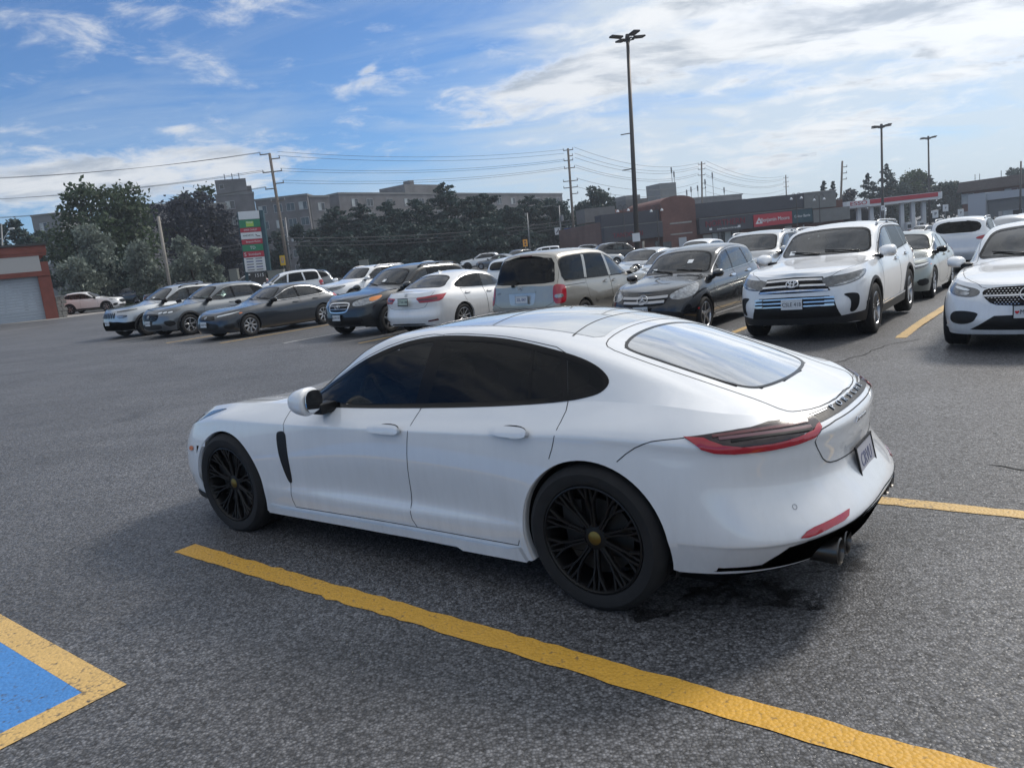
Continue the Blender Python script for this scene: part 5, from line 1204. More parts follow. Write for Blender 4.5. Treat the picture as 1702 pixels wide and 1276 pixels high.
def build_minivan():
    sp = dict(xf=.95, xr=-3.86, rad=.325, bulge=.02, crown=3.0,
        rows=rows(.95, -3.86, .915, [(.95, .24), (.3, .22), (-2.6, .22), (-3.4, .28), (-3.86, .32)], [(.95, .72), (.6, .86), (.1, .96), (-.5, 1.0), (-1.2, 1.0), (-2.6, 1.03), (-3.3, 1.05), (-3.86, 1.02)], an=(.62, 2.4, .24, 3.6), back=(.06, .0, .0, .03, .05), taper=(.93, .96), widths=(.955, .99, 1.0, .97, .93)),
        cen=[(.95, .72), (.7, .86), (.2, .98), (-.25, 1.04), (-.45, 1.10), (-.9, 1.38), (-1.3, 1.60), (-1.7, 1.69), (-2.3, 1.735), (-3.1, 1.73), (-3.5, 1.69), (-3.6, 1.60), (-3.68, 1.40), (-3.81, 1.05), (-3.86, 1.02)],
        rail_z=[(.95, .72), (.5, .90), (-.3, .99), (-.55, 1.02), (-.95, 1.25), (-1.35, 1.50), (-1.8, 1.63), (-2.4, 1.665), (-3.1, 1.66), (-3.42, 1.62), (-3.58, 1.45), (-3.76, 1.05), (-3.86, 1.02)],
        rail_y=[(.95, .55), (.2, .68), (-.5, .80), (-1.0, .76), (-1.6, .70), (-3.3, .71), (-3.6, .74), (-3.86, .70)])
    c = Car('minivan', 'sand beige minivan seen from behind with a wide dark rear window', 'car', sp, P_beige, dx=.035)
    for x in (0, -2.84): c.arch(x, .322, .37, lip=.03)
    c.side_glass([(-.72, 1.05), (-1.02, 1.25), (-1.38, 1.45), (-1.75, 1.565), (-2.3, 1.60), (-3.1, 1.59), (-3.42, 1.555), (-3.50, 1.46), (-3.53, 1.18), (-3.45, 1.085), (-2.4, 1.06), (-1.2, 1.03)], [((-1.70, 1.54), (-1.62, 1.06)), ((-2.56, 1.57), (-2.66, 1.09))], [G_mid, G_dark, G_dark], m_ring=M_black, pillar=[.10, .10], pill_m=P_beige, keep=(7, 8))
    c.end_glass('windscreen', [(-.5, 0, 1.11), (-.5, .5, 1.10), (-.55, .71, 1.08), (-.95, .66, 1.30), (-1.3, .6, 1.52), (-1.35, .3, 1.59), (-1.35, 0, 1.60)], FRONT, G_mid, ring=.03)
    c.end_glass('rear_window', [(-3.75, 0, 1.07), (-3.75, .72, 1.075), (-3.7, .735, 1.15), (-3.6, .665, 1.56), (-3.55, .4, 1.585), (-3.55, 0, 1.59)], REAR, G_dark, ring=.02, sm=1)
    c.door([(-.42, .95), (-.40, .60), (-.42, .32), (-1.62, .30), (-1.64, .7), (-1.63, 1.03), (-1.68, 1.62), (-1.4, 1.49), (-1.0, 1.26), (-.7, 1.04)], handle=(-1.46, .93))
    c.door([(-1.65, 1.03), (-1.66, .7), (-1.64, .30), (-2.42, .30), (-2.48, .50), (-2.62, .64), (-2.66, .75), (-2.68, 1.05), (-2.58, 1.63), (-2.3, 1.64), (-1.7, 1.625)], handle=(-1.84, .945))
    c.gap([(-2.7, 0, .985), (-3.5, 0, .99)], SIDE, .012)
    c.panel('side_moulding', [(-.45, 0, .62), (-2.40, 0, .625), (-2.40, 0, .585), (-.45, 0, .58)], SIDE, .014, P_beige, sm=0, thick=.013)
    c.skin('tailgate', [(-3.8, 0, 1.66), (-3.6, .62, 1.63), (-3.65, .74, 1.45), (-3.75, .80, 1.05), (-3.8, .76, .95), (-3.85, .74, .60), (-3.85, 0, .59)], REAR, .1)
    t = c.panel('tail_lamp', [(-3.7, .92, 1.03), (-3.80, .80, 1.045), (-3.85, .77, .98), (-3.85, .765, .66), (-3.75, .9, .655), (-3.66, .95, .68), (-3.64, .95, .96)], Vector((.88, -.47, 0)).normalized(), .008, M_red, res=.04)
    for o in t:
        sg = 1 if o is t[0] else -1; q = [(-3.70, sg * .91, .845), (-3.82, sg * .785, .845), (-3.82, sg * .785, .77), (-3.70, sg * .91, .77)]
        c.b.patch('lamp_lens', q, Vector((.88, -.47 * sg, 0)).normalized(), .013, M_lens, o, res=.04, sm=1)
    cp(c, 'plate_recess', [(0, .915), (.33, .91), (.34, .87), (.30, .67), (.25, .65), (0, .65)], .003, P_ltg, REAR, res=.05)
    cp(c, 'handle_strip', [(0, .935), (.34, .93), (.34, .895), (0, .90)], .02, P_beige, REAR, sm=0, res=.06, thick=.018)
    c.plate((-3.90, -.02, .775), (-1, 0, .06), '2SL 047', M_plate, M_platet, M_alu)
    emblem(c, 'wings', (-5, .05, .995), REAR, .05, .015)
    k = MB(); l0, n0 = c.b.hit((-5, .22, 1.045), REAR); k.box(l0 + n0 * .02, (.05, .06, .06), bev=.012); l1, n1 = c.b.hit((-5, .10, 1.12), REAR); k.tube([l0 + n0 * .03, l1 + n1 * .02], .012, 5); k.build('rear_wiper', M_black, c.root, True)
    k = MB(); l0, n0 = c.b.hit((-5, 0, 1.635), REAR); k.box(l0 + n0 * .005, (.03, .30, .022), bev=.006); k.build('brake_lamp', M_redd, c.root)
    cp(c, 'bumper_step', [(0, .585), (.80, .59), (.88, .60), (.88, .575), (.8, .565), (0, .56)], .016, P_beige, REAR, sm=0, res=.06, thick=.015)
    l0, n0 = c.b.hit((-5, .62, .90), REAR); text('badge', 'MPV', frame(l0 + n0 * .004, (0, -1, 0), n0), .055, M_alu, c.root, .004, .3); 
    c.mirror_part((-.62, 0.910, 1.10), (.13, .20, .15), m_low=M_black)
    c.panel('headlamp', [(.85, .45, .74), (.6, .7, .82), (.35, .86, .86), (.4, .85, .76), (.7, .68, .66)], DFL, .006, M_lens)
    w = make_wheel('mpv', .322, .205, .215, 'straight', 7, M_alu, None); c.wheels((0, -2.84), .895, .322, w)
    c.cabin(-.5, -3.5, .98, .78, (-1.4, -2.3), 1.62, floor=.38, dash=-.85, seat_m=M_seatg)
    c.under(.23, .78); return c.finish((2.72, 18.85), TAIL)

def build_white_saloon():
    sp = dict(xf=.97, xr=-3.855, rad=.33, bulge=.012, crown=2.4,
        rows=rows(.97, -3.855, .927, [(.97, .21), (.3, .19), (-2.6, .19), (-3.3, .24), (-3.855, .27)], [(.97, .70), (.6, .80), (.1, .88), (-.5, .92), (-1.2, .93), (-2.6, .985), (-3.2, 1.02), (-3.6, 1.02), (-3.855, .99)], an=(.65, 2.4, .45, 2.8), back=(.06, .0, .06, .05, .14)),
        cen=[(.97, .70), (.6, .82), (.1, .90), (-.45, .96), (-.7, 1.03), (-1.2, 1.27), (-1.5, 1.39), (-2.0, 1.445), (-2.5, 1.41), (-2.85, 1.29), (-3.25, 1.09), (-3.40, 1.055), (-3.7, 1.02), (-3.855, .99)],
        rail_z=[(.97, .70), (.4, .86), (-.5, .94), (-.8, .97), (-1.15, 1.16), (-1.5, 1.33), (-2.0, 1.385), (-2.45, 1.34), (-2.85, 1.21), (-3.2, 1.06), (-3.855, .99)],
        rail_y=[(.97, .5), (.2, .65), (-.7, .77), (-1.2, .70), (-1.6, .62), (-2.5, .61), (-3.0, .66), (-3.855, .62)])
    c = Car('saloon', 'white saloon seen from behind, red arrow-shaped tail lamps, between black SUV and beige minivan', 'car', sp, P_wht, dx=.035)
    for x in (0, -2.775): c.arch(x, .33, .375, lip=.03)
    c.side_glass([(-.86, .985), (-1.2, 1.15), (-1.55, 1.29), (-2.0, 1.34), (-2.45, 1.295), (-2.8, 1.17), (-2.90, 1.09), (-2.82, 1.03), (-2.5, 1.01), (-1.5, .965)], [((-1.82, 1.32), (-1.88, .99)), ((-2.60, 1.22), (-2.66, 1.035))], [G_mid, G_dark, G_dark], m_ring=M_alu, ring=.011, pillar=[.09, .03], pill_m=M_gloss)
    c.end_glass('windscreen', [(-.75, 0, 1.035), (-.75, .45, 1.03), (-.8, .68, 1.0), (-1.2, .62, 1.2), (-1.45, .54, 1.34), (-1.5, 0, 1.385)], FRONT, G_mid)
    c.end_glass('rear_window', [(-3.3, 0, 1.095), (-3.3, .40, 1.09), (-3.2, .62, 1.085), (-3.0, .60, 1.18), (-2.7, .53, 1.30), (-2.6, .3, 1.355), (-2.6, 0, 1.365)], REAR, G_back, ring=.02)
    c.door([(-.62, .90), (-.58, .6), (-.56, .28), (-1.82, .26), (-1.86, .6), (-1.86, .98), (-1.80, 1.365), (-1.5, 1.315), (-1.15, 1.14), (-.85, .98)], handle=(-1.68, .86))
    c.door([(-1.87, .98), (-1.87, .6), (-1.83, .26), (-2.34, .26), (-2.42, .46), (-2.6, .64), (-2.68, .8), (-2.72, 1.0), (-2.62, 1.25), (-2.4, 1.335), (-2.0, 1.37), (-1.81, 1.365)], handle=(-2.52, .90))
    c.skin('boot_lid', [(-3.45, 0, 1.05), (-3.45, .70, 1.03), (-3.7, .70, .99), (-3.8, .68, .90), (-3.8, .60, .72), (-3.84, .50, .66), (-3.85, 0, .65)], REAR, .15)
    t = c.panel('tail_lamp', [(-3.40, .94, .955), (-3.62, .80, .945), (-3.78, .62, .92), (-3.84, .44, .91), (-3.86, .40, .885), (-3.83, .48, .79), (-3.75, .66, .79), (-3.6, .86, .80), (-3.52, .92, .84)], Vector((.80, -.6, 0)).normalized(), .008, M_red, res=.035, sm=0)
    for o in t:
        sg = 1 if o is t[0] else -1; q = [(-3.6, sg * .83, .90), (-3.84, sg * .45, .875), (-3.84, sg * .47, .835), (-3.62, sg * .84, .84)]
        c.b.patch('lamp_lens', q, Vector((.80, -.6 * sg, 0)).normalized(), .013, M_redd, o, res=.04, sm=0)
    cp(c, 'boot_strip', [(0, .925), (.40, .92), (.40, .905), (0, .91)], .012, M_chrome, REAR, sm=0, res=.06, thick=.010)
    c.plate((-3.88, 0, .83), (-1, 0, .12), 'CTVA 086', M_plateg, M_dark_t, M_black)
    emblem(c, 'caliper', (-5, .0, .965), REAR, .045, .012)
    c.panel('reflector', [(-3.6, .80, .405), (-3.75, .62, .375), (-3.75, .62, .345), (-3.6, .82, .365)], DRL, .006, M_redd, sm=0)
    cp(c, 'rear_diffuser', [(0, .32), (.5, .31), (.62, .25), (.4, .22), (0, .22)], .006, M_black, REAR, sm=0)
    c.mirror_part((-.80, 0.910, 1.0), (.14, .22, .14), m_low=M_black)
    c.panel('headlamp', [(.8, .45, .74), (.5, .74, .80), (.3, .85, .81), (.6, .76, .68)], DFL, .006, M_lens)
    k = MB(); l0, n0 = c.b.hit((-2.45, 0, 2), TOP); k.add([(l0.x + .10, 0, l0.z), (l0.x - .08, .018, l0.z - .01), (l0.x - .08, -.018, l0.z - .01), (l0.x - .08, 0, l0.z + .055)], [(0, 1, 3), (0, 3, 2), (1, 2, 3), (0, 2, 1)]); k.build('roof_fin', P_wht, c.root)
    w = make_wheel('tlx', .33, .232, .225, 'straight', 10, M_alu, None); c.wheels((0, -2.775), .905, .33, w)
    c.cabin(-.75, -3.2, .92, .72, (-1.6, -2.4), 1.36, floor=.16, dash=-1.05)
    c.under(.2, .78); return c.finish((.02, 20.95), TAIL)

def build_black_suv():
    sp = dict(xf=.92, xr=-3.755, rad=.355, bulge=.016, crown=2.6,
        rows=rows(.92, -3.755, .945, [(.92, .27), (.3, .25), (-2.5, .25), (-3.3, .33), (-3.755, .40)], [(.92, .86), (.65, .95), (.15, 1.04), (-.5, 1.07), (-1.2, 1.07), (-2.6, 1.11), (-3.3, 1.13), (-3.755, 1.08)], an=(.66, 2.3, .36, 3.0), widths=(.95, .985, 1.0, .97, .88)),
        cen=[(.92, .86), (.7, .97), (.2, 1.07), (-.3, 1.13), (-.5, 1.18), (-.9, 1.40), (-1.25, 1.58), (-1.6, 1.655), (-2.2, 1.69), (-3.0, 1.665), (-3.32, 1.60), (-3.48, 1.42), (-3.66, 1.13), (-3.755, 1.08)],
        rail_z=[(.92, .86), (.4, 1.02), (-.35, 1.08), (-.65, 1.11), (-1.0, 1.32), (-1.4, 1.54), (-1.8, 1.615), (-2.8, 1.605), (-3.2, 1.53), (-3.4, 1.36), (-3.6, 1.12), (-3.755, 1.08)],
        rail_y=[(.92, .55), (.1, .70), (-.6, .80), (-1.0, .75), (-1.5, .68), (-2.9, .66), (-3.5, .68), (-3.755, .58)])
    c = Car('suv', 'black SUV with ringed grille and amber headlamp corners, left of the white saloon', 'car', sp, P_bk2, dx=.035)
    for x in (0, -2.70): c.arch(x, .352, .41, lip=.04)
    c.side_glass([(-.78, 1.105), (-1.08, 1.29), (-1.45, 1.50), (-1.8, 1.56), (-2.7, 1.545), (-3.05, 1.50), (-3.3, 1.36), (-3.38, 1.24), (-3.2, 1.17), (-2.4, 1.125), (-1.2, 1.09)], [((-1.75, 1.53), (-1.78, 1.12)), ((-2.62, 1.51), (-2.75, 1.16))], [G_mid, G_dark, G_dark], m_ring=M_black, pillar=.08, pill_m=M_gloss)
    c.end_glass('windscreen', [(-.55, 0, 1.195), (-.55, .45, 1.185), (-.62, .70, 1.16), (-1.0, .65, 1.37), (-1.28, .58, 1.53), (-1.3, .3, 1.58), (-1.3, 0, 1.59)], FRONT, G_scr, ring=.028)
    c.door([(-.52, 1.05), (-.50, .7), (-.48, .40), (-1.75, .36), (-1.78, .7), (-1.78, 1.12), (-1.74, 1.59), (-1.4, 1.53), (-1.05, 1.30), (-.78, 1.10)], handle=(-1.62, .98))
    c.door([(-1.79, 1.12), (-1.79, .7), (-1.76, .36), (-2.25, .36), (-2.33, .58), (-2.52, .74), (-2.62, .85), (-2.70, 1.12), (-2.62, 1.57), (-2.2, 1.60), (-1.75, 1.595)], handle=(-2.50, 1.0))
    c.skin('bonnet', [(.84, 0, .93), (.76, .42, .94), (.42, .68, .98), (-.1, .76, 1.04), (-.46, .80, 1.08), (-.52, .5, 1.15), (-.53, 0, 1.17)], TOP, .3)
    cp(c, 'grille', [(0, .87), (.30, .86), (.345, .82), (.32, .70), (.26, .65), (0, .64)], .006, M_gloss, res=.04)
    o = c.b.patch('grille_ring', [(0, y, z) for y, z in [(0, .885), (.32, .875), (.375, .825), (.345, .69), (.28, .632), (0, .62), (-.28, .632), (-.345, .69), (-.375, .825), (-.32, .875)]], FRONT, .016, M_chrome, c.root, hole=.028, res=.03, thick=.014, sm=2)
    bars(c, 'grille_bar', (.80, .72), (.32, .30), .016, .014, M_alu); emblem(c, 'slant', (2, 0, .765), FRONT, .075, .035)
    h = c.panel('headlamp', [(.80, .44, .87), (.62, .66, .94), (.28, .84, .99), (.15, .90, .975), (.30, .90, .88), (.52, .82, .80), (.80, .48, .755)], DFL, .006, M_lens, res=.035)
    for o in h:
        sg = 1 if o is h[0] else -1; q = [(.50, sg * .74, .945), (.22, sg * .87, .985), (.17, sg * .90, .965), (.33, sg * .90, .885), (.50, sg * .80, .85)]
        c.b.patch('turn_lamp', q, Vector((-.8, -.6 * sg, 0)), .011, M_amber2, o, res=.035, sm=1)
    cp(c, 'front_bumper_step', [(0, .60), (.5, .595), (.9, .62), (.9, .59), (.5, .55), (0, .55)], .014, P_bk2, sm=0, thick=.014)
    cp(c, 'lower_intake', [(0, .52), (.5, .52), (.7, .48), (.66, .34), (.4, .31), (0, .31)], .005, M_black, sm=1)
    c.plate((.965, 0, .515), (1, 0, .05), 'BLPM 593', M_plate, M_dark_t, M_black)
    rails(c, -1.5, -3.1, .64, M_black, .04)
    c.mirror_part((-.72, 0.940, 1.16), (.14, .23, .17), m_low=M_black)
    c.panel('tail_lamp', [(-3.4, .85, 1.1), (-3.6, .7, 1.1), (-3.7, .5, 1.0), (-3.6, .75, .9), (-3.4, .9, .95)], DRL, .006, M_red)
    w = make_wheel('sf', .355, .228, .23, 'wide', 5, M_alu, None); c.wheels((0, -2.70), .925, .355, w)
    c.cabin(-.65, -3.4, 1.03, .78, (-1.6, -2.5), 1.60, floor=.40, dash=-1.0); wipers(c, (-.6, 1.20)); stickers(c, [(.10, 1.30, M_white_l)])
    c.under(.26, .78); return c.finish((-3.62, 19.95), HEAD)

def build_grey_saloon():
    sp = dict(xf=.93, xr=-3.745, rad=.325, bulge=.012, crown=2.4,
        rows=rows(.93, -3.745, .90, [(.93, .20), (.3, .18), (-2.6, .18), (-3.3, .23), (-3.745, .28)], [(.93, .68), (.6, .77), (.1, .85), (-.5, .89), (-1.2, .905), (-2.6, .95), (-3.3, .97), (-3.745, .94)], an=(.62, 2.4, .42, 2.7), front=(.06, 0, .01, .05, .16)),
        cen=[(.93, .68), (.65, .78), (.1, .87), (-.5, .935), (-.75, 1.0), (-1.2, 1.22), (-1.5, 1.345), (-2.0, 1.412), (-2.5, 1.385), (-2.9, 1.27), (-3.3, 1.08), (-3.45, 1.02), (-3.745, .94)],
        rail_z=[(.93, .68), (.4, .83), (-.55, .905), (-.85, .94), (-1.2, 1.12), (-1.55, 1.30), (-2.0, 1.355), (-2.5, 1.32), (-2.9, 1.20), (-3.3, 1.03), (-3.745, .94)],
        rail_y=[(.93, .5), (.2, .62), (-.7, .74), (-1.2, .68), (-1.6, .60), (-2.5, .59), (-3.0, .63), (-3.745, .58)])
    c = Car('saloon', 'dark grey saloon with bright eight-spoke wheels and a chrome window line', 'car', sp, P_char, dx=.035)
    for x in (0, -2.735): c.arch(x, .325, .37, lip=.03)
    c.side_glass([(-.92, .945), (-1.22, 1.10), (-1.58, 1.255), (-2.0, 1.31), (-2.5, 1.275), (-2.88, 1.16), (-3.08, 1.055), (-2.85, .985), (-2.2, .955), (-1.5, .935)], [((-1.88, 1.29), (-1.93, .96)), ((-2.62, 1.22), (-2.72, .99))], [G_mid, G_mid, G_dark], m_ring=M_alu, ring=.011, pillar=[.08, .04], pill_m=M_gloss)
    c.end_glass('windscreen', [(-.8, 0, 1.005), (-.8, .45, 1.0), (-.86, .66, .975), (-1.2, .60, 1.16), (-1.48, .52, 1.30), (-1.5, .3, 1.335), (-1.5, 0, 1.345)], FRONT, G_scr, ring=.028)
    c.door([(-.66, .87), (-.60, .6), (-.58, .28), (-1.87, .25), (-1.91, .6), (-1.91, .95), (-1.86, 1.335), (-1.55, 1.28), (-1.2, 1.10), (-.9, .95)], handle=(-1.74, .84))
    c.door([(-1.92, .95), (-1.92, .6), (-1.88, .25), (-2.30, .25), (-2.38, .45), (-2.56, .62), (-2.66, .78), (-2.74, .97), (-2.64, 1.25), (-2.4, 1.31), (-2.0, 1.34), (-1.87, 1.335)], handle=(-2.52, .87))
    c.skin('bonnet', [(.85, 0, .725), (.78, .42, .735), (.45, .64, .79), (0, .70, .84), (-.6, .75, .90), (-.75, .5, .98), (-.78, 0, .99)], TOP, .3)
    cp(c, 'grille', [(0, .70), (.30, .69), (.36, .66), (.40, .585), (.2, .575), (0, .57)], .005, M_gloss, sm=0, res=.04); emblem(c, 'h', (2, 0, .645), FRONT, .055, .02)
    h = c.panel('headlamp', [(.84, .40, .695), (.6, .66, .755), (.28, .83, .785), (.22, .86, .77), (.42, .83, .70), (.70, .62, .635), (.86, .42, .635)], DFL, .005, M_lensd, res=.035, sm=1)
    c.panel('lamp_lens', [(.8, .46, .655), (.5, .74, .71), (.28, .83, .76), (.5, .74, .735), (.78, .48, .69)], DFL, .010, M_white_l, res=.035, sm=0)
    cp(c, 'lower_intake', [(0, .50), (.4, .49), (.55, .44), (.52, .30), (0, .285)], .005, M_black, sm=1)
    c.panel('side_intake', [(.7, .60, .42), (.5, .80, .46), (.45, .84, .33), (.65, .66, .29)], DFL, .005, M_black, sm=1)
    c.plate((.965, 0, .47), (1, 0, .05), 'CXNR 940', M_plate, M_dark_t, None)
    c.panel('marker_lamp', [(.30, .85, .70), (.20, .87, .71), (.2, .87, .735), (.30, .85, .725)], SIDE, .004, M_amber, res=.03, sm=1)
    c.mirror_part((-.92, 0.890, .98), (.14, .22, .14), m=M_gloss, m_low=M_black)
    c.panel('tail_lamp', [(-3.35, .87, .945), (-3.55, .76, .945), (-3.70, .5, .90), (-3.70, .5, .83), (-3.6, .74, .81), (-3.35, .88, .86)], DRL, .006, M_red)
    w = make_wheel('civic', .325, .212, .21, 'wide', 8, M_alu, M_alud, dished=.015, cap=.04); c.wheels((0, -2.735), .88, .325, w)
    c.cabin(-.85, -3.1, .88, .70, (-1.65, -2.45), 1.33, floor=.14, dash=-1.1); wipers(c, (-.85, 1.015)); stickers(c, [(-.45, 1.08, M_white_l)])
    c.under(.19, .76); return c.finish((-8.1, 22.9), HEAD)

def build_grey_crossover():
    sp = dict(xf=.93, xr=-3.63, rad=.345, bulge=.014, crown=2.5,
        rows=rows(.93, -3.63, .92, [(.93, .25), (.3, .23), (-2.5, .23), (-3.2, .30), (-3.63, .36)], [(.93, .86), (.7, .91), (.1, .98), (-.5, 1.01), (-1.2, 1.01), (-2.6, 1.05), (-3.2, 1.07), (-3.63, 1.02)], an=(.6, 2.5, .36, 3.0)),
        cen=[(.93, .86), (.75, .93), (.1, 1.01), (-.4, 1.07), (-.6, 1.12), (-1.05, 1.37), (-1.4, 1.52), (-1.8, 1.58), (-2.3, 1.59), (-2.9, 1.54), (-3.2, 1.45), (-3.4, 1.25), (-3.56, 1.06), (-3.63, 1.02)],
        rail_z=[(.93, .86), (.4, .96), (-.45, 1.02), (-.75, 1.05), (-1.1, 1.25), (-1.5, 1.46), (-1.9, 1.52), (-2.7, 1.49), (-3.05, 1.40), (-3.3, 1.20), (-3.5, 1.05), (-3.63, 1.02)],
        rail_y=[(.93, .55), (.1, .68), (-.7, .77), (-1.1, .72), (-1.6, .65), (-2.8, .64), (-3.3, .66), (-3.63, .56)])
    c = Car('crossover', 'mid grey crossover with dark mesh grille, between silver SUV and dark grey saloon', 'car', sp, P_grey, dx=.035)
    for x in (0, -2.655): c.arch(x, .342, .40, lip=.06, m=M_trim, flare=.012)
    c.side_glass([(-.86, 1.045), (-1.16, 1.22), (-1.53, 1.41), (-1.9, 1.465), (-2.6, 1.44), (-2.95, 1.35), (-3.18, 1.21), (-3.0, 1.13), (-2.2, 1.075), (-1.3, 1.04)], [((-1.80, 1.44), (-1.84, 1.07)), ((-2.58, 1.41), (-2.70, 1.11))], [G_mid, G_mid, G_dark], m_ring=M_black, pillar=.08, pill_m=M_gloss)
    c.end_glass('windscreen', [(-.65, 0, 1.13), (-.65, .45, 1.12), (-.72, .68, 1.09), (-1.1, .62, 1.30), (-1.38, .55, 1.46), (-1.42, .3, 1.50), (-1.42, 0, 1.51)], FRONT, G_scr, ring=.028)
    c.door([(-.60, 1.0), (-.56, .7), (-.54, .38), (-1.81, .33), (-1.84, .7), (-1.84, 1.07), (-1.79, 1.50), (-1.5, 1.44), (-1.12, 1.22), (-.84, 1.04)], handle=(-1.68, .93))
    c.skin('bonnet', [(.85, 0, .905), (.78, .42, .91), (.45, .66, .95), (0, .74, .98), (-.55, .78, 1.02), (-.62, .5, 1.09), (-.64, 0, 1.11)], TOP, .3)
    cp(c, 'grille', [(0, .80), (.40, .79), (.50, .74), (.44, .60), (.3, .555), (0, .55)], .005, M_gloss, sm=1, res=.04)
    bars(c, 'grille_bar', (.74, .68, .62), (.45, .44, .40), .012, .012, M_trim); emblem(c, 'h', (2, 0, .70), FRONT, .06, .02)
    c.panel('headlamp', [(.82, .44, .83), (.6, .68, .875), (.30, .86, .90), (.25, .88, .87), (.5, .82, .79), (.78, .50, .765)], DFL, .005, M_lensd, res=.035, sm=1)
    for a_ in (.50, .62, .74): c.panel('lamp_lens', [(.8 - (a_ - .5) * .9, a_ - .04, .785), (.7 - (a_ - .5) * .9, a_ + .06, .80), (.7 - (a_ - .5) * .9, a_ + .06, .845), (.8 - (a_ - .5) * .9, a_ - .04, .825)], DFL, .011, M_white_l, res=.035, sm=1)
    cp(c, 'lower_intake', [(0, .45), (.5, .45), (.6, .40), (.5, .30), (0, .285)], .008, M_trim, sm=1)
    c.panel('side_intake', [(.75, .58, .55), (.5, .82, .56), (.45, .86, .40), (.65, .70, .36)], DFL, .005, M_black, sm=1)
    c.plate((.965, 0, .50), (1, 0, .05), 'CZHL 365', M_plate, M_dark_t, None)
    c.panel('sill_trim', [(-.42, 0, .36), (-2.23, 0, .37), (-2.25, 0, .24), (-.40, 0, .24)], SIDE, .016, M_trim, sm=0, thick=.016)
    c.mirror_part((-.80, 0.910, 1.09), (.14, .22, .15), m=M_gloss, m_low=M_black)
    w = make_wheel('hrv', .345, .225, .22, 'fork', 5, M_alu, M_alud); c.wheels((0, -2.655), .90, .345, w)
    c.cabin(-.75, -3.2, .98, .72, (-1.6, -2.4), 1.50, floor=.30, dash=-1.05); wipers(c, (-.7, 1.14)); stickers(c, [(-.3, 1.22, M_white_l)])
    c.under(.24, .76); return c.finish((-11.0, 25.75), HEAD)

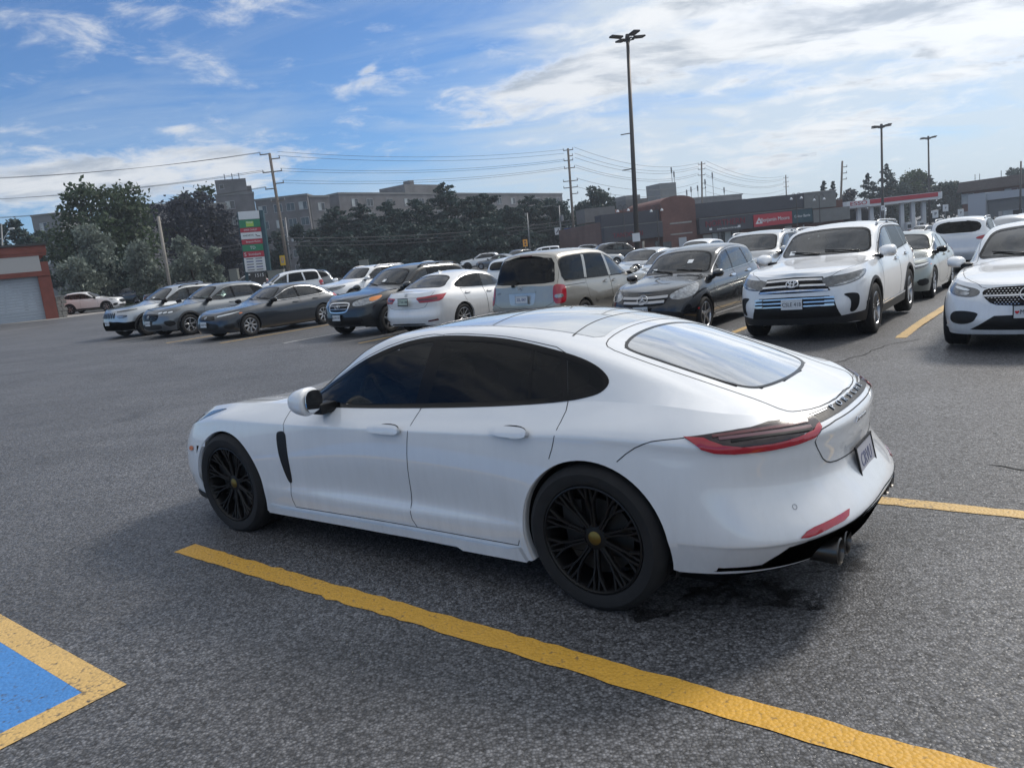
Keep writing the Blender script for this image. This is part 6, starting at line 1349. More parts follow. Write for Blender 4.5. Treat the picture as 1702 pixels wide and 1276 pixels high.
def build_silver_suv():
    sp = dict(xf=.93, xr=-3.69, rad=.355, bulge=.015, crown=2.6,
        rows=rows(.93, -3.69, .93, [(.93, .27), (.3, .25), (-2.5, .25), (-3.2, .33), (-3.69, .40)], [(.93, .92), (.7, .97), (.1, 1.04), (-.5, 1.06), (-1.2, 1.06), (-2.6, 1.10), (-3.2, 1.12), (-3.69, 1.08)], an=(.6, 2.4, .36, 3.0), front=(.05, 0, .02, .05, .13)),
        cen=[(.93, .92), (.78, .98), (.1, 1.06), (-.35, 1.12), (-.55, 1.17), (-1.0, 1.42), (-1.35, 1.58), (-1.7, 1.64), (-2.3, 1.66), (-2.95, 1.62), (-3.25, 1.54), (-3.45, 1.32), (-3.6, 1.12), (-3.69, 1.08)],
        rail_z=[(.93, .92), (.4, 1.01), (-.4, 1.07), (-.7, 1.10), (-1.05, 1.31), (-1.45, 1.53), (-1.85, 1.59), (-2.75, 1.57), (-3.1, 1.48), (-3.35, 1.26), (-3.55, 1.10), (-3.69, 1.08)],
        rail_y=[(.93, .55), (.1, .68), (-.65, .78), (-1.05, .73), (-1.55, .66), (-2.8, .65), (-3.35, .67), (-3.69, .57)])
    c = Car('suv', 'silver SUV with a seven-slot bent grille, leftmost in the front row', 'car', sp, P_silver, dx=.035)
    for x in (0, -2.70): c.arch(x, .352, .41, lip=.065, m=M_trim, flare=.014)
    c.side_glass([(-.80, 1.095), (-1.12, 1.28), (-1.5, 1.48), (-1.85, 1.535), (-2.65, 1.515), (-3.0, 1.43), (-3.25, 1.27), (-3.1, 1.17), (-2.2, 1.125), (-1.3, 1.09)], [((-1.78, 1.51), (-1.82, 1.12)), ((-2.58, 1.48), (-2.70, 1.15))], [G_mid, G_mid, G_dark], m_ring=M_black, pillar=.08, pill_m=M_gloss)
    c.end_glass('windscreen', [(-.6, 0, 1.18), (-.6, .45, 1.17), (-.68, .69, 1.14), (-1.05, .63, 1.36), (-1.33, .56, 1.52), (-1.38, .3, 1.56), (-1.38, 0, 1.57)], FRONT, G_scr, ring=.028)
    c.door([(-.56, 1.05), (-.52, .75), (-.50, .40), (-1.78, .36), (-1.81, .7), (-1.81, 1.12), (-1.77, 1.57), (-1.45, 1.51), (-1.1, 1.28), (-.8, 1.09)], handle=(-1.65, .98))
    c.skin('bonnet', [(.86, 0, .965), (.78, .42, .97), (.45, .66, 1.0), (0, .74, 1.04), (-.5, .78, 1.07), (-.58, .5, 1.14), (-.6, 0, 1.16)], TOP, .3)
    for i in range(-3, 4):
        y = i * .115; sh = 1 - .05 * abs(i)
        c.panel('grille_slot', [(0, y - .038, .70), (0, y + .038, .70), (0, y + .040, .80), (0, y + .034, .885 * (.985 + .015 * sh)), (0, y - .034, .885 * (.985 + .015 * sh)), (0, y - .040, .80)], FRONT, .005, M_black, mirror=False, sm=1, res=.03)
    c.panel('headlamp', [(.82, .46, .935), (.6, .68, .955), (.30, .86, .965), (.28, .88, .94), (.6, .74, .905), (.82, .48, .89)], DFL, .005, M_lensd, res=.035, sm=0)
    c.panel('lower_lamp', [(.86, .50, .80), (.66, .74, .80), (.60, .80, .77), (.66, .76, .70), (.84, .54, .69)], DFL, .005, M_lensd, res=.035, sm=1)
    c.panel('lamp_lens', [(.85, .52, .785), (.70, .70, .785), (.70, .70, .72), (.85, .54, .71)], DFL, .010, M_lens, res=.035, sm=1)
    cp(c, 'front_skirt', [(0, .58), (.5, .58), (.75, .54), (.95, .56), (.95, .28), (.5, .26), (0, .26)], .010, M_trim, sm=0, thick=.01)
    c.plate((.97, 0, .545), (1, 0, .05), 'BTKE 518', M_plate, M_dark_t, None)
    c.panel('sill_trim', [(-.44, 0, .38), (-2.26, 0, .39), (-2.28, 0, .26), (-.42, 0, .26)], SIDE, .016, M_trim, sm=0, thick=.016)
    rails(c, -1.5, -3.0, .63, M_black, .04)
    c.mirror_part((-.75, 0.930, 1.14), (.14, .22, .16), m=M_gloss, m_low=M_black)
    w = make_wheel('jeep', .355, .222, .225, 'twin', 5, M_alud, None); c.wheels((0, -2.70), .905, .355, w)
    c.cabin(-.7, -3.3, 1.02, .74, (-1.6, -2.4), 1.56, floor=.36, dash=-1.0); wipers(c, (-.65, 1.19)); stickers(c, [(-.3, 1.27, M_white_l), (.2, 1.25, M_white_l)])
    c.under(.26, .78); return c.finish((-13.2, 27.5), HEAD)
M_amber2 = mat('turn_lamp_amber', (.80, .26, .05), .15, coat=1.0)
G_scr = glass('windscreen_glass', (.17, .21, .21), ior=1.6, refl=1.1); G_back = glass('rear_glass_grey', (.14, .155, .165))
for f_ in (build_big_suv, build_eclass, build_bclass, build_minivan, build_white_saloon, build_black_suv, build_grey_saloon, build_grey_crossover, build_silver_suv): f_()
# ---------------------------------------------------------------- cars further back: copies of the ones above with their own paint
def repaint(root, src, new):
    for o in [root] + list(root.children_recursive):
        if o.type == 'MESH':
            for sl in o.material_slots:
                if sl.material == src: sl.link = 'OBJECT'; sl.material = new
def drop(root, names):
    for o in list(root.children_recursive):
        if o.name.split('.')[0] in names:
            for c in list(o.children_recursive): bpy.data.objects.remove(c)
            bpy.data.objects.remove(o)
PROTO = {o.name: o for o in scene.objects if o.get('category') == 'car'}
by = lambda key: next(o for o in PROTO.values() if key in o['label'])
KIND = dict(big=(by('CSLE'), P_wht), hatch=(by('hatchback') if any('hatchback' in o['label'] for o in PROTO.values()) else by('star badge, behind'), P_blk), van=(by('beige'), P_beige), rearsal=(by('arrow-shaped'), P_wht), suv=(by('seven-slot'), P_silver), sal=(by('eight-spoke'), P_char), cross=(by('crossover'), P_grey), bsuv=(by('ringed'), P_bk2))
def other(kind, name, label, col, loc, yaw, group=None, cat='car', lite=True):
    src, sm_ = KIND[kind]; c = link_copy(src); c.name = name
    for k in ('label', 'category', 'group'):
        if k in c: del c[k]
    tag(c, label, cat, group); repaint(c, sm_, col)
    drop(c, ('plate_text', 'windscreen_sticker', 'emblem', 'badge', 'wiper') + (('grille_bar', 'bar_end', 'seat', 'steering_wheel', 'interior_mirror', 'brake') if lite else ()))
    place(c, loc, yaw); return c
G1, G2 = 'cars parked behind the front row', 'cars far off across the lot and street'
for a in [
    ('big', 'suv', 'white SUV with nose showing between dark grey saloon and black SUV', P_wht, (-6.75, 31.8), HEAD, G1, 0),
    ('van', 'estate_car', 'white estate car seen from the side above the dark grey saloon roof', P_wht, (-14.6, 46.5), R(207), G1, 1),
    ('hatch', 'hatchback', 'white hatchback tail seen between white saloon and beige minivan', P_pearl, (2.0, 31.0), TAIL, G1, 1),
    ('sal', 'saloon', 'silver saloon behind the beige minivan bonnet', P_silver, (4.3, 26.6), HEAD, G1, 1),
    ('sal', 'saloon', 'pale grey saloon just behind the black hatchback windscreen', P_ltg, (4.2, 21.6), HEAD, G1, 1),
    ('big', 'suv', 'silver grey SUV with black roof rails behind the white barred-grille SUV', P_silver, (5.9, 19.2), HEAD, G1, 1),
    ('sal', 'saloon', 'grey green saloon between white barred-grille SUV and white saloon', P_olive, (8.35, 16.5), HEAD, G1, 0),
    ('big', 'suv', 'white SUV seen from behind with dark wide tail lamp above the grey green saloon', P_wht, (16.2, 26.3), TAIL, G1, 0),
    ('suv', 'suv', 'silver SUV seen from behind with a dark rear window, at the right picture edge', P_silver, (23.6, 35.0), TAIL, G1, 1),
    ('van', 'van', 'white van at the right picture edge behind the parked cars', P_wht, (29.0, 41.5), TAIL, G1, 1),
    ('hatch', 'hatchback', 'white hatchback roof above the black hatchback', P_wht, (8.6, 35.5), HEAD, G1, 1),
    ('sal', 'saloon', 'white saloon roof above the black hatchback rear window', P_pearl, (10.8, 36.5), HEAD, G1, 1),
    ('cross', 'suv', 'white SUV in side view beside the red garage', P_wht, (-29.6, 58.6), R(3), None, 0),
    ('hatch', 'hatchback', 'dark hatchback half hidden behind the white SUV by the garage', P_char, (-34.5, 69.0), R(172), None, 1),
    ('suv', 'suv', 'small navy SUV by the leaning wooden pole', P_navy, (-25.2, 56.5), R(200), None, 1),
    ('sal', 'saloon', 'silver saloon far behind the beige minivan roof', P_silver, (7.6, 52.5), R(20), G2, 1),
    ('suv', 'suv', 'black SUV below the lamp post behind the silver saloon', P_blk, (10.6, 58.0), R(20), G2, 1),
    ('suv', 'suv', 'white SUV on the street in front of the dark evergreens', P_wht, (-3.3, 84.0), R(175), G2, 1),
    ('sal', 'saloon', 'grey saloon beside the white street SUV', P_grey, (-1.4, 80.0), R(150), G2, 1),
    ('bsuv', 'suv', 'black SUV on the street beneath the orange road sign', P_blk, (1.0, 79.0), HEAD, G2, 1),
    ('van', 'van', 'white minivan on the street beneath the orange road sign', P_wht, (2.9, 81.0), R(175), G2, 1),
    ('suv', 'suv', 'white SUV far off at the foot of the second utility pole', P_wht, (8.2, 88.0), R(160), G2, 1),
    ('sal', 'saloon', 'white saloon crossing in front of the petrol station', P_wht, (41.0, 76.0), R(215), G2, 1),
    ('bsuv', 'suv', 'black SUV at the petrol pumps', P_blk, (54.5, 96.0), R(170), G2, 1),
    ('suv', 'suv', 'dark SUV with a pale roof right of the petrol pumps', P_char, (53.0, 88.0), TAIL, G2, 1),
    ('hatch', 'hatchback', 'red hatchback beside the parking sign on the right', P_redp, (52.0, 84.0), TAIL, G2, 1),
    ('sal', 'saloon', 'black saloon in front of the pale grey annexe', P_blk, (37.5, 57.0), R(20), G2, 1),
    ('cross', 'suv', 'grey SUV right of the black saloon by the annexe', P_ltg, (36.0, 53.5), TAIL, G2, 1),
    ('van', 'van', 'pale van far off left of the pylon sign foot', P_ltg, (-29.0, 84.0), R(190), G2, 1),
    ('sal', 'saloon', 'white saloon roof above the black SUV roof rail', P_wht, (-9.6, 82.0), R(180), G2, 1),
    ('suv', 'suv', 'grey SUV roof behind the white estate car', P_grey, (-14.0, 48.0), R(205), G2, 1),
    ]:
    kind, name, label, col_, loc, yaw, grp, lite = a; other(kind, name, label, col_, loc, yaw, None, 'car', lite)

# ---------------------------------------------------------------- trees
def leaf_mat(name, col, var=.45):
    m, n, l, p = nmat(name); g = n.new('ShaderNodeNewGeometry'); tcn = n.new('ShaderNodeTexCoord')
    t = n.new('ShaderNodeTexNoise'); t.inputs['Scale'].default_value = .55; t.inputs['Detail'].default_value = 3; l.new(tcn.outputs['Object'], t.inputs['Vector'])
    a = n.new('ShaderNodeMath'); a.operation = 'MULTIPLY_ADD'; l.new(g.outputs['Random Per Island'], a.inputs[0]); a.inputs[1].default_value = var; l.new(t.outputs['Fac'], a.inputs[2])
    r = n.new('ShaderNodeMapRange'); r.inputs[1].default_value = .3; r.inputs[2].default_value = .6 + var; r.inputs[3].default_value = .5; r.inputs[4].default_value = 1.6; l.new(a.outputs[0], r.inputs[0])
    s = n.new('ShaderNodeVectorMath'); s.operation = 'SCALE'; s.inputs[0].default_value = col; l.new(r.outputs[0], s.inputs['Scale']); l.new(s.outputs[0], p.inputs['Base Color'])
    p.inputs['Roughness'].default_value = .6; p.inputs['Specular IOR Level'].default_value = .3
    tr = n.new('ShaderNodeBsdfTranslucent'); l.new(s.outputs[0], tr.inputs[0]); mx = n.new('ShaderNodeMixShader'); mx.inputs[0].default_value = .25
    l.new(p.outputs[0], mx.inputs[1]); l.new(tr.outputs[0], mx.inputs[2]); l.new(mx.outputs[0], n['Material Output'].inputs[0]); return m
L_mid = leaf_mat('leaf_mid_green', (.055, .080, .042)); L_dark = leaf_mat('leaf_dark_evergreen', (.032, .056, .050)); L_silver = leaf_mat('leaf_silver_grey', (.165, .195, .165)); L_purple = leaf_mat('leaf_dark_purple', (.028, .031, .044)); L_olive = leaf_mat('leaf_olive', (.045, .070, .030))
M_bark = mat('bark', (.065, .052, .043), .9, var=.3, vscale=8, bump=.4, bscale=30)
def leaf_cloud(P, size, r, flat=.0):
    """small bent leaf clumps (two triangles pairs each) at the given points"""
    n = len(P); a = r.normal(size=(n, 3)); a /= np.linalg.norm(a, axis=1, keepdims=True); b = r.normal(size=(n, 3)); b -= (b * a).sum(1, keepdims=True) * a; b /= np.linalg.norm(b, axis=1, keepdims=True)
    if flat: a[:, 2] *= (1 - flat); b[:, 2] *= (1 - flat)
    s = size * r.uniform(.55, 1.35, (n, 1)); c = np.cross(a, b)
    v = np.stack([P - a * s, P - b * s * .55 + c * s * .2, P + a * s, P + b * s * .55 + c * s * .2], 1).reshape(-1, 3)
    return v, np.arange(4 * n).reshape(-1, 4)
def mesh_np(name, V, F, m, parent):
    me = bpy.data.meshes.new(name); n, k = len(V), len(F); me.vertices.add(n); me.vertices.foreach_set('co', V.ravel().astype(np.float32)); me.loops.add(k * 4); me.loops.foreach_set('vertex_index', F.ravel().astype(np.int32))
    me.polygons.add(k); me.polygons.foreach_set('loop_start', np.arange(0, 4 * k, 4, dtype=np.int32)); me.polygons.foreach_set('loop_total', np.full(k, 4, np.int32)); me.update(calc_edges=True); me.materials.append(m)
    o = bpy.data.objects.new(name, me); COL.objects.link(o); o.parent = parent; return o
def broad_tree(name, label, loc, h, w, m, seed, n=3600, leaf=.30, lobes=11, low=.12, airy=0.0, group=None, cat='tree'):
    r = np.random.default_rng(seed); root = tag(empty(name), label, cat, group); x, y = loc[:2]; root.location = (x, y, ground_z(x, y))
    k = MB(); th = h * .32; k.tube([(0, 0, -.2), (.03 * h * r.normal() * .3, 0, th * .5), (0, .02 * h, th)], [h * .028, h * .022, h * .016], 8)
    P = []
    C = []
    for i in range(lobes):
        a = r.uniform(0, 2 * math.pi); t = (i + .5) / lobes; zz = h * (low + .16 + (.80 - low) * t); rad = w * .5 * (math.sin(math.pi * (.18 + .74 * t)) ** .7); q = rad * r.uniform(.25, .72)
        lr = w * r.uniform(.17, .27) * (1.05 - .35 * t); C.append((q * math.cos(a), q * math.sin(a), min(zz, h - lr * .8), lr))
        k.tube([(0, 0, th * .8), (q * .5 * math.cos(a), q * .5 * math.sin(a), th + (zz - th) * .55), (q * math.cos(a), q * math.sin(a), zz)], [h * .012, h * .008, h * .003], 5)
    tot = sum(c[3] ** 2 for c in C)
    for cx_, cy2, cz, lr in C:
        m_ = int(n * lr * lr / tot); d = r.normal(size=(m_, 3)); d /= np.linalg.norm(d, axis=1, keepdims=True); rr = lr * (r.uniform(.35 - .2 * airy, 1.0, (m_, 1)) ** .6) * (1 + .22 * np.sin(d[:, :1] * 7 + seed) * np.cos(d[:, 1:2] * 6))
        tw = r.random(m_) < .10; rr[tw] *= r.uniform(1.05, 1.4, (tw.sum(), 1))
        P.append(np.array([cx_, cy2, cz]) + d * rr * np.array([1, 1, .85]))
    k.build('trunk', M_bark, root, True)
    V, F = leaf_cloud(np.concatenate(P), leaf, r); V[:, 2] = np.maximum(V[:, 2], .05); mesh_np('crown', V, F, m, root); return root
def conifer(name, label, loc, h, w, m, seed, n=3000, leaf=.30, taper=1.0, group=None):
    r = np.random.default_rng(seed); root = tag(empty(name), label, 'tree', group); x, y = loc[:2]; root.location = (x, y, ground_z(x, y))
    k = MB(); k.tube([(0, 0, -.2), (0, 0, h * .5), (0, 0, h * .98)], [h * .02, h * .012, h * .003], 7); P = []; nb = int(h * 7)
    for i in range(nb):
        t = (i + r.uniform(0, 1)) / nb; zz = h * (.06 + .93 * t); L = w * .5 * ((1 - t) ** taper) * r.uniform(.65, 1.15) + .12; a = r.uniform(0, 2 * math.pi); mm = max(6, int(n * (L + .1) / (nb * w * .28)))
        s = r.uniform(0.1, 1, mm) ** .7; droop = -.22 * L * s + .10 * L * s * s * (2 * t)
        pts = np.stack([np.cos(a) * L * s, np.sin(a) * L * s, zz + droop + L * .10], -1) + r.normal(scale=.10 * L + .05, size=(mm, 3)) * np.array([1, 1, .5]); P.append(pts)
        if i % 3 == 0: k.tube([(0, 0, zz), (np.cos(a) * L * .8, np.sin(a) * L * .8, zz - .14 * L)], [h * .005, h * .002], 4)
    k.build('trunk', M_bark, root, True)
    V, F = leaf_cloud(np.concatenate(P), leaf, r, .25); V[:, 2] = np.maximum(V[:, 2], .05); mesh_np('crown', V, F, m, root); return root
def span(a, b):
    """height and ground spot of something whose top is seen at a: returns ((x, y), height)"""
    return (a[0], a[1]), a[2] - ground_z(a[0], a[1])
for i, (nm, lb, top, wd, m_, kw) in enumerate([
    ('broadleaf_tree', 'tall green broadleaf tree with sky showing through its top, behind the garage', (-40.20, 81.05, 14.05), 12.0, L_mid, dict(n=8500, leaf=.26, lobes=18, airy=.7)),
    ('purple_maple', 'dark purple maple left of the apartment tower', (-38.02, 99.31, 14.21), 12.0, L_purple, dict(n=6000, leaf=.30, lobes=14)),
    ('broadleaf_tree', 'green tree top rising behind the purple maple', (-39.10, 104.62, 15.72), 9.0, L_olive, dict(n=4000, leaf=.30, airy=.5)),
    ('silver_willow', 'silver grey willow in front of the tall broadleaf tree', (-36.94, 72.13, 9.09), 6.5, L_silver, dict(n=4200, leaf=.20, lobes=13, low=.02)),
    ('silver_willow', 'silver grey bushy willow just left of the leaning pole', (-30.41, 67.71, 6.83), 4.8, L_silver, dict(n=3600, leaf=.17, lobes=12, low=.0)),
    ('silver_willow', 'silver grey bushy willow just right of the leaning pole', (-26.64, 67.69, 6.73), 4.6, L_silver, dict(n=3600, leaf=.17, lobes=12, low=.0)),
    ('silver_willow', 'smallest silver willow, rightmost of the bushy ones', (-24.46, 66.47, 5.44), 3.0, L_silver, dict(n=2200, leaf=.16, lobes=9, low=.0)),
    ('silver_willow', 'low silver grey willow just behind the white garage SUV', (-36.79, 67.60, 6.13), 4.5, L_silver, dict(n=3000, leaf=.18, lobes=10, low=.0)),
    ('dark_bush', 'dark bush between the silver willows and the street', (-35.81, 73.62, 5.78), 6.0, L_dark, dict(n=3000, leaf=.22, lobes=10, low=.0)),
    ('broadleaf_tree', 'dark tree at the left picture edge above the garage roof', (-60.35, 98.19, 13.58), 6.0, L_dark, dict(n=3000, leaf=.30)),
    ('broadleaf_tree', 'low dark tree above the right end of the garage roof', (-55.01, 94.77, 11.24), 6.5, L_dark, dict(n=3000, leaf=.28)),
    ('dark_bush', 'dark bushes at the foot of the apartment tower behind the pylon sign', (-34.81, 100.39, 8.42), 5.5, L_purple, dict(n=3000, leaf=.28, low=.0)),
    ('dark_bush', 'dark leafy bush right of the first utility pole', (-26.11, 106.65, 9.53), 6.0, L_dark, dict(n=3500, leaf=.28, low=.0)),
    ('dark_bush', 'dark leafy bush behind the pylon sign', (-30.32, 106.55, 8.93), 5.0, L_dark, dict(n=3000, leaf=.28, low=.0)),
    ('broadleaf_tree', 'rounded tree left of the strip mall between pole and lamp post', (16.62, 131.39, 12.13), 9.5, L_dark, dict(n=5200, leaf=.32, lobes=13, airy=.3)),
    ('broadleaf_tree', 'spreading low tree left of the strip mall roof', (21.01, 135.03, 9.55), 6.0, L_dark, dict(n=2600, leaf=.32, airy=.6)),
    ('broadleaf_tree', 'dark rounded tree just left of the second utility pole', (9.09, 120.94, 10.15), 7.5, L_dark, dict(n=3600, leaf=.32)),
    ('broadleaf_tree', 'broad tree above the middle of the petrol station roof', (91.19, 168.72, 11.15), 11.0, L_olive, dict(n=4600, leaf=.36, lobes=13, airy=.7)),
    ('broadleaf_tree', 'reddish dark tree left of the petrol station roof', (70.35, 153.01, 8.01), 6.5, L_purple, dict(n=2600, leaf=.34, airy=.5)),
    ('broadleaf_tree', 'dark tree right of the petrol station roof', (95.33, 163.10, 7.72), 8.5, L_dark, dict(n=3600, leaf=.36)),
    ('broadleaf_tree', 'dark tree beside the brown hotel', (97.57, 160.94, 6.90), 6.5, L_dark, dict(n=3000, leaf=.36)),
    ('broadleaf_tree', 'tree rising behind the brown hotel roof at the right edge', (120.57, 178.61, 9.67), 9.0, L_dark, dict(n=3000, leaf=.36, airy=.4)),
    ('broadleaf_tree', 'dark leafy tree behind the petrol station canopy', (83.67, 161.19, 8.42), 9.0, L_dark, dict(n=3600, leaf=.36)),
    ]):
    xy, hh = span(top, None); broad_tree(nm, lb, xy, hh, wd, m_, 100 + i, **kw)
for i, (lb, top, wd, tp) in enumerate([
    ('dark pine, leftmost of the evergreen row', (-22.27, 111.05, 11.67), 8.0, .62), ('dark pine second from the left in the evergreen row', (-19.08, 113.13, 11.98), 7.0, .6), ('dark pine with a notched top left of mid evergreen row', (-14.63, 111.04, 11.60), 8.0, .62),
    ('dark pine left of the tallest evergreen', (-10.51, 110.00, 11.41), 8.0, .6), ('tallest dark pine of the evergreen row', (-6.65, 113.40, 13.64), 8.5, .7), ('dark pine right of the tallest evergreen', (-2.87, 108.90, 10.91), 8.5, .6),
    ('dark pine with a twin top right of the row middle', (-0.69, 115.10, 11.62), 8.0, .6), ('dark pine fourth from the right of the evergreen row', (2.02, 110.65, 9.19), 7.0, .6), ('dark pine near the thin bare pole', (5.33, 116.97, 10.68), 7.5, .62), ('low dark pine in front of the evergreen row', (-16.00, 103.41, 8.28), 8.0, .55), ('low dark pine in front of the tallest evergreen', (-5.95, 102.30, 7.68), 8.5, .55), ('low dark pine in front of the row end', (-1.72, 102.09, 6.43), 8.0, .55), ('low dark pine at the left front of the row', (-20.46, 101.28, 7.66), 7.0, .55), ('low dark pine before the row middle', (-10.82, 103.34, 7.87), 8.0, .55), ('low dark pine by the row right end', (2.71, 106.10, 6.13), 7.0, .55)]):
    xy, hh = span(top, None); conifer('pine_tree', lb, xy, hh, wd * 1.28, L_dark, 300 + i, n=7500, leaf=.27, taper=tp * .78, group=None)
for i, (lb, top, wd) in enumerate([('pointed spruce left of the tall right lamp post', (75.35, 155.51, 10.87), 6.0), ('pointed spruce just right of the middle lamp post', (78.09, 153.68, 12.11), 6.5), ('small spruce tip above the strip mall end', (65.47, 153.37, 10.20), 3.0), ('slim spruce by the thin right lamp post', (90.95, 161.36, 9.49), 4.0), ('slim sparse spruce behind the strip mall corner', (68.12, 155.36, 9.99), 2.2)]):
    xy, hh = span(top, None); conifer('spruce_tree', lb, xy, hh, wd * 1.45, L_dark, 400 + i, n=4200, leaf=.30, taper=.85)

# ---------------------------------------------------------------- buildings
def brick(name, c1, c2, mortar, sc=4.0):
    m, n, l, p = nmat(name); tcn = n.new('ShaderNodeTexCoord'); mp = n.new('ShaderNodeMapping'); mp.inputs['Rotation'].default_value = (R(90), 0, 0); l.new(tcn.outputs['Object'], mp.inputs[0])
    b = n.new('ShaderNodeTexBrick'); b.inputs['Scale'].default_value = sc; b.inputs['Color1'].default_value = (*c1, 1); b.inputs['Color2'].default_value = (*c2, 1); b.inputs['Mortar'].default_value = (*mortar, 1); b.inputs['Mortar Size'].default_value = .012; b.inputs['Brick Width'].default_value = .9; b.inputs['Row Height'].default_value = .3
    l.new(mp.outputs[0], b.inputs['Vector']); t = n.new('ShaderNodeTexNoise'); t.inputs['Scale'].default_value = .5; t.inputs['Detail'].default_value = 6; l.new(tcn.outputs['Object'], t.inputs['Vector'])
    r = n.new('ShaderNodeMapRange'); r.inputs[1].default_value = .3; r.inputs[2].default_value = .7; r.inputs[3].default_value = .75; r.inputs[4].default_value = 1.15; l.new(t.outputs['Fac'], r.inputs[0])
    s = n.new('ShaderNodeVectorMath'); s.operation = 'SCALE'; l.new(b.outputs['Color'], s.inputs[0]); l.new(r.outputs[0], s.inputs['Scale']); l.new(s.outputs[0], p.inputs['Base Color']); p.inputs['Roughness'].default_value = .85; return m
B_grey = brick('grey_brick', (.140, .138, .145), (.162, .158, .165), (.14, .14, .145)); B_plum = brick('plum_brick', (.150, .072, .062), (.175, .088, .075), (.14, .11, .10)); B_red = brick('red_brick', (.20, .085, .06), (.23, .10, .07), (.18, .12, .10))
M_char = mat('charcoal_cladding', (.050, .052, .066), .55, var=.12, vscale=1.5); M_gcl = mat('grey_cladding', (.16, .165, .165), .6, var=.1, vscale=1.5); M_redc = mat('rust_red_render', (.21, .060, .042), .75, var=.15, vscale=2); M_band = mat('grey_sign_band', (.44, .425, .41), .6, var=.06); M_pane = mat('window_dark_glass', (.02, .025, .03), .08, coat=.5); M_panel_l = mat('pale_window_blind', (.42, .45, .45), .3, var=.25, vscale=1.2); M_wfr = mat('white_window_frame', (.33, .34, .36), .5); M_stone = mat('ledge_stone', (.26, .24, .21), .85, var=.35, vscale=6); M_concr = mat('pale_concrete', (.30, .295, .285), .85, var=.15, vscale=3, bump=.2, bscale=40); M_roofd = mat('dark_roofing', (.06, .058, .058), .85, var=.2, vscale=2); M_door = mat('steel_door_blue_grey', (.34, .38, .43), .5, var=.05, vscale=4); M_brown = mat('brown_shingle', (.085, .072, .068), .85, var=.2, vscale=3); M_annex = mat('pale_blue_grey_render', (.40, .43, .47), .7, var=.06); M_wood = mat('pole_wood', (.16, .135, .115), .85, var=.3, vscale=5); M_steel = mat('galvanised_steel', (.20, .21, .22), .5, .6, var=.1); M_bronze = mat('dark_bronze_post', (.075, .068, .064), .5, .3); M_sgn_w = mat('sign_white', (.66, .68, .70), .45); M_sgn_r = mat('sign_red', (.42, .025, .045), .4); M_sgn_g = mat('sign_green', (.015, .20, .09), .4); M_sgn_t = mat('sign_teal', (.012, .055, .075), .4); M_sgn_y = mat('sign_yellow', (.75, .48, .02), .45); M_sgn_b = mat('sign_blue', (.03, .10, .40), .45); M_sgn_o = mat('sign_orange', (.80, .36, .04), .45); M_letr = mat('letters_dull_red', (.19, .012, .03), .5); M_lime = mat('sign_lime', (.35, .55, .08), .45); M_ubox = mat('utility_box_olive', (.20, .21, .19), .6, var=.1)
def flat(v): return Vector((v[0], v[1]))
class Bld:
    """a building with its own axes: X along the front wall (left to right), Y into the depth, Z up"""
    def __init__(s, name, label, a, b, cat='building'):
        A, B = flat(a), flat(b); d = B - A; s.len = d.length; s.root = tag(empty(name), label, cat); s.z0 = min(ground_z(*A), ground_z(*B)) - .1
        s.root.location = (A.x, A.y, s.z0); s.root.rotation_euler = (0, 0, math.atan2(d.y, d.x))
    def box(s, name, x0, x1, y0, y1, z0, z1, m, parent=None, bev=0.0):
        k = MB(); k.box(((x0 + x1) / 2, (y0 + y1) / 2, (z0 + z1) / 2), (x1 - x0, y1 - y0, z1 - z0), bev=bev); return k.build(name, m, parent or s.root)
    def window(s, x, z, w, h, y=0.0, m=None, bars=1, fr=None):
        """a framed window set proud of the wall: frame with sill, and its panes as sub-parts"""
        k = MB(); t = .07
        for (cx_, cz, ww, hh) in ((0, h / 2, w + t, t), (0, -h / 2, w + t * 2, t * 1.3), (-w / 2, 0, t, h), (w / 2, 0, t, h)): k.box((x + cx_, y - .03, z + cz), (ww, .10, hh))
        for i in range(bars): k.box((x - w / 2 + w * (i + 1) / (bars + 1), y - .028, z), (t * .8, .08, h))
        f = k.build('window', fr or M_wfr, s.root)
        for i in range(bars + 1): 
            q = MB(); q.box((x - w / 2 + w * (i + .5) / (bars + 1), y - .006, z), (w / (bars + 1) - t * .5, .012, h - t * .5)); q.build('pane', m if m and i % 2 == 0 else M_pane, f)
    def sign(s, name, txt, x, z, size, m, y, parent=None, sx=1.0, depth=.05):
        M = frame((x, y, z), (1, 0, 0), (0, -1, 0)); return text(name, txt, M, size, m, parent or s.root, depth, 0, sx)

# strip mall on the right
a, b = (11.57, 85.26, 2.61), (41.94, 93.15, 1.30); MALLU = {1012: (1.07), 1028: (2.22), 1050: (3.81), 1118: (8.82), 1127: (9.50), 1171: (12.83), 1173: (12.99), 1191: (14.37), 1213: (16.08), 1218: (16.47), 1308: (23.66)}; ml = Bld('strip_mall', 'long low brick strip mall with charcoal sign bands and red shop signs', a, b); L = ml.len
za = lambda h: h - ml.z0
ml.box('wall', 0, (7.11), .0, 14, 0, za(4.6), B_plum); ml.box('wall', (7.11), (11.38), -.6, 14, 0, za(5.9), B_plum); ml.box('wall', (11.38), L, 0, 14, 0, za(4.4), B_plum)
k = MB(); k.prism([((7.11), za(5.9)), ((11.38), za(5.9))] + [((9.23) + ((11.38) - (7.11)) / 2 * math.cos(t), za(5.9) + .75 * math.sin(t)) for t in np.linspace(0.05, math.pi - .05, 12)], -.6, 13.9); k.build('arched_gable', B_plum, ml.root)
ml.box('parapet', .02, (7.03), -.25, 1.5, za(4.05), za(5.35), M_char); ml.box('sign_band', .02, (7.03), -.9, -.05, za(2.3), za(3.9), M_char); ml.box('band_trim', .02, (7.03), -.94, -.05, za(3.905), za(4.0), M_gcl)
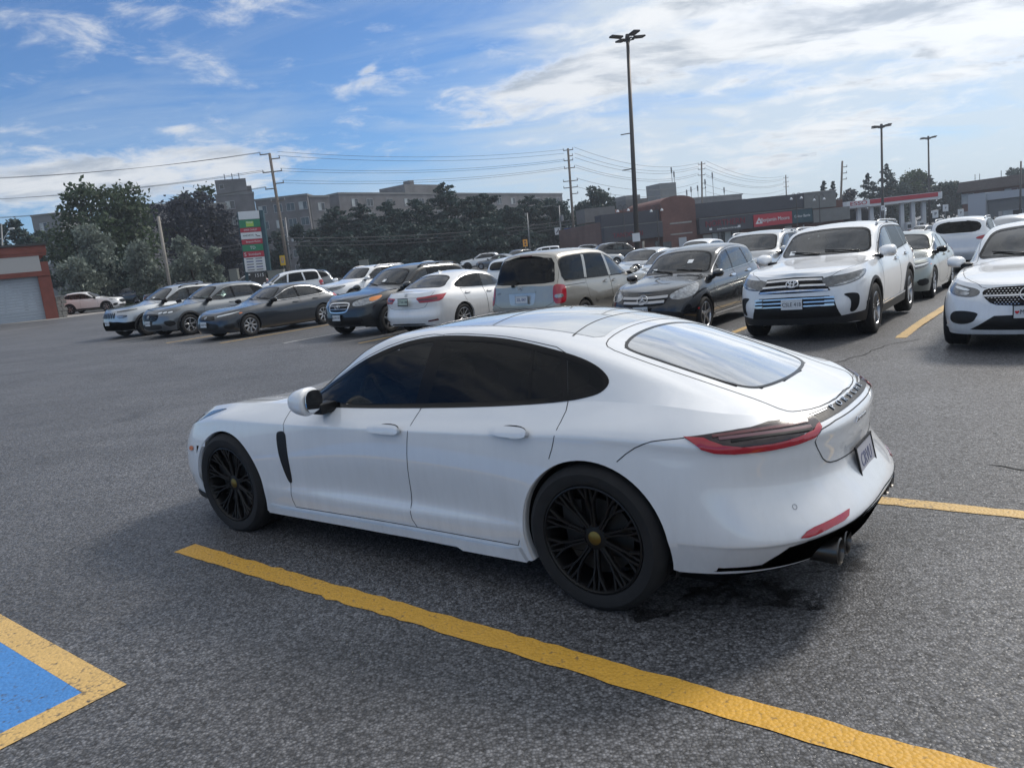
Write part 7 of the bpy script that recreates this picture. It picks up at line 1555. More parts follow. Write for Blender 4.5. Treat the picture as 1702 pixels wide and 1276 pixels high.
ml.box('parapet', (11.46), (25.79), -.25, 1.5, za(3.95), za(5.55), M_char); ml.box('sign_band', (11.46), (26.29), -1.1, -.05, za(2.15), za(3.75), M_char); ml.box('band_trim', (11.46), (26.29), -1.14, -.05, za(3.755), za(3.85), M_gcl)
ml.box('parapet', (25.83), (30.22), -.3, 3, za(3.65), za(5.5), M_gcl); ml.box('sign_band', (26.33), (31.41), -1.15, -.05, za(2.0), za(3.5), M_gcl); ml.box('parapet_cap', (25.83), (30.30), -.36, 3.05, za(5.505), za(5.62), M_concr)
ml.box('brick_band', (8.07), (10.78), -.66, -.6, za(3.55), za(3.72), M_concr); ml.box('brick_band', (8.07), (10.78), -.66, -.6, za(2.35), za(2.5), M_concr)
o = ml.box('sign_panel', (18.36), (23.42), -1.22, -1.1, za(2.25), za(3.62), M_sgn_r); ml.sign('sign_text', 'Benjamin Moore', (21.15), za(2.92), .62, M_sgn_w, -1.235, o, .92)
k = MB(); tx, tz = (19.03), za(2.92)
for dx, dz, s_ in ((-.22, -.17, .26), (.22, -.17, .26), (0, .17, .26)): k.prism([(tx + dx - s_, tz + dz - s_ * .7), (tx + dx + s_, tz + dz - s_ * .7), (tx + dx, tz + dz + s_ * .8)], -1.24, -1.222)
k.build('sign_logo', M_sgn_w, o)
o = ml.box('sign_panel', (23.47), (26.21), -1.2, -1.1, za(2.2), za(3.65), M_sgn_t); ml.sign('sign_text', 'Colour Barrie', (24.81), za(2.95), .42, M_sgn_w, -1.215, o, .9)
ml.sign('sign_text', 'NORTHERN', (14.76), za(3.12), .95, M_letr, -1.13, None, 1.0); ml.sign('sign_text', 'EUROPEAN FOOD BAR', (14.99), za(2.46), .26, M_sgn_w, -1.13, None, 1.0)
for px in (1171, 1218): ml.box('sign_mark', MALLU[px] - .16, MALLU[px] + .16, -1.16, -1.1, za(2.42), za(2.68), M_sgn_w)
ml.sign('sign_text', 'TANDOORI', (2.79), za(2.95), .72, M_letr, -.93, None, .95)
for px, w_, h_, m_ in ((1012, 1.5, 1.9, M_panel_l), (1028, 1.5, 1.9, M_panel_l)): ml.window(MALLU[px], za(1.25), w_, h_, 0, m_, 0, M_roofd)
for px, w_, m_ in ((1127, .95, M_annex), (1173, 1.1, M_band), (1308, .95, M_band)): ml.box('door', MALLU[px] - w_ / 2, MALLU[px] + w_ / 2, -.68 if px == 1127 else -.06, -.6 if px == 1127 else 0, 0.1, za(2.0), m_)
for px, w_ in ((1191, 1.6), (1213, 2.4)): ml.window(MALLU[px], za(1.1), w_, 2.0, 0, M_panel_l, 1, M_roofd)
ml.box('entrance', (6.37), (6.96), -.07, 0, .1, za(1.9), M_pane); ml.box('entrance', (7.05), (8.07), -.67, -.6, .1, za(1.7), M_pane)
ml.box('notice', (25.71), (25.88), -.05, 0, za(1.0), za(1.9), M_sgn_w)
for px, sz, hz in ((1118, (3.0, 3.0), 1.7), (1050, (4.0, 2.5), 1.1)): ml.box('rooftop_unit', MALLU[px] - sz[0] / 2, MALLU[px] + sz[0] / 2, 9, 12, za(5.0), za(5.6 + hz), M_gcl)
# gooseneck lamps on the lot side of the mall
def gooseneck(a, h, label):
    x, y = a[:2]; r_ = tag(empty('gooseneck_lamp', (x, y, ground_z(x, y))), label, 'lamp post'); k = MB(); k.tube([(0, 0, 0), (0, 0, h)], [.06, .045], 8); k.box((0, 0, .15), (.3, .3, .3), bev=.03); k.build('post', M_bronze, r_)
    for sg in (1, -1):
        k = MB(); k.tube([(0, 0, h)] + [(sg * (.28 - .28 * math.cos(t)), 0, h + .55 * math.sin(t)) for t in np.linspace(.2, math.pi * .95, 9)], .025, 6); k.build('arm', M_bronze, r_)
        k = MB(); k.lathe([(.03, .12), (.10, .05), (.17, -.10), (.15, -.12), (0, -.05)], 12, Matrix.Translation((sg * .56, 0, h + .0)) @ Matrix.Rotation(R(90), 4, 'X')); k.build('lamp_shade', M_sgn_w, r_)
for (a_, h_, lb) in (((13.61, 81.72, 5.73), 4.9, 'bronze twin gooseneck lamp before the red lettered left shop'), ((17.11, 81.63, 5.23), 4.7, 'bronze twin gooseneck lamp left of the arched brick gable'), ((33.49, 85.75, 5.62), 5.2, 'bronze twin gooseneck lamp in front of the teal sign'), ((36.86, 87.75, 5.43), 5.0, 'bronze twin gooseneck lamp before the grey clad mall end')): gooseneck(a_, h_, lb)
# small gabled roof and flats seen over the mall
hs = Bld('gabled_house', 'pale gabled house roof peeping over the left shop', (16.79, 110.14, 6.05), (20.05, 110.13, 6.03)); w_ = hs.len
hs.box('wall', 0, w_, 0, 7, 0, 4.4 - hs.z0 + 1.0, M_annex)
k = MB(); k.prism([(-.3, 5.3 - hs.z0), (w_ + .3, 5.3 - hs.z0), (w_ * .5, 7.2 - hs.z0)], -.3, 7.3); k.build('roof', M_panel_l, hs.root)
fb = Bld('flat_block', 'grey flat-roofed block with masts behind the strip mall', (33.73, 193.93, 10.38), (67.35, 209.21, 10.90)); w_ = fb.len
fb.box('wall', 0, w_ * .99, 0, 12, 0, 11.9 - fb.z0, B_grey); fb.box('roof_edge', -.1, w_, -.1, 12.1, 11.905 - fb.z0, 12.2 - fb.z0, M_gcl)
fb.box('rooftop_unit', w_ * .02, w_ * .14, 2, 8, 12.2 - fb.z0, 14.2 - fb.z0, M_gcl); fb.box('rooftop_unit', w_ * .31, w_ * .45, 2, 8, 12.2 - fb.z0, 16.6 - fb.z0, M_gcl)
for t_, z_ in ((.44, 20.6), (.46, 19.5), (.56, 14.6), (.60, 15.3), (.66, 15.5), (.73, 17.0), (.80, 18.6), (.90, 14.5)): 
    k = MB(); k.tube([(w_ * t_, 3, 12.2 - fb.z0), (w_ * t_, 3, z_ - fb.z0)], .07, 5); k.box((w_ * t_, 3, z_ - .8 - fb.z0), (.32, .2, 1.4)); k.build('antenna', M_steel, fb.root)

# apartment blocks behind the trees
def apartment(name, label, a, b, top, depth, wins, rows_, wh, m=B_grey, z_first=None, gap=2.75, blind=.2):
    B = Bld(name, label, a, b); B.top = top - B.z0; B.box('wall', 0, B.len, 0, depth, 0, B.top, m); B.box('roof_edge', -.12, B.len + .12, -.12, depth + .12, B.top + .003, B.top + .35, M_gcl)
    for j in range(rows_):
        z = B.top - 1.65 - gap * j
        for i, t in enumerate(wins): B.window(B.len * t, z, wh[0], wh[1], 0, M_panel_l if (i * 7 + j * 3) % 10 < blind * 10 else None, 1)
    return B
T1 = (-48.34, 138.52, 18.55); T2 = (-42.21, 140.48, 18.15); T3 = (-32.74, 140.26, 16.80); T4 = (-32.60, 141.22, 16.44); T5 = (-29.75, 144.30, 16.70); T6 = (-57.17, 126.04, 16.56); T7 = (-46.64, 138.37, 17.62); T8 = (-29.95, 154.63, 17.92); T9 = (19.84, 219.27, 16.65)
c1 = apartment('apartment_tower', 'grey brick apartment tower with penthouse and roof masts behind pylon sign', T1, T2, T2[2], 14, (.35,), 5, (1.5, 1.35)); c1.box('penthouse', .3, c1.len * .86, 1, 11, c1.top + .36, c1.top + 2.9, B_grey); c1.box('penthouse', c1.len * .865, c1.len * .985, 3, 10, c1.top + .36, c1.top + 1.8, B_grey)
for x_ in (2.0, 3.3, 4.5): 
    k = MB(); k.tube([(x_, 5, c1.top + 3.2), (x_, 5, c1.top + 4.4)], .09, 6); k.build('vent_pipe', M_steel, c1.root)
c1.window(1.3, c1.top + 1.7, .7, .8, 1.0, None, 0)
apartment('apartment_block', 'grey brick apartment block with paired windows beside the first utility pole', T2 + Vector((.3, .02, 0)) if False else (T2[0] + .06, T2[1] + .05, T2[2]), T3, T3[2], 14, (.12, .42, .66, .90), 5, (1.45, 1.35))
apartment('apartment_block', 'set back end of the grey apartment block beside the evergreens', T4, T5, T5[2] - .2, 12, (.55,), 5, (1.4, 1.35))
apartment('apartment_block', 'low grey apartment wing rising left of the tower behind the trees', T6, T7, T6[2], 12, (.55, .7, .85), 4, (1.4, 1.3))
lw = apartment('apartment_block', 'long grey apartment block with top windows showing over the evergreens', T8, T9, T8[2], 14, [.05, .10, .17, .235, .29, .36, .43, .50, .57, .64, .71, .78, .85, .92, .97], 3, (1.7, 1.5)); lw.box('penthouse', lw.len * .27, lw.len * .42, 3, 11, lw.top + .36, lw.top + 2.6, B_grey); lw.box('vent_block', lw.len * .305, lw.len * .322, 4, 6, lw.top + 2.61, lw.top + 3.6, B_grey)
fl = Bld('apartment_block', 'pale building end showing left of the tall broadleaf tree', (-78.41, 134.13, 16.48), (-73.64, 134.15, 16.58)); zt = (-76.63, 134.32, 17.62)[2] - fl.z0; fl.box('wall', 0, fl.len, 0, 10, 0, zt, M_gcl); fl.box('roof_edge', -.1, fl.len + .1, -.1, 10.1, zt + .003, zt + .3, M_concr)
for j in range(3): fl.window(fl.len * .38, zt - 1.9 - 2.8 * j, 1.3, 1.4, 0, M_panel_l, 1)

# petrol station
ps = Bld('petrol_station', 'petrol station with red and white canopy and white pillars', (48.01, 105.69, 3.63), (61.22, 105.65, 3.41)); w_ = ps.len; zt = (54.71, 105.81, 4.37)[2] - ps.z0
ps.box('canopy', 0, w_, 0, 9, zt - .95, zt, M_sgn_w); ps.box('canopy_stripe', w_ * .25, w_ * .985, -.06, 0, zt - .62, zt - .05, M_sgn_r); ps.box('canopy_stripe', w_ + .002, w_ + .06, .3, 8.7, zt - .62, zt - .05, M_sgn_r)
o = ps.box('sign_panel', w_ * .01, w_ * .245, -.08, -.002, zt - .78, zt - .02, M_sgn_w); ps.sign('sign_text', 'ESSO', w_ * .13, zt - .38, .72, M_sgn_r, -.10, o, 1.5)
o = ps.box('sign_panel', w_ * .955, w_ * .998, -.085, -.065, zt - .66, zt - .1, M_sgn_w)
for px in (.17, .30, .42, .62, .735, .85): ps.box('pillar', w_ * px - .26, w_ * px + .26, .9, 1.4, 0, zt - .951, M_sgn_w, bev=.02)
for px in (.66, .79):
    o = ps.box('fuel_pump', w_ * px - .34, w_ * px + .34, .2, .75, .1, 1.9, M_sgn_w, bev=.04); ps.box('pump_screen', w_ * px - .24, w_ * px + .24, .17, .199, 1.1, 1.6, M_pane, o); ps.box('pump_panel', w_ * px - .3, w_ * px + .3, .175, .199, .3, .9, M_sgn_r, o)
ps.box('kiosk', w_ * .10, w_ * .60, 9.5, 14, 0, zt - 1.2, M_char); ps.box('poster', w_ * .50, w_ * .58, 9.35, 9.49, 1.1, 2.5, M_sgn_b)
for i in range(4): ps.window(w_ * (.16 + .09 * i), 1.8, 1.0, 1.5, 9.5, M_panel_l, 0, M_steel)
# brown hotel and its pale annexe
ht = Bld('hotel', 'brown two storey hotel with a deep shingled roof at the right edge', (72.14, 119.68, 2.42), (80.11, 109.53, 2.35)); w_ = ht.len; zt = (72.89, 120.22, 5.77)[2] - ht.z0
ht.box('wall', 0, w_, .8, 12, 0, zt - 1.2, B_plum)
k = MB(); k.add([(-.4, -.2, zt - 1.55), (w_ + .4, -.2, zt - 1.55), (w_ + .4, .6, zt), (-.4, .6, zt), (-.4, 12.6, zt - 1.55), (w_ + .4, 12.6, zt - 1.55), (w_ + .4, 11.8, zt), (-.4, 11.8, zt)], [(0, 1, 2, 3), (4, 7, 6, 5), (0, 3, 7, 4), (1, 5, 6, 2), (3, 2, 6, 7), (0, 4, 5, 1)]); k.build('roof', M_brown, ht.root)
for t_ in (.06, .52, .75): ht.window(w_ * t_, zt - 2.6, 1.7, 1.5, .8, M_panel_l, 1)
for t_ in (.06, .2): ht.window(w_ * t_, zt - 5.2, 1.6, 1.3, .8, M_panel_l, 1)
ht.box('balcony', w_ * .25, w_ * .46, .1, .8, zt - 3.4, zt - 2.5, M_roofd)
k = MB(); k.prism([(w_ * .30, zt - 3.3), (w_ * .42, zt - 3.3), (w_ * .36, zt - 2.5)], -1.2, .79); k.build('porch_gable', M_concr, ht.root)
for t_ in (.08, .13, .36): 
    k = MB(); k.tube([(w_ * t_, 3, zt), (w_ * t_, 3, zt + 1.0)], .05, 5); k.build('vent_pipe', M_steel, ht.root)
an = Bld('annexe', 'pale blue grey flat-roofed annexe in front of the brown hotel', (61.06, 99.25, 1.41), (65.93, 93.14, 1.21)); w_ = an.len; zt = (61.52, 99.58, 3.43)[2] - an.z0
an.box('wall', 0, w_ * .26, -.6, 10, 0, zt, M_annex); an.box('wall', w_ * .26 + .01, w_, 0, 10, 0, zt - .1, M_gcl); an.box('fascia', w_ * .26 + .01, w_, -.35, -.002, zt - 1.0, zt - .095, M_annex)
an.box('door', w_ * .42, w_ * .47, -.06, 0, .1, 2.3, M_band); an.window(w_ * .62, 1.6, 2.2, 1.4, 0, M_panel_l, 1)

# red garage on the left
gr = Bld('garage', 'rust red garage with a grey roll-up door and grey sign band at left edge', (-37.02, 48.04, 1.16), (-30.23, 52.54, 0.80)); w_ = gr.len; zt = (-30.29, 53.41, 6.15)[2] - gr.z0; q = zt / 132
gr.box('wall', w_ - .75, w_, 0, 9, 0, zt - 1.2, M_redc); gr.box('wall', 0, w_ - .752, .35, 9, zt - 2.2, zt - .3, M_redc); gr.box('wall', 0, w_ * .2, 0, 9, 0, zt - 1.2, M_redc)
gr.box('fascia', -.1, w_ + .05, -.12, 9, zt - .60, zt - .12, M_redc); gr.box('roof_edge', -.2, w_ + .12, -.22, 9.1, zt - .118, zt + .02, M_roofd)
gr.box('sign_band', 0, w_ - .45, -.06, .34, zt - 1.80, zt - .78, M_band); gr.box('fascia', 0, w_, -.09, .34, zt - 2.12, zt - 1.803, M_redc); gr.box('fascia', 0, w_, -.09, .34, zt - .777, zt - .603, M_redc)
nsl = 16; dh = zt - 2.12
for i in range(nsl):
    k = MB(); k.box(((w_ * .2 + w_ - .75) / 2, .30, .12 + dh * (i + .5) / nsl), (w_ - .75 - w_ * .2, .06, dh / nsl - .008), bev=.008); o = k.build('door_slat', M_door, gr.root)
gr.box('door_sill', w_ * .2, w_ - .75, .1, .4, 0, .14, M_concr)
st = random.Random(4); z_ = .05
for j in range(6):
    x_ = w_ + .005
    for i in range(2):
        ww = st.uniform(.22, .34); k = MB(); k.box((x_ + ww / 2, .28 + st.uniform(-.03, .03), z_ + .12), (ww - .02, .5, .225), bev=.02); k.build('stone', M_stone, gr.root); x_ += ww
    z_ += .245
gr.box('stone_cap', w_ + .003, w_ + .72, -.02, .6, z_, z_ + .07, M_concr)
k = MB(); kx = w_ * .62; k.tube([(kx, 2, zt), (kx, 2, zt + 1.6)], .07, 6); k.build('vent_pipe', M_steel, gr.root)

# ---------------------------------------------------------------- poles, wires, lamps, signs, boxes
def pole(name, label, top, foot, r0, r1, m, cat, cross=()):
    """a post from its foot on the ground to its top, leaning as it does; cross: (height share, left reach, right reach)"""
    t = Vector(top); f = Vector((foot[0], foot[1], ground_z(foot[0], foot[1]))); r_ = tag(empty(name, f), label, cat); v = t - f; k = MB(); k.tube([(0, 0, -.3), tuple(v * .5), tuple(v)], [r0, (r0 + r1) / 2, r1], 10); k.build('post', m, r_, True)
    for (s_, lft, rgt) in cross:
        p = v * s_
        for sg, ln in ((-1, lft), (1, rgt)):
            if ln <= 0: continue
            k = MB(); k.box(p + Vector((sg * ln * .5, -.05, 0)), (ln, .10, .11)); k.build('crossarm', m, r_)
            k = MB(); k.tube([p + Vector((sg * ln * .95, -.05, .05)), p + Vector((sg * ln * .95, -.05, .30))], [.06, .045], 6); k.build('insulator', M_ins, r_)
    return r_, f, v
M_ins = mat('insulator_grey', (.22, .22, .23), .3)
ups = [('wooden utility pole with crossarms beside the pylon sign', (-24.37, 89.53, 16.38), (-23.70, 87.42, 3.41), ((.995, 1.1, .0), (.955, 0, 1.1), (.86, 1.1, 1.1), (.77, 0, 1.1), (.735, 1.1, 0), (.64, .7, .9))),
       ('wooden utility pole with yellow crossing sign left of the main lamp post', (11.46, 110.76, 16.06), (10.85, 108.51, 2.27), ((.985, .7, .7), (.93, 0, .6), (.89, .7, .6), (.82, .7, .8), (.70, 1.0, 1.1), (.64, 1.0, 1.0), (.58, 0, 1.0))),
       ('far utility pole above the arched brick gable', (41.95, 154.38, 16.42), (40.46, 152.05, 2.09), ((.97, .7, .7), (.91, .7, .7), (.84, .7, .7), (.74, 0, .8), (.68, 0, .8))),
       ('farthest utility pole above the red paint shop sign', (83.36, 220.26, 16.54), (82.22, 218.11, 3.33), ((.95, .7, .7), (.88, .7, .7), (.80, .7, .7))),
       ('leaning utility pole behind the right end of the strip mall', (57.95, 128.26, 11.55), (56.31, 126.74, 2.21), ((.92, 0, .8), (.84, 0, .8), (.76, 0, .8)))]
tops = []
for lb, t, f, cr_ in ups:
    r_, fo, v = pole('utility_pole', lb, t, f, .21, .15, M_wood, 'utility pole', cr_); tops.append((fo, v, r_))
def wire(p, q, sag, label, r=.020, gp='overhead wires', n=15):
    p, q = Vector(p), Vector(q); P = []
    for t in np.linspace(0, 1, n): 
        w = p.lerp(q, float(t)); w.z -= sag * 4 * t * (1 - t); P.append(tuple(w))
    k = MB(); k.tube(P, r, 4, False); tag(k.build('overhead_wire', M_wire, None, True), label, 'wire', gp)
M_wire = mat('wire_black', (.06, .06, .065), .6)
ORD = ('topmost', 'second highest', 'third highest', 'fourth highest', 'fifth highest', 'sixth highest', 'lowest')
ptl = Vector((-75.81, 81.41, 16.29))
for i, (s1, dx) in enumerate(((.995, -1.1), (.99, -1.0), (.86, -1.1), (.85, -.9), (.735, -1.1), (.73, -.9))):
    f, v, _ = tops[0]; p = f + v * s1 + Vector((dx, 0, .3)); wire(p, (ptl.x, ptl.y, ptl.z + (s1 - .86) * 17 - .4 + .3 * (i % 2)), 1.3, '%s overhead wire of those running left from the first utility pole' % ORD[i])
for j in range(4):
    (f0, v0, _), (f1, v1, _) = tops[j], tops[j + 1]
    if j == 3: continue
    for w_i, (s1, s2) in enumerate(((.985, .975), (.955, .94), (.86, .885), (.84, .87), (.77, .815), (.75, .80)) if j == 0 else ((.985, .97), (.93, .93), (.89, .91), (.82, .85), (.80, .83), (.70, .74), (.62, .68))):
        wire(f0 + v0 * s1 + Vector((.9, 0, .3)), f1 + v1 * s2 + Vector((-.6, 0, .3)), .8 if j == 0 else 1.6, '%s overhead wire of those between the %s' % (ORD[w_i], ('first and second utility poles', 'second and third utility poles', 'third and farthest utility poles')[j]), .018 + .006 * j)
for s1, s2, zz in ((.36, .34, 'upper'), (.33, .31, 'middle'), (.30, .28, 'lowest')): wire(tops[0][0] + tops[0][1] * s1, tops[1][0] + tops[1][1] * s2, .7, zz + ' low cable of three crossing in front of the evergreens', .045, 'low street cables')
for s1, zz in ((.36, 'upper'), (.33, 'lower')): wire(tops[0][0] + tops[0][1] * s1, (ptl.x, ptl.y, 6 + 5 * s1), 1.0, zz + ' low cable of two crossing in front of the left trees', .04, 'low street cables')
for s1 in (.34,): wire(tops[1][0] + tops[1][1] * s1, (16.99, 113.99, 4.85), .4, 'low cable from the second pole to the left shop', .04)
pole('wooden_pole', 'short leaning bare wooden pole among the silver willows', (-25.40, 59.76, 7.80), (-25.13, 58.94, 2.76), .16, .13, M_bark2, 'pole') if False else None
M_bark2 = mat('weathered_pole', (.27, .25, .22), .85, var=.2, vscale=4)
pole('wooden_pole', 'short leaning bare wooden pole among the silver willows', (-25.40, 59.76, 7.80), (-25.13, 58.94, 2.76), .125, .11, M_bark2, 'pole')
pole('thin_pole', 'thin bare pole in front of the evergreens by the orange sign', (4.35, 100.21, 7.30), (4.17, 99.38, 2.24), .09, .07, M_steel, 'pole')
r_, f, v = pole('street_lamp', 'thin street lamp with pole transformer left of the second utility pole', (9.05, 106.42, 8.13), (8.79, 105.44, 2.12), .10, .08, M_steel, 'street lamp')
k = MB(); k.tube([v * .97, v * .99 + Vector((-.9, 0, .25)), v + Vector((-1.5, 0, .1))], .04, 6); k.box(v + Vector((-1.8, 0, .08)), (.7, .25, .12), bev=.04); k.build('lamp_head', M_steel, r_)
k = MB(); k.lathe([(0, .4), (.2, .38), (.22, -.35), (0, -.4)], 12, Matrix.Translation(v * .76 + Vector((.3, 0, 0))) @ Matrix.Rotation(R(90), 4, 'X')); k.build('transformer', M_ins, r_)
k = MB(); k.box(v * .52 + Vector((-.45, -.1, 0)), (.75, .05, .95)); o = k.build('traffic_sign', M_sgn_w, r_); k = MB(); k.tube([v * .52 + Vector((-.65, -.14, -.25)), v * .52 + Vector((-.35, -.14, .1)), v * .52 + Vector((-.3, -.14, .3))], .05, 4); k.build('sign_symbol', M_black, o)
r_, f, v = pole('street_lamp', 'thin street lamp with long arm right of the first utility pole', (-23.96, 90.39, 9.22), (-24.03, 89.47, 3.56), .10, .07, M_steel, 'street lamp')
k = MB(); k.tube([v * .55, v * .58 + Vector((1.0, 0, .15)), v * .60 + Vector((1.9, 0, .2))], .04, 6); k.box(v * .60 + Vector((2.2, 0, .2)), (.7, .25, .10), bev=.03); k.build('lamp_head', M_steel, r_)
def sign_post(name, label, at, w, h, m, m2=None, ptxt=None, zc=2.3, post=M_steel, cat='sign', tm=None, ts=.3, diamond=False):
    x, y = at[:2]; g = ground_z(x, y); zc = at[2] - g; r_ = tag(empty(name, (x, y, g)), label, cat); k = MB(); k.tube([(0, 0, -.1), (0, 0, zc + h * .3)], .035, 6); k.build('post', post, r_)
    k = MB(); 
    if diamond: k.prism([(0, zc - h / 2), (w / 2, zc), (0, zc + h / 2), (-w / 2, zc)], -.08, -.04)
    else: k.box((0, -.06, zc), (w, .04, h), bev=.012)
    o = k.build('panel', m, r_)
    if ptxt: text('sign_text', ptxt, frame((0, -.085, zc), (1, 0, 0), (0, -1, 0)), ts, tm or M_black, o, .01)
    return r_, o, zc
r_, o, zc = sign_post('road_sign', 'orange temporary road sign on a white stand before the evergreens', (3.46, 93.50, 3.41), .55, .85, M_sgn_o, post=M_sgn_w)
for dz in (.17, -.17):
    k = MB(); k.lathe([(0, 0), (.11, 0), (.11, .02), (0, .02)], 12, Matrix.Translation((0, -.105, zc + dz))); k.build('sign_disc', M_brown, o)
r_, o, zc = sign_post('road_sign', 'yellow framed road sign at the foot of the first utility pole', (-23.09, 83.49, 4.22), .55, 1.05, M_sgn_y)
k = MB(); k.box((0, -.095, zc + .05), (.28, .02, .62)); k.build('sign_symbol', M_wfr, o)
k = MB(); k.box((0, -.11, zc + .12), (.10, .02, .4)); k.build('sign_symbol', M_sgn_o, o)
r_, o, zc = sign_post('crossing_sign', 'yellow green pedestrian crossing diamond on the second utility pole', (10.74, 107.30, 4.16), 1.0, 1.05, M_sgn_y, diamond=True)
k = MB(); k.tube([(-.12, -.1, zc - .25), (0, -.1, zc + .02), (.12, -.1, zc - .25)], .035, 5); k.tube([(0, -.1, zc), (.03, -.1, zc + .2)], .05, 5); k.lathe([(0, 0), (.06, 0), (.06, .02), (0, .02)], 10, Matrix.Translation((.04, -.11, zc + .30))); k.build('walker_symbol', M_black, o)
sign_post('tab_sign', 'yellow tab under the pedestrian crossing diamond', (10.60, 107.06, 3.35), .7, .55, M_sgn_y)
sign_post('street_name_sign', 'blue street name sign on the second utility pole', (10.27, 106.90, 4.86), 1.5, .28, M_sgn_b)
for lb, at_ in (('small white parking sign on a thin post above the grey green saloon', (24.22, 42.54, 1.59)), ('small white parking sign right of the petrol station pillars', (36.65, 62.86, 1.93)), ('small white parking sign before the red hatchback', (35.39, 58.72, 1.43)), ('small white sign on the middle lot lamp post', (42.54, 84.77, 2.75))):
    r_, o, zc = sign_post('parking_sign', lb, at_, .32 if 'saloon' in lb else .45, .42 if 'saloon' in lb else .55, M_sgn_w); text('sign_text', 'P', frame((0, -.086, zc), (1, 0, 0), (0, -1, 0)), .25, M_black, o, .01)
# lot lamps
def lot_lamp(label, top, foot, r0, r1, sc=1.0, heads=4, sign=None):
    r_, f, v = pole('lamp_post', label, top, foot, r0, r1, M_bronze, 'lamp post'); k = MB(); k.box((0, 0, .35), (.7, .7, .7), bev=.05); k.build('base', M_concr, r_)
    k = MB(); k.lathe([(r1 * 1.3, .0), (r1 * 1.5, .25 * sc), (r1 * 1.1, .38 * sc), (0, .38 * sc)], 10, Matrix.Translation(v - Vector((0, 0, .2))) @ Matrix.Rotation(R(90), 4, 'X')); k.build('collar', M_bronze, r_)
    for i in range(heads):
        a = 2 * math.pi * i / heads + .35; d = Vector((math.cos(a), math.sin(a), 0)); k = MB(); k.tube([v - Vector((0, 0, .12)), v + d * .35 * sc + Vector((0, 0, -.05))], .035 * sc, 6)
        M = Matrix.Translation(v + d * .62 * sc + Vector((0, 0, .06))) @ Matrix.Rotation(a, 4, 'Z') @ Matrix.Rotation(R(-4), 4, 'Y'); k.box((0, 0, 0), (.62 * sc, .36 * sc, .09 * sc), bev=.03, M=M); k.build('lamp_head', M_bronze, r_)
    return r_, f, v
r_, f, v = lot_lamp('tallest dark lamp post with four heads, centre right', (7.43, 39.10, 11.61), (6.69, 37.27, 0.33), .135, .078, 1.0)
for s_ in (.60, .45): k = MB(); k.tube([v * s_ + Vector((-.55, 0, -.03)), v * s_], .025, 5); k.build('bracket', M_bronze, r_)
k = MB(); k.box(v * .16 + Vector((-.06, -.22, 0)), (.36, .03, .40)); o = k.build('notice_sign', M_sgn_w, r_)
lot_lamp('dark lamp post standing before the petrol station, left of the pair', (44.69, 88.78, 11.80), (43.62, 87.03, 1.05), .16, .11, 1.35); lot_lamp('thinner dark lamp post standing before the petrol station, right of the pair', (60.24, 107.00, 11.68), (59.16, 105.18, 0.53), .15, .10, 1.3)
pole('thin_pole', 'dark pole in front of the annexe at the right picture edge', (55.76, 81.75, 5.96), (54.96, 80.77, -0.04), .11, .08, M_bronze, 'pole')
pole('bollard', 'pale wooden bollard in front of the brick mall wall', (14.59, 77.06, 2.01), (14.49, 76.92, 1.19), .11, .11, M_bark2, 'bollard')
r_, f, v = pole('street_lamp', 'white globe street lamp over the garage roof at left edge', (-48.30, 77.44, 10.57), (-49.02, 76.22, 3.11), .09, .07, M_steel, 'street lamp'); k = MB(); k.tube([v * .80, v * .9 + Vector((.6, 0, 0)), v * .93 + Vector((.9, 0, 0))], .03, 5); k.box(v * .93 + Vector((1.0, 0, .03)), (.55, .26, .16), bev=.07); k.build('lamp_head', M_sgn_w, r_)
# pylon sign
LEAN = .03
a = (-25.15, 80.42, 4.01); x, y = a[:2]; g = ground_z(x, y); py = tag(empty('pylon_sign', (x, y, g), R(8)), 'tall pylon sign stacked with green, red and white shop panels', 'sign'); top_z = (-24.91, 81.31, 9.44)[2] - g; low_z = (-24.97, 80.31, 3.31)[2] - g; W_ = 2.05
H_ = top_z - low_z; zz = top_z
for xo in (-.75, .95): k = MB(); k.box((0, 0, 0), (.3, .35, top_z), M=Matrix.Translation(Vector((xo - .105 * (top_z / 2 - low_z), .28, top_z / 2))) @ Matrix.Rotation(math.atan(LEAN), 4, 'Y')); k.build('post', M_sgn_t, py)
def pyl(frac, m, txt=None, tm=None, ts=.4, sx=1.0, w=W_):
    global zz
    h = H_ * frac; zc = zz - h / 2; zz -= h; cx_ = LEAN * (zc - low_z); M = Matrix.Translation((cx_, 0, zc)) @ Matrix.Rotation(math.atan(LEAN), 4, 'Y'); k = MB(); k.box((0, 0, 0), (w, .30, h - .03), bev=.02, M=M); o = k.build('sign_panel', m, py)
    F_ = M @ frame((0, -.158, 0), (1, 0, 0), (0, -1, 0))
    if txt: text('sign_text', txt, F_, ts, tm or M_sgn_w, o, .012, 0, sx)
    return o, F_
pyl(.135, M_sgn_w); o, F_ = pyl(.135, M_sgn_g); k = MB(); k.box((-.1, 0, 0), (.75, .5, .01), M=F_ @ Matrix.Translation((0, -.05, .003))); k.build('sign_symbol', M_lime, o); text('sign_text', 'food', F_ @ Matrix.Translation((0, .12, .012)), .32, M_sgn_w, o, .01)
o, F_ = pyl(.075, M_sgn_r, 'SWISS CHALET', None, .25, .8); o, F_ = pyl(.115, M_sgn_w, None); text('sign_text', "HARVEY'S", F_ @ Matrix.Translation((-.3, .02, 0)), .27, M_black, o, .01, 0, .9); k = MB(); k.tube([F_ @ Vector((.45, .1, .01)), F_ @ Vector((.6, -.06, .01)), F_ @ Vector((.9, -.08, .01))], .04, 4); k.build('sign_symbol', M_brown, o)
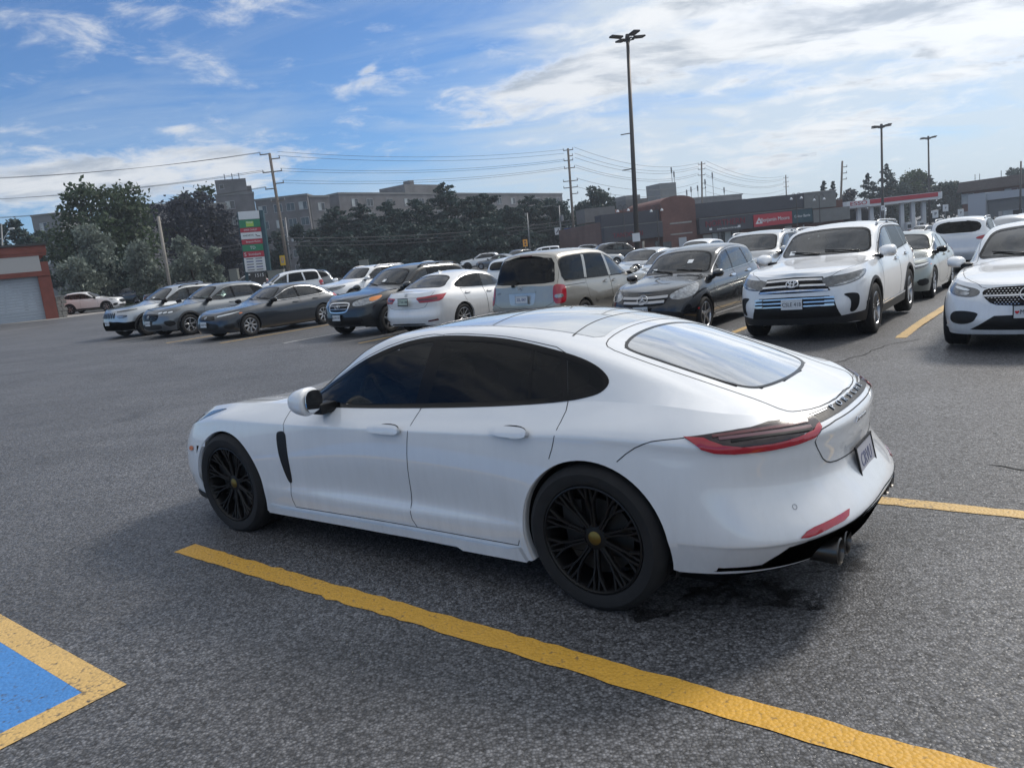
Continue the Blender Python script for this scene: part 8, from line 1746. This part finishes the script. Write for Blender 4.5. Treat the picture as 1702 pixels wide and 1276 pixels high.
o, F_ = pyl(.085, M_sgn_r); text('sign_text', 'Benjamin Moore', F_ @ Matrix.Translation((.12, 0, 0)), .25, M_sgn_w, o, .01, 0, .85); k = MB(); k.prism([(-.95, zz + .15), (-.7, zz + .15), (-.82, zz + .4)], -.19, -.17); 
pyl(.115, M_sgn_g, 'TD', None, .42); o, F_ = pyl(.10, M_sgn_r); text('sign_text', 'Scotiabank', F_ @ Matrix.Translation((.12, 0, 0)), .32, M_sgn_w, o, .01, 0, .9); text('sign_text', 'S', F_ @ Matrix.Translation((-.82, 0, 0)), .5, M_sgn_w, o, .01)
o, F_ = pyl(.24, M_sgn_w)
for i in range(5):
    for j, (x0, wd) in enumerate(((-.45, .7), (.45, .75))): k = MB(); k.box((0, 0, 0), (wd * (1 - .12 * ((i * 3 + j) % 3)), .10, .008), M=F_ @ Matrix.Translation((x0, .58 - .28 * i, .004))); k.build('sign_line', M_platet if i % 2 else M_gcl, o)
text('sign_text', '1515', frame((.28, -.16, low_z - .42), (1, 0, 0), (0, -1, 0)), .5, M_sgn_w, py, .02)
k = MB(); k.box((0, 0, 0), (.75, 1.0, H_), M=Matrix.Translation((W_ / 2 + .02 + LEAN * H_ / 2, .55, low_z + H_ / 2)) @ Matrix.Rotation(math.atan(LEAN), 4, 'Y')); k.build('side_casing', M_sgn_t, py)
k = MB(); k.box((.1, .3, (low_z - .1) / 2), (1.5, .5, low_z - .12)); k.build('plinth', M_roofd, py)
# utility boxes
for lb, at_, s_ in (('olive grey utility box with pale lid behind the silver saloons by first utility pole', (-22.75, 79.27, 3.14), (1.6, .8, 1.5)), ('grey utility cabinet left of the pylon sign', (-29.17, 85.47, 3.89), (.9, .7, 1.7)), ('pale utility box above the silver SUV roof', (-26.46, 71.17, 3.21), (1.3, .8, .8)), ('pale grey container left of the second utility pole', (5.20, 93.36, 2.57), (1.5, .9, 1.2)), ('pale grey container nearer the second utility pole', (6.81, 93.35, 2.54), (1.5, .9, 1.25)), ('white box sign on the verge before the evergreens', (-16.22, 93.50, 3.47), (1.1, .3, .8)), ('low grey transformer box behind the silver far saloon', (12.53, 96.37, 2.41), (2.2, 1.0, 1.1))):
    x, y = at_[:2]; r_ = tag(empty('utility_box', (x, y, ground_z(x, y))), lb, 'utility box'); zt = max(at_[2] - ground_z(x, y), s_[2]); k = MB(); k.box((0, 0, zt / 2), (s_[0], s_[1], zt), bev=.03); k.build('cabinet', M_ubox, r_); k = MB(); k.box((0, 0, zt + .03), (s_[0] + .08, s_[1] + .08, .055), bev=.015); k.build('lid', M_concr, r_)
# road, pavement and verge beyond the lot
M_road = mat('street_asphalt_pale', (.17, .168, .165), .85, var=.15, vscale=1.2, bump=.2, bscale=60); M_grass = mat('rough_grass', (.055, .080, .030), .9, var=.45, vscale=6, bump=.5, bscale=30)
sheet('road', [(-120, 60), (60, 74), (60, 88), (-120, 76)], .004, M_road, 4)
sheet('pavement', [(-60, 46.5), (-29.5, 50.5), (-28.2, 53.5), (-22, 56), (-22, 58), (-60, 53)], .008, M_concr, 3)
sheet('verge', [(-60, 66), (-26, 64.5), (-14, 70), (-14, 72), (-26, 68), (-60, 70)], .012, M_grass, 3)
V_, F_ = leaf_cloud(np.array([[x_, y_, ground_z(x_, y_) + .12] for x_, y_ in zip(rng.uniform(-50, -15, 5000), rng.uniform(65.5, 70.5, 5000))]), .10, rng); o = mesh_np('grass', V_, F_, L_olive, None); tag(o, 'rough grass on the verge below the silver willows', 'grass', kind='stuff')
# ---------------------------------------------------------------- thin summer haze
def haze():
    m, n, l, p = nmat('haze'); n.remove(p); v = n.new('ShaderNodeVolumePrincipled'); v.inputs['Density'].default_value = HAZE; v.inputs['Color'].default_value = (.80, .88, 1.0, 1); v.inputs['Anisotropy'].default_value = .35
    l.new(v.outputs[0], n['Material Output'].inputs['Volume'])
    k = MB(); k.box((0, 120, 12), (3400, 5200, 60)); o = k.build('haze', m); tag(o, kind='stuff', label='thin blue summer haze over the whole lot')
HAZE = 0.0006
haze()
